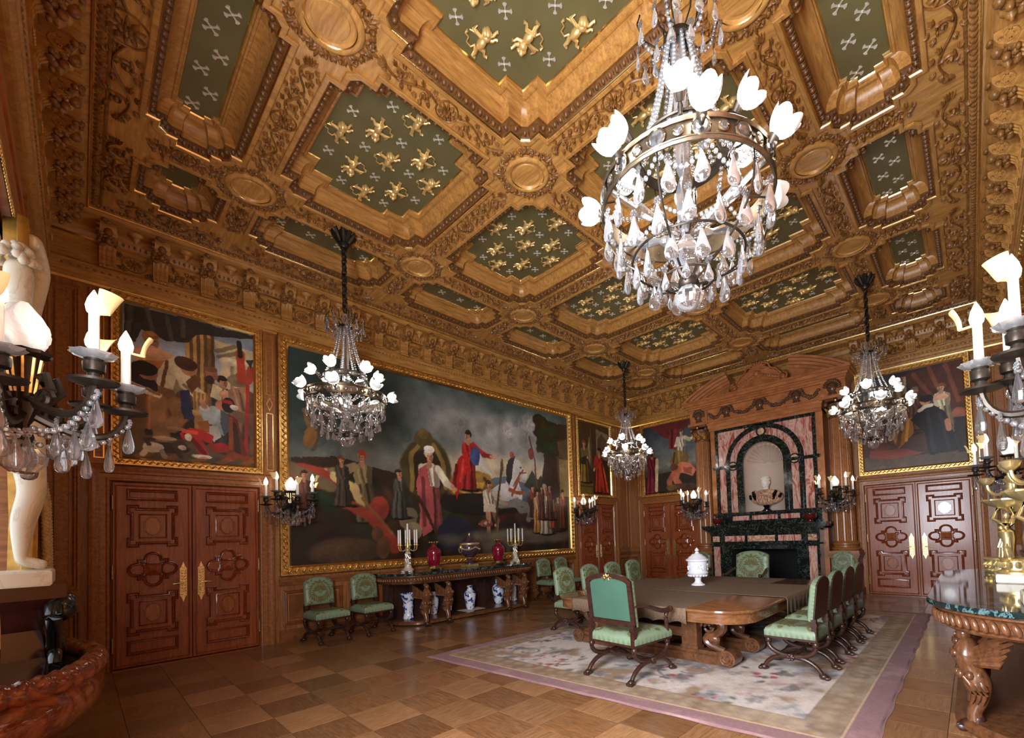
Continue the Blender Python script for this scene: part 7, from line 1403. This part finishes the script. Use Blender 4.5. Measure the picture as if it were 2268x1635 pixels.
    SD['ball'] = Yl([(0.015, -0.22), (0.05, -0.235), (0.075, -0.27), (0.07, -0.31), (0.04, -0.345), (0.012, -0.355)], 24, (0, 0, 0.28), flute=(0.06, 12)).mesh('crystal_ball', M['crystal'], 25)
sconce_parts()
DROPY = MB().mb(teardrop(0.15, 0.036, 0.02), basis((0, 0, 0), (1, 0, 0), (0, 0, 1), (0, 1, 0))).mesh('crystal_drop', M['crystal'], 30)
def sconce(Mx, label, sc_=1.0, near=0.0):
    t = tag(empty('wall_sconce', Mx @ S3(sc_, sc_, sc_)), label, 'wall lamp', 'candle sconces with crystal drops')
    Z_ = T((0, 0, -near)); link('backplate', SD['backplate'], t, Z_); link('shaft', SD['shaft'], t, Z_); link('flame_glass', SD['flame'], t, Z_); link('crystal_ball', SD['ball'], t, Z_)
    for k in range(5):
        a = -0.15 + (PI + 0.3) * k / 4; A = T((0, -0.03 + (0.05 if k % 2 else -0.02), 0.28 - near)) @ R3('Y', -a)
        o = link('candle_arm', SD['arm'], t, A)
        for nm, key in (('drip_dish', 'dish'), ('candle_tube', 'candle'), ('flame_bulb', 'bulb'), ('shell_shade', 'shade')): link(nm, SD[key], o)
        link('bead_garland', SD['garland'], t, A); link('crystal_drop', DROPY, t, A @ T((0.35, -0.02, 0)) @ R3('Y', k))
        for r, y in ((0.12, -0.14), (0.2, -0.16), (0.28, -0.12)): link('crystal_drop', DROPY, t, A @ T((r, y, 0.04 * math.sin(k + r * 9))) @ R3('Y', k * 1.7 + r * 5))
    return t
sconce(WL(2.46, 2.42, 0.09), 'candle sconce between the double door and the huge procession painting', 1.05)
sconce(WL(10.33, 2.42, 0.06), 'candle sconce between the huge painting and the far corner double door', 1.05)
sconce(WF(-1.95, 2.45, 0.68), 'candle sconce on the fluted column left of the fireplace', 1.1); sconce(WF(1.80, 2.45, 0.68), 'candle sconce on the fluted column right of the fireplace', 1.1)
sconce(WN(3.25 - CY, 2.42, 0.0), 'candle sconce with shell shades nearest the viewer, before the marble statue', 0.98, 0.05)
sconce(WR(CX - 3.25, 2.42, 0.0), 'candle sconce nearest the viewer on the wall above the side console', 1.1)
sconce(WR(CX - 9.0, 2.42, 0.0), 'smaller looking candle sconce lower behind the gilded candelabrum', 1.1)
# ================================================================ GILDED CANDELABRA ON THE SIDE CONSOLE
def giltcand(x, y, label):
    t = tag(empty('gilded_candelabrum', T((x, y, HT))), label, 'candelabrum', 'gilded figure candelabra')
    b = MB(); b.bbox(-0.17, 0.17, -0.17, 0.17, 0, 0.09, 0.01); b.build('marble_plinth', M['statue'], t, None, 0)
    b = MB(); b.lathe([(0.16, 0.09), (0.16, 0.11), (0.12, 0.13), (0.12, 0.22), (0.14, 0.24), (0.1, 0.25)], 20)
    for k in range(12): a = 2 * PI * k / 12; b.ell((0.125 * math.cos(a), 0.125 * math.sin(a), 0.18), (0.03, 0.03, 0.04), 6, 4)
    b.build('drum', M['bronzegilt'], t, None, 40)
    for k in range(3):
        a = 2 * PI * k / 3 + 0.4; c, s = math.cos(a), math.sin(a); b = MB()
        def at(r, z, o=0.0): return (r * c - o * s, r * s + o * c, z)
        b.tube([at(0.09, 0.24), at(0.11, 0.34), at(0.1, 0.44), at(0.12, 0.52), at(0.11, 0.6), at(0.1, 0.64)], [0.035, 0.05, 0.055, 0.06, 0.05, 0.02], 8); b.ell(at(0.105, 0.68), 0.032, 8, 6)
        for o in (-1, 1): b.tube([at(0.11, 0.61, o * 0.05), at(0.16, 0.66, o * 0.1), at(0.12, 0.76, o * 0.06)], [0.02, 0.018, 0.014], 6); b.ell(at(0.15, 0.56, o * 0.022), 0.022, 6, 5)
        for q in range(5): b.tube([at(0.13, 0.46, -0.04 + 0.02 * q), at(0.15, 0.36, -0.05 + 0.025 * q), at(0.13, 0.26, -0.06 + 0.03 * q)], 0.012, 5)
        b.build('caryatid_figure', M['bronzegilt'], t, None, 60)
    b = MB(); b.lathe([(0.05, 0.72), (0.1, 0.76), (0.2, 0.80), (0.24, 0.84), (0.24, 0.855), (0.1, 0.83), (0.04, 0.84)], 32, flute=(0.04, 16)); b.build('dish', M['bronzegilt'], t, None, 40)
    b = MB(); b.lathe([(0.05, 0.84), (0.03, 0.92), (0.05, 0.98), (0.04, 1.02)], 12)
    for k in range(6):
        a = 2 * PI * k / 6; b.tube([pol(r, a, z) for r, z in bez((0.03, 0.95), (0.14, 0.86), (0.22, 0.92), (0.22, 1.0), 8)], 0.014, 6); b.lathe([(0.02, 1.0), (0.05, 1.03), (0.06, 1.07), (0.045, 1.08), (0.02, 1.08)], 12, pol(0.22, a, 0), flute=(0.08, 8))
    b.build('candle_cups', M['bronzegilt'], t, None, 50)
giltcand(6.35, -0.32, 'gilded candelabrum of draped women holding up a dish on the side console'); giltcand(4.72, -0.42, 'gilded candelabrum base cut off at the picture edge on the side console')
b = MB(); b.lathe([(0.16, 0), (0.17, 0.02), (0.15, 0.04), (0.16, 0.14), (0.18, 0.16), (0.17, 0.18), (0.05, 0.18)], 24)
for k in range(14): a = 2 * PI * k / 14; b.ell((0.16 * math.cos(a), 0.16 * math.sin(a), 0.09), (0.025, 0.025, 0.04), 6, 4)
tag(b.build('gilt_casket', M['bronzegilt'], None, T((7.6, -0.25, HT)), 50), 'low round gilded casket at the far end of the side console', 'casket')
# ================================================================ FOUNTAIN, STATUE AND CURTAIN AT THE NEAR WALL
M['redmdark'] = plain('dark_red_marble', lin(58, 26, 20), 0.15, coat=0.4, var=0.4, vs=4)
t = tag(empty('wall_fountain', T((XN + 0.015, 5.3, 0))), 'red marble wall fountain basin with roped rim and carved pedestal in the near corner', 'fountain')
AX, AY = 0.50, 1.12
def hr(r, z, n=36, add=0.0): return [((AX * r + add) * math.cos(-PI / 2 + PI * k / n), (AY * r + add) * math.sin(-PI / 2 + PI * k / n), z) for k in range(n + 1)]
b = MB(); b.loft([hr(0.5, 0.02), hr(0.62, 0.06), hr(0.60, 0.14), hr(0.45, 0.22), hr(0.45, 0.34), hr(0.6, 0.42), hr(0.86, 0.5), hr(1.0, 0.6), hr(1.05, 0.68), hr(1.03, 0.75), hr(0.95, 0.80), hr(0.92, 0.84), hr(0.9, 0.86), hr(0.86, 0.88)], closed=False); b.build('basin_body', M['redbasin'], t, None, 50)
b = MB(); n = 150; pth = hr(0.93, 0.87, n); rings = []
for i, p in enumerate(pth):
    a = -PI / 2 + PI * i / n; tw = i * 0.9; r = 0.074 * (1 + 0.10 * math.cos(i * 2 * PI / 8)); rings.append([(p[0] + r * math.cos(q) * math.cos(a), p[1] + r * math.cos(q) * math.sin(a), p[2] + r * math.sin(q)) for q in [2 * PI * k / 10 for k in range(10)]])
b.loft(rings, True, True); b.build('roped_rim', M['redbasin'], t, None, 70)
b = MB(); b.loft([hr(0.88, 0.89), hr(0.84, 0.8), hr(0.6, 0.62), hr(0.0, 0.58)], closed=False); b.build('basin_lining', M['blackmarble'], t, None, 50)
b = MB(); b.loft([[(x, y, z) for x, y in ((0.02, -w), (d, -w * 0.8), (d, w * 0.8), (0.02, w))] for w, d, z in ((0.36, 0.34, 0.58), (0.33, 0.3, 0.75), (0.22, 0.22, 0.95), (0.2, 0.2, 1.15), (0.26, 0.26, 1.3), (0.34, 0.32, 1.38), (0.34, 0.32, 1.48))], True, True); b.build('pedestal', M['redmdark'], t, None, 20)
b = MB()
for s in (-1, 1):
    b.tube([(0.2 + 0.06, s * (0.12 + u), z) for u, z in bez((0.18, 1.32), (0.34, 1.2), (-0.1, 1.05), (0.2, 0.85), 14)], [0.05 - 0.0015 * k for k in range(15)], 8)
    b.tube([(0.27, y, z) for y, z in spiral((s * 0.34, 0.92), 0.12, 0.03, 0, s * 1.5, 20)], 0.035, 7); b.ell((0.3, s * 0.22, 1.3), (0.08, 0.1, 0.1), 9, 6); b.ell((0.26, s * 0.12, 1.02), (0.06, 0.08, 0.1), 8, 6)
b.build('black_scrolls', M['blackmarble'], t, None, 60)
# statue: skinned body
st = tag(empty('statue', T((XN + 0.13, 5.05, 1.484)) @ S3(0.85, 1.0, 1.07)), 'white marble standing nude statue with raised bent arm on the fountain pedestal', 'statue')
b = MB(); b.bbox(-0.16, 0.17, -0.3, 0.32, 0, 0.10, 0.012); b.build('plinth', M['statue'], st, None, 0)
J = {'pel': (0, 0, 1.14, .15, .17), 'wai': (0.0, 0.0, 1.36, .12, .15), 'che': (-0.02, 0.02, 1.66, .14, .18), 'nck': (-0.02, 0.03, 1.90, .065, .065), 'hd0': (-0.03, 0.0, 2.05, .10, .10), 'hd1': (-0.03, -0.02, 2.2, .09, .09),
     'lsh': (-0.02, 0.24, 1.80, .085, .085), 'lel': (0.06, 0.42, 2.30, .085, .085), 'lwr': (0.05, 0.14, 2.40, .055, .055), 'lha': (0.03, 0.03, 2.36, .045, .055),
     'rsh': (-0.02, -0.2, 1.80, .085, .085), 'rel': (0.0, -0.30, 1.50, .06, .06), 'rwr': (0.06, -0.22, 1.25, .042, .042), 'rha': (0.08, -0.16, 1.15, .04, .05),
     'lhp': (0, 0.11, 1.08, .13, .12), 'lkn': (0.05, 0.12, 0.62, .085, .085), 'lca': (0.0, 0.12, 0.42, .07, .075), 'lan': (-0.02, 0.13, 0.17, .04, .045), 'lto': (0.04, 0.30, 0.125, .035, .025),
     'rhp': (0, -0.11, 1.08, .13, .12), 'rkn': (0.06, -0.13, 0.62, .085, .085), 'rca': (0.0, -0.13, 0.42, .07, .075), 'ran': (0.0, -0.12, 0.17, .04, .045), 'rto': (0.14, -0.13, 0.125, .035, .025)}
E_ = [('pel', 'wai'), ('wai', 'che'), ('che', 'nck'), ('nck', 'hd0'), ('hd0', 'hd1'), ('che', 'lsh'), ('lsh', 'lel'), ('lel', 'lwr'), ('lwr', 'lha'), ('che', 'rsh'), ('rsh', 'rel'), ('rel', 'rwr'), ('rwr', 'rha'), ('pel', 'lhp'), ('lhp', 'lkn'), ('lkn', 'lca'), ('lca', 'lan'), ('lan', 'lto'), ('pel', 'rhp'), ('rhp', 'rkn'), ('rkn', 'rca'), ('rca', 'ran'), ('ran', 'rto')]
ks = list(J); me = bpy.data.meshes.new('marble_figure'); me.from_pydata([J[k][:3] for k in ks], [(ks.index(a), ks.index(c)) for a, c in E_], []); me.materials.append(M['statue'])
body = link('marble_figure', me, st); md = body.modifiers.new('skin', 'SKIN'); me.skin_vertices or None
if not me.skin_vertices: me.skin_vertices.new() if hasattr(me.skin_vertices, 'new') else None
try:
    for i, k in enumerate(ks): sv = me.skin_vertices[0].data[i]; sv.radius = (J[k][3], J[k][4]); sv.use_root = (k == 'pel')
except Exception as ex: print('skin', ex)
md.use_smooth_shade = True; md.branch_smoothing = 0.6; s2 = body.modifiers.new('sub', 'SUBSURF'); s2.levels = 2; s2.render_levels = 2
b = MB(); rr = random.Random(4)
for k in range(40): a = rr.uniform(0, 2 * PI); e = rr.uniform(0.1, 1.4); b.ell((-0.04 + 0.115 * math.cos(e) * math.cos(a), -0.01 + 0.12 * math.cos(e) * math.sin(a), 2.13 + 0.15 * math.sin(e)), (0.035, 0.035, 0.03), 6, 4)
b.build('hair', M['statue'], st, None, 60)
# curtain with ropes
def drape(y0, y1, z0, z1, label):
    b = MB(); n = 60; rows = []
    for z, g in ((z0, 1.0), (1.2, 0.75), (2.0, 0.62), (3.0, 0.85), (z1, 1.0)):
        rows.append([(XN + 0.10 + 0.05 * math.sin(k * 1.1) + 0.015 * math.sin(k * 2.7), y1 - (y1 - y0) * (1 - k / n) * g, z) for k in range(n + 1)])
    b.loft(rows, closed=False); o = b.build('curtain', M['goldcloth'], None, None, 70); md = o.modifiers.new('thick', 'SOLIDIFY'); md.thickness = 0.012; tag(o, label, 'curtain')
drape(5.0, 6.62, 0.02, 4.15, 'gold brocade curtain behind the marble statue')
def rope(path, r=0.022, n=60):
    P = [Vector(p) for p in path]; b = MB(); cum = [0.0]
    for a, c in zip(P, P[1:]): cum.append(cum[-1] + (c - a).length)
    pts = []
    for i in range(n + 1):
        s = cum[-1] * i / n; k = max(j for j in range(len(cum)) if cum[j] <= s + 1e-9); k = min(k, len(P) - 2); pts.append(P[k] + (P[k + 1] - P[k]) * ((s - cum[k]) / max(1e-9, cum[k + 1] - cum[k])))
    for st_ in range(3): b.tube([tuple(p + Vector((0.6 * r * math.cos(i * 0.9 + st_ * 2.1), 0.6 * r * math.sin(i * 0.9 + st_ * 2.1), 0))) for i, p in enumerate(pts)], r * 0.62, 5)
    return b
tr = tag(empty('curtain_tieback', T((0, 0, 0))), 'cream and gold tieback ropes with hanging tassel beside the statue', 'tieback')
for k, (y, x) in enumerate(((6.25, -0.215), (6.31, -0.21), (6.37, -0.205), (6.43, -0.20))):
    rope([(x, y, 2.35 - 0.05 * k), (x + 0.01, y + 0.01, 1.8), (x + 0.015, y + 0.02, 1.32 + 0.02 * k)], 0.024, 70).build('rope', M['rope'], tr, None, 70)
b = MB(); b.mb(MB().lathe([(0.012, 0.0), (0.03, -0.03), (0.035, -0.07), (0.05, -0.09), (0.05, -0.12), (0.04, -0.13)], 16), T((-0.19, 6.46, 1.36)))
for k in range(26): a = 2 * PI * k / 26; b.tube([(-0.19 + 0.04 * math.cos(a), 6.46 + 0.04 * math.sin(a), 1.24), (-0.19 + 0.06 * math.cos(a), 6.46 + 0.06 * math.sin(a), 1.05)], 0.007, 4)
b.build('tassel', M['tassel'], tr, None, 60)
pm = tag(empty('curtain_pelmet', T((0, 0, 0))), 'red-brown carved wooden pelmet over the curtain at the left picture edge', 'pelmet')
b = MB(); b.bbox(XN + 0.002, XN + 0.07, 4.0, 6.6, 4.2, 4.56, 0.01); b.box(XN + 0.002, XN + 0.085, 3.96, 6.64, 4.56, 4.64); b.build('pelmet_box', M['cherry'], pm, None, 0)
b = MB()
for k in range(60): b.ell((XN + 0.075, 4.02 + 2.56 * k / 59, 4.2), (0.012, 0.022, 0.05), 6, 4)
b.build('gilt_fringe', M['giltdark'], pm, None, 60)
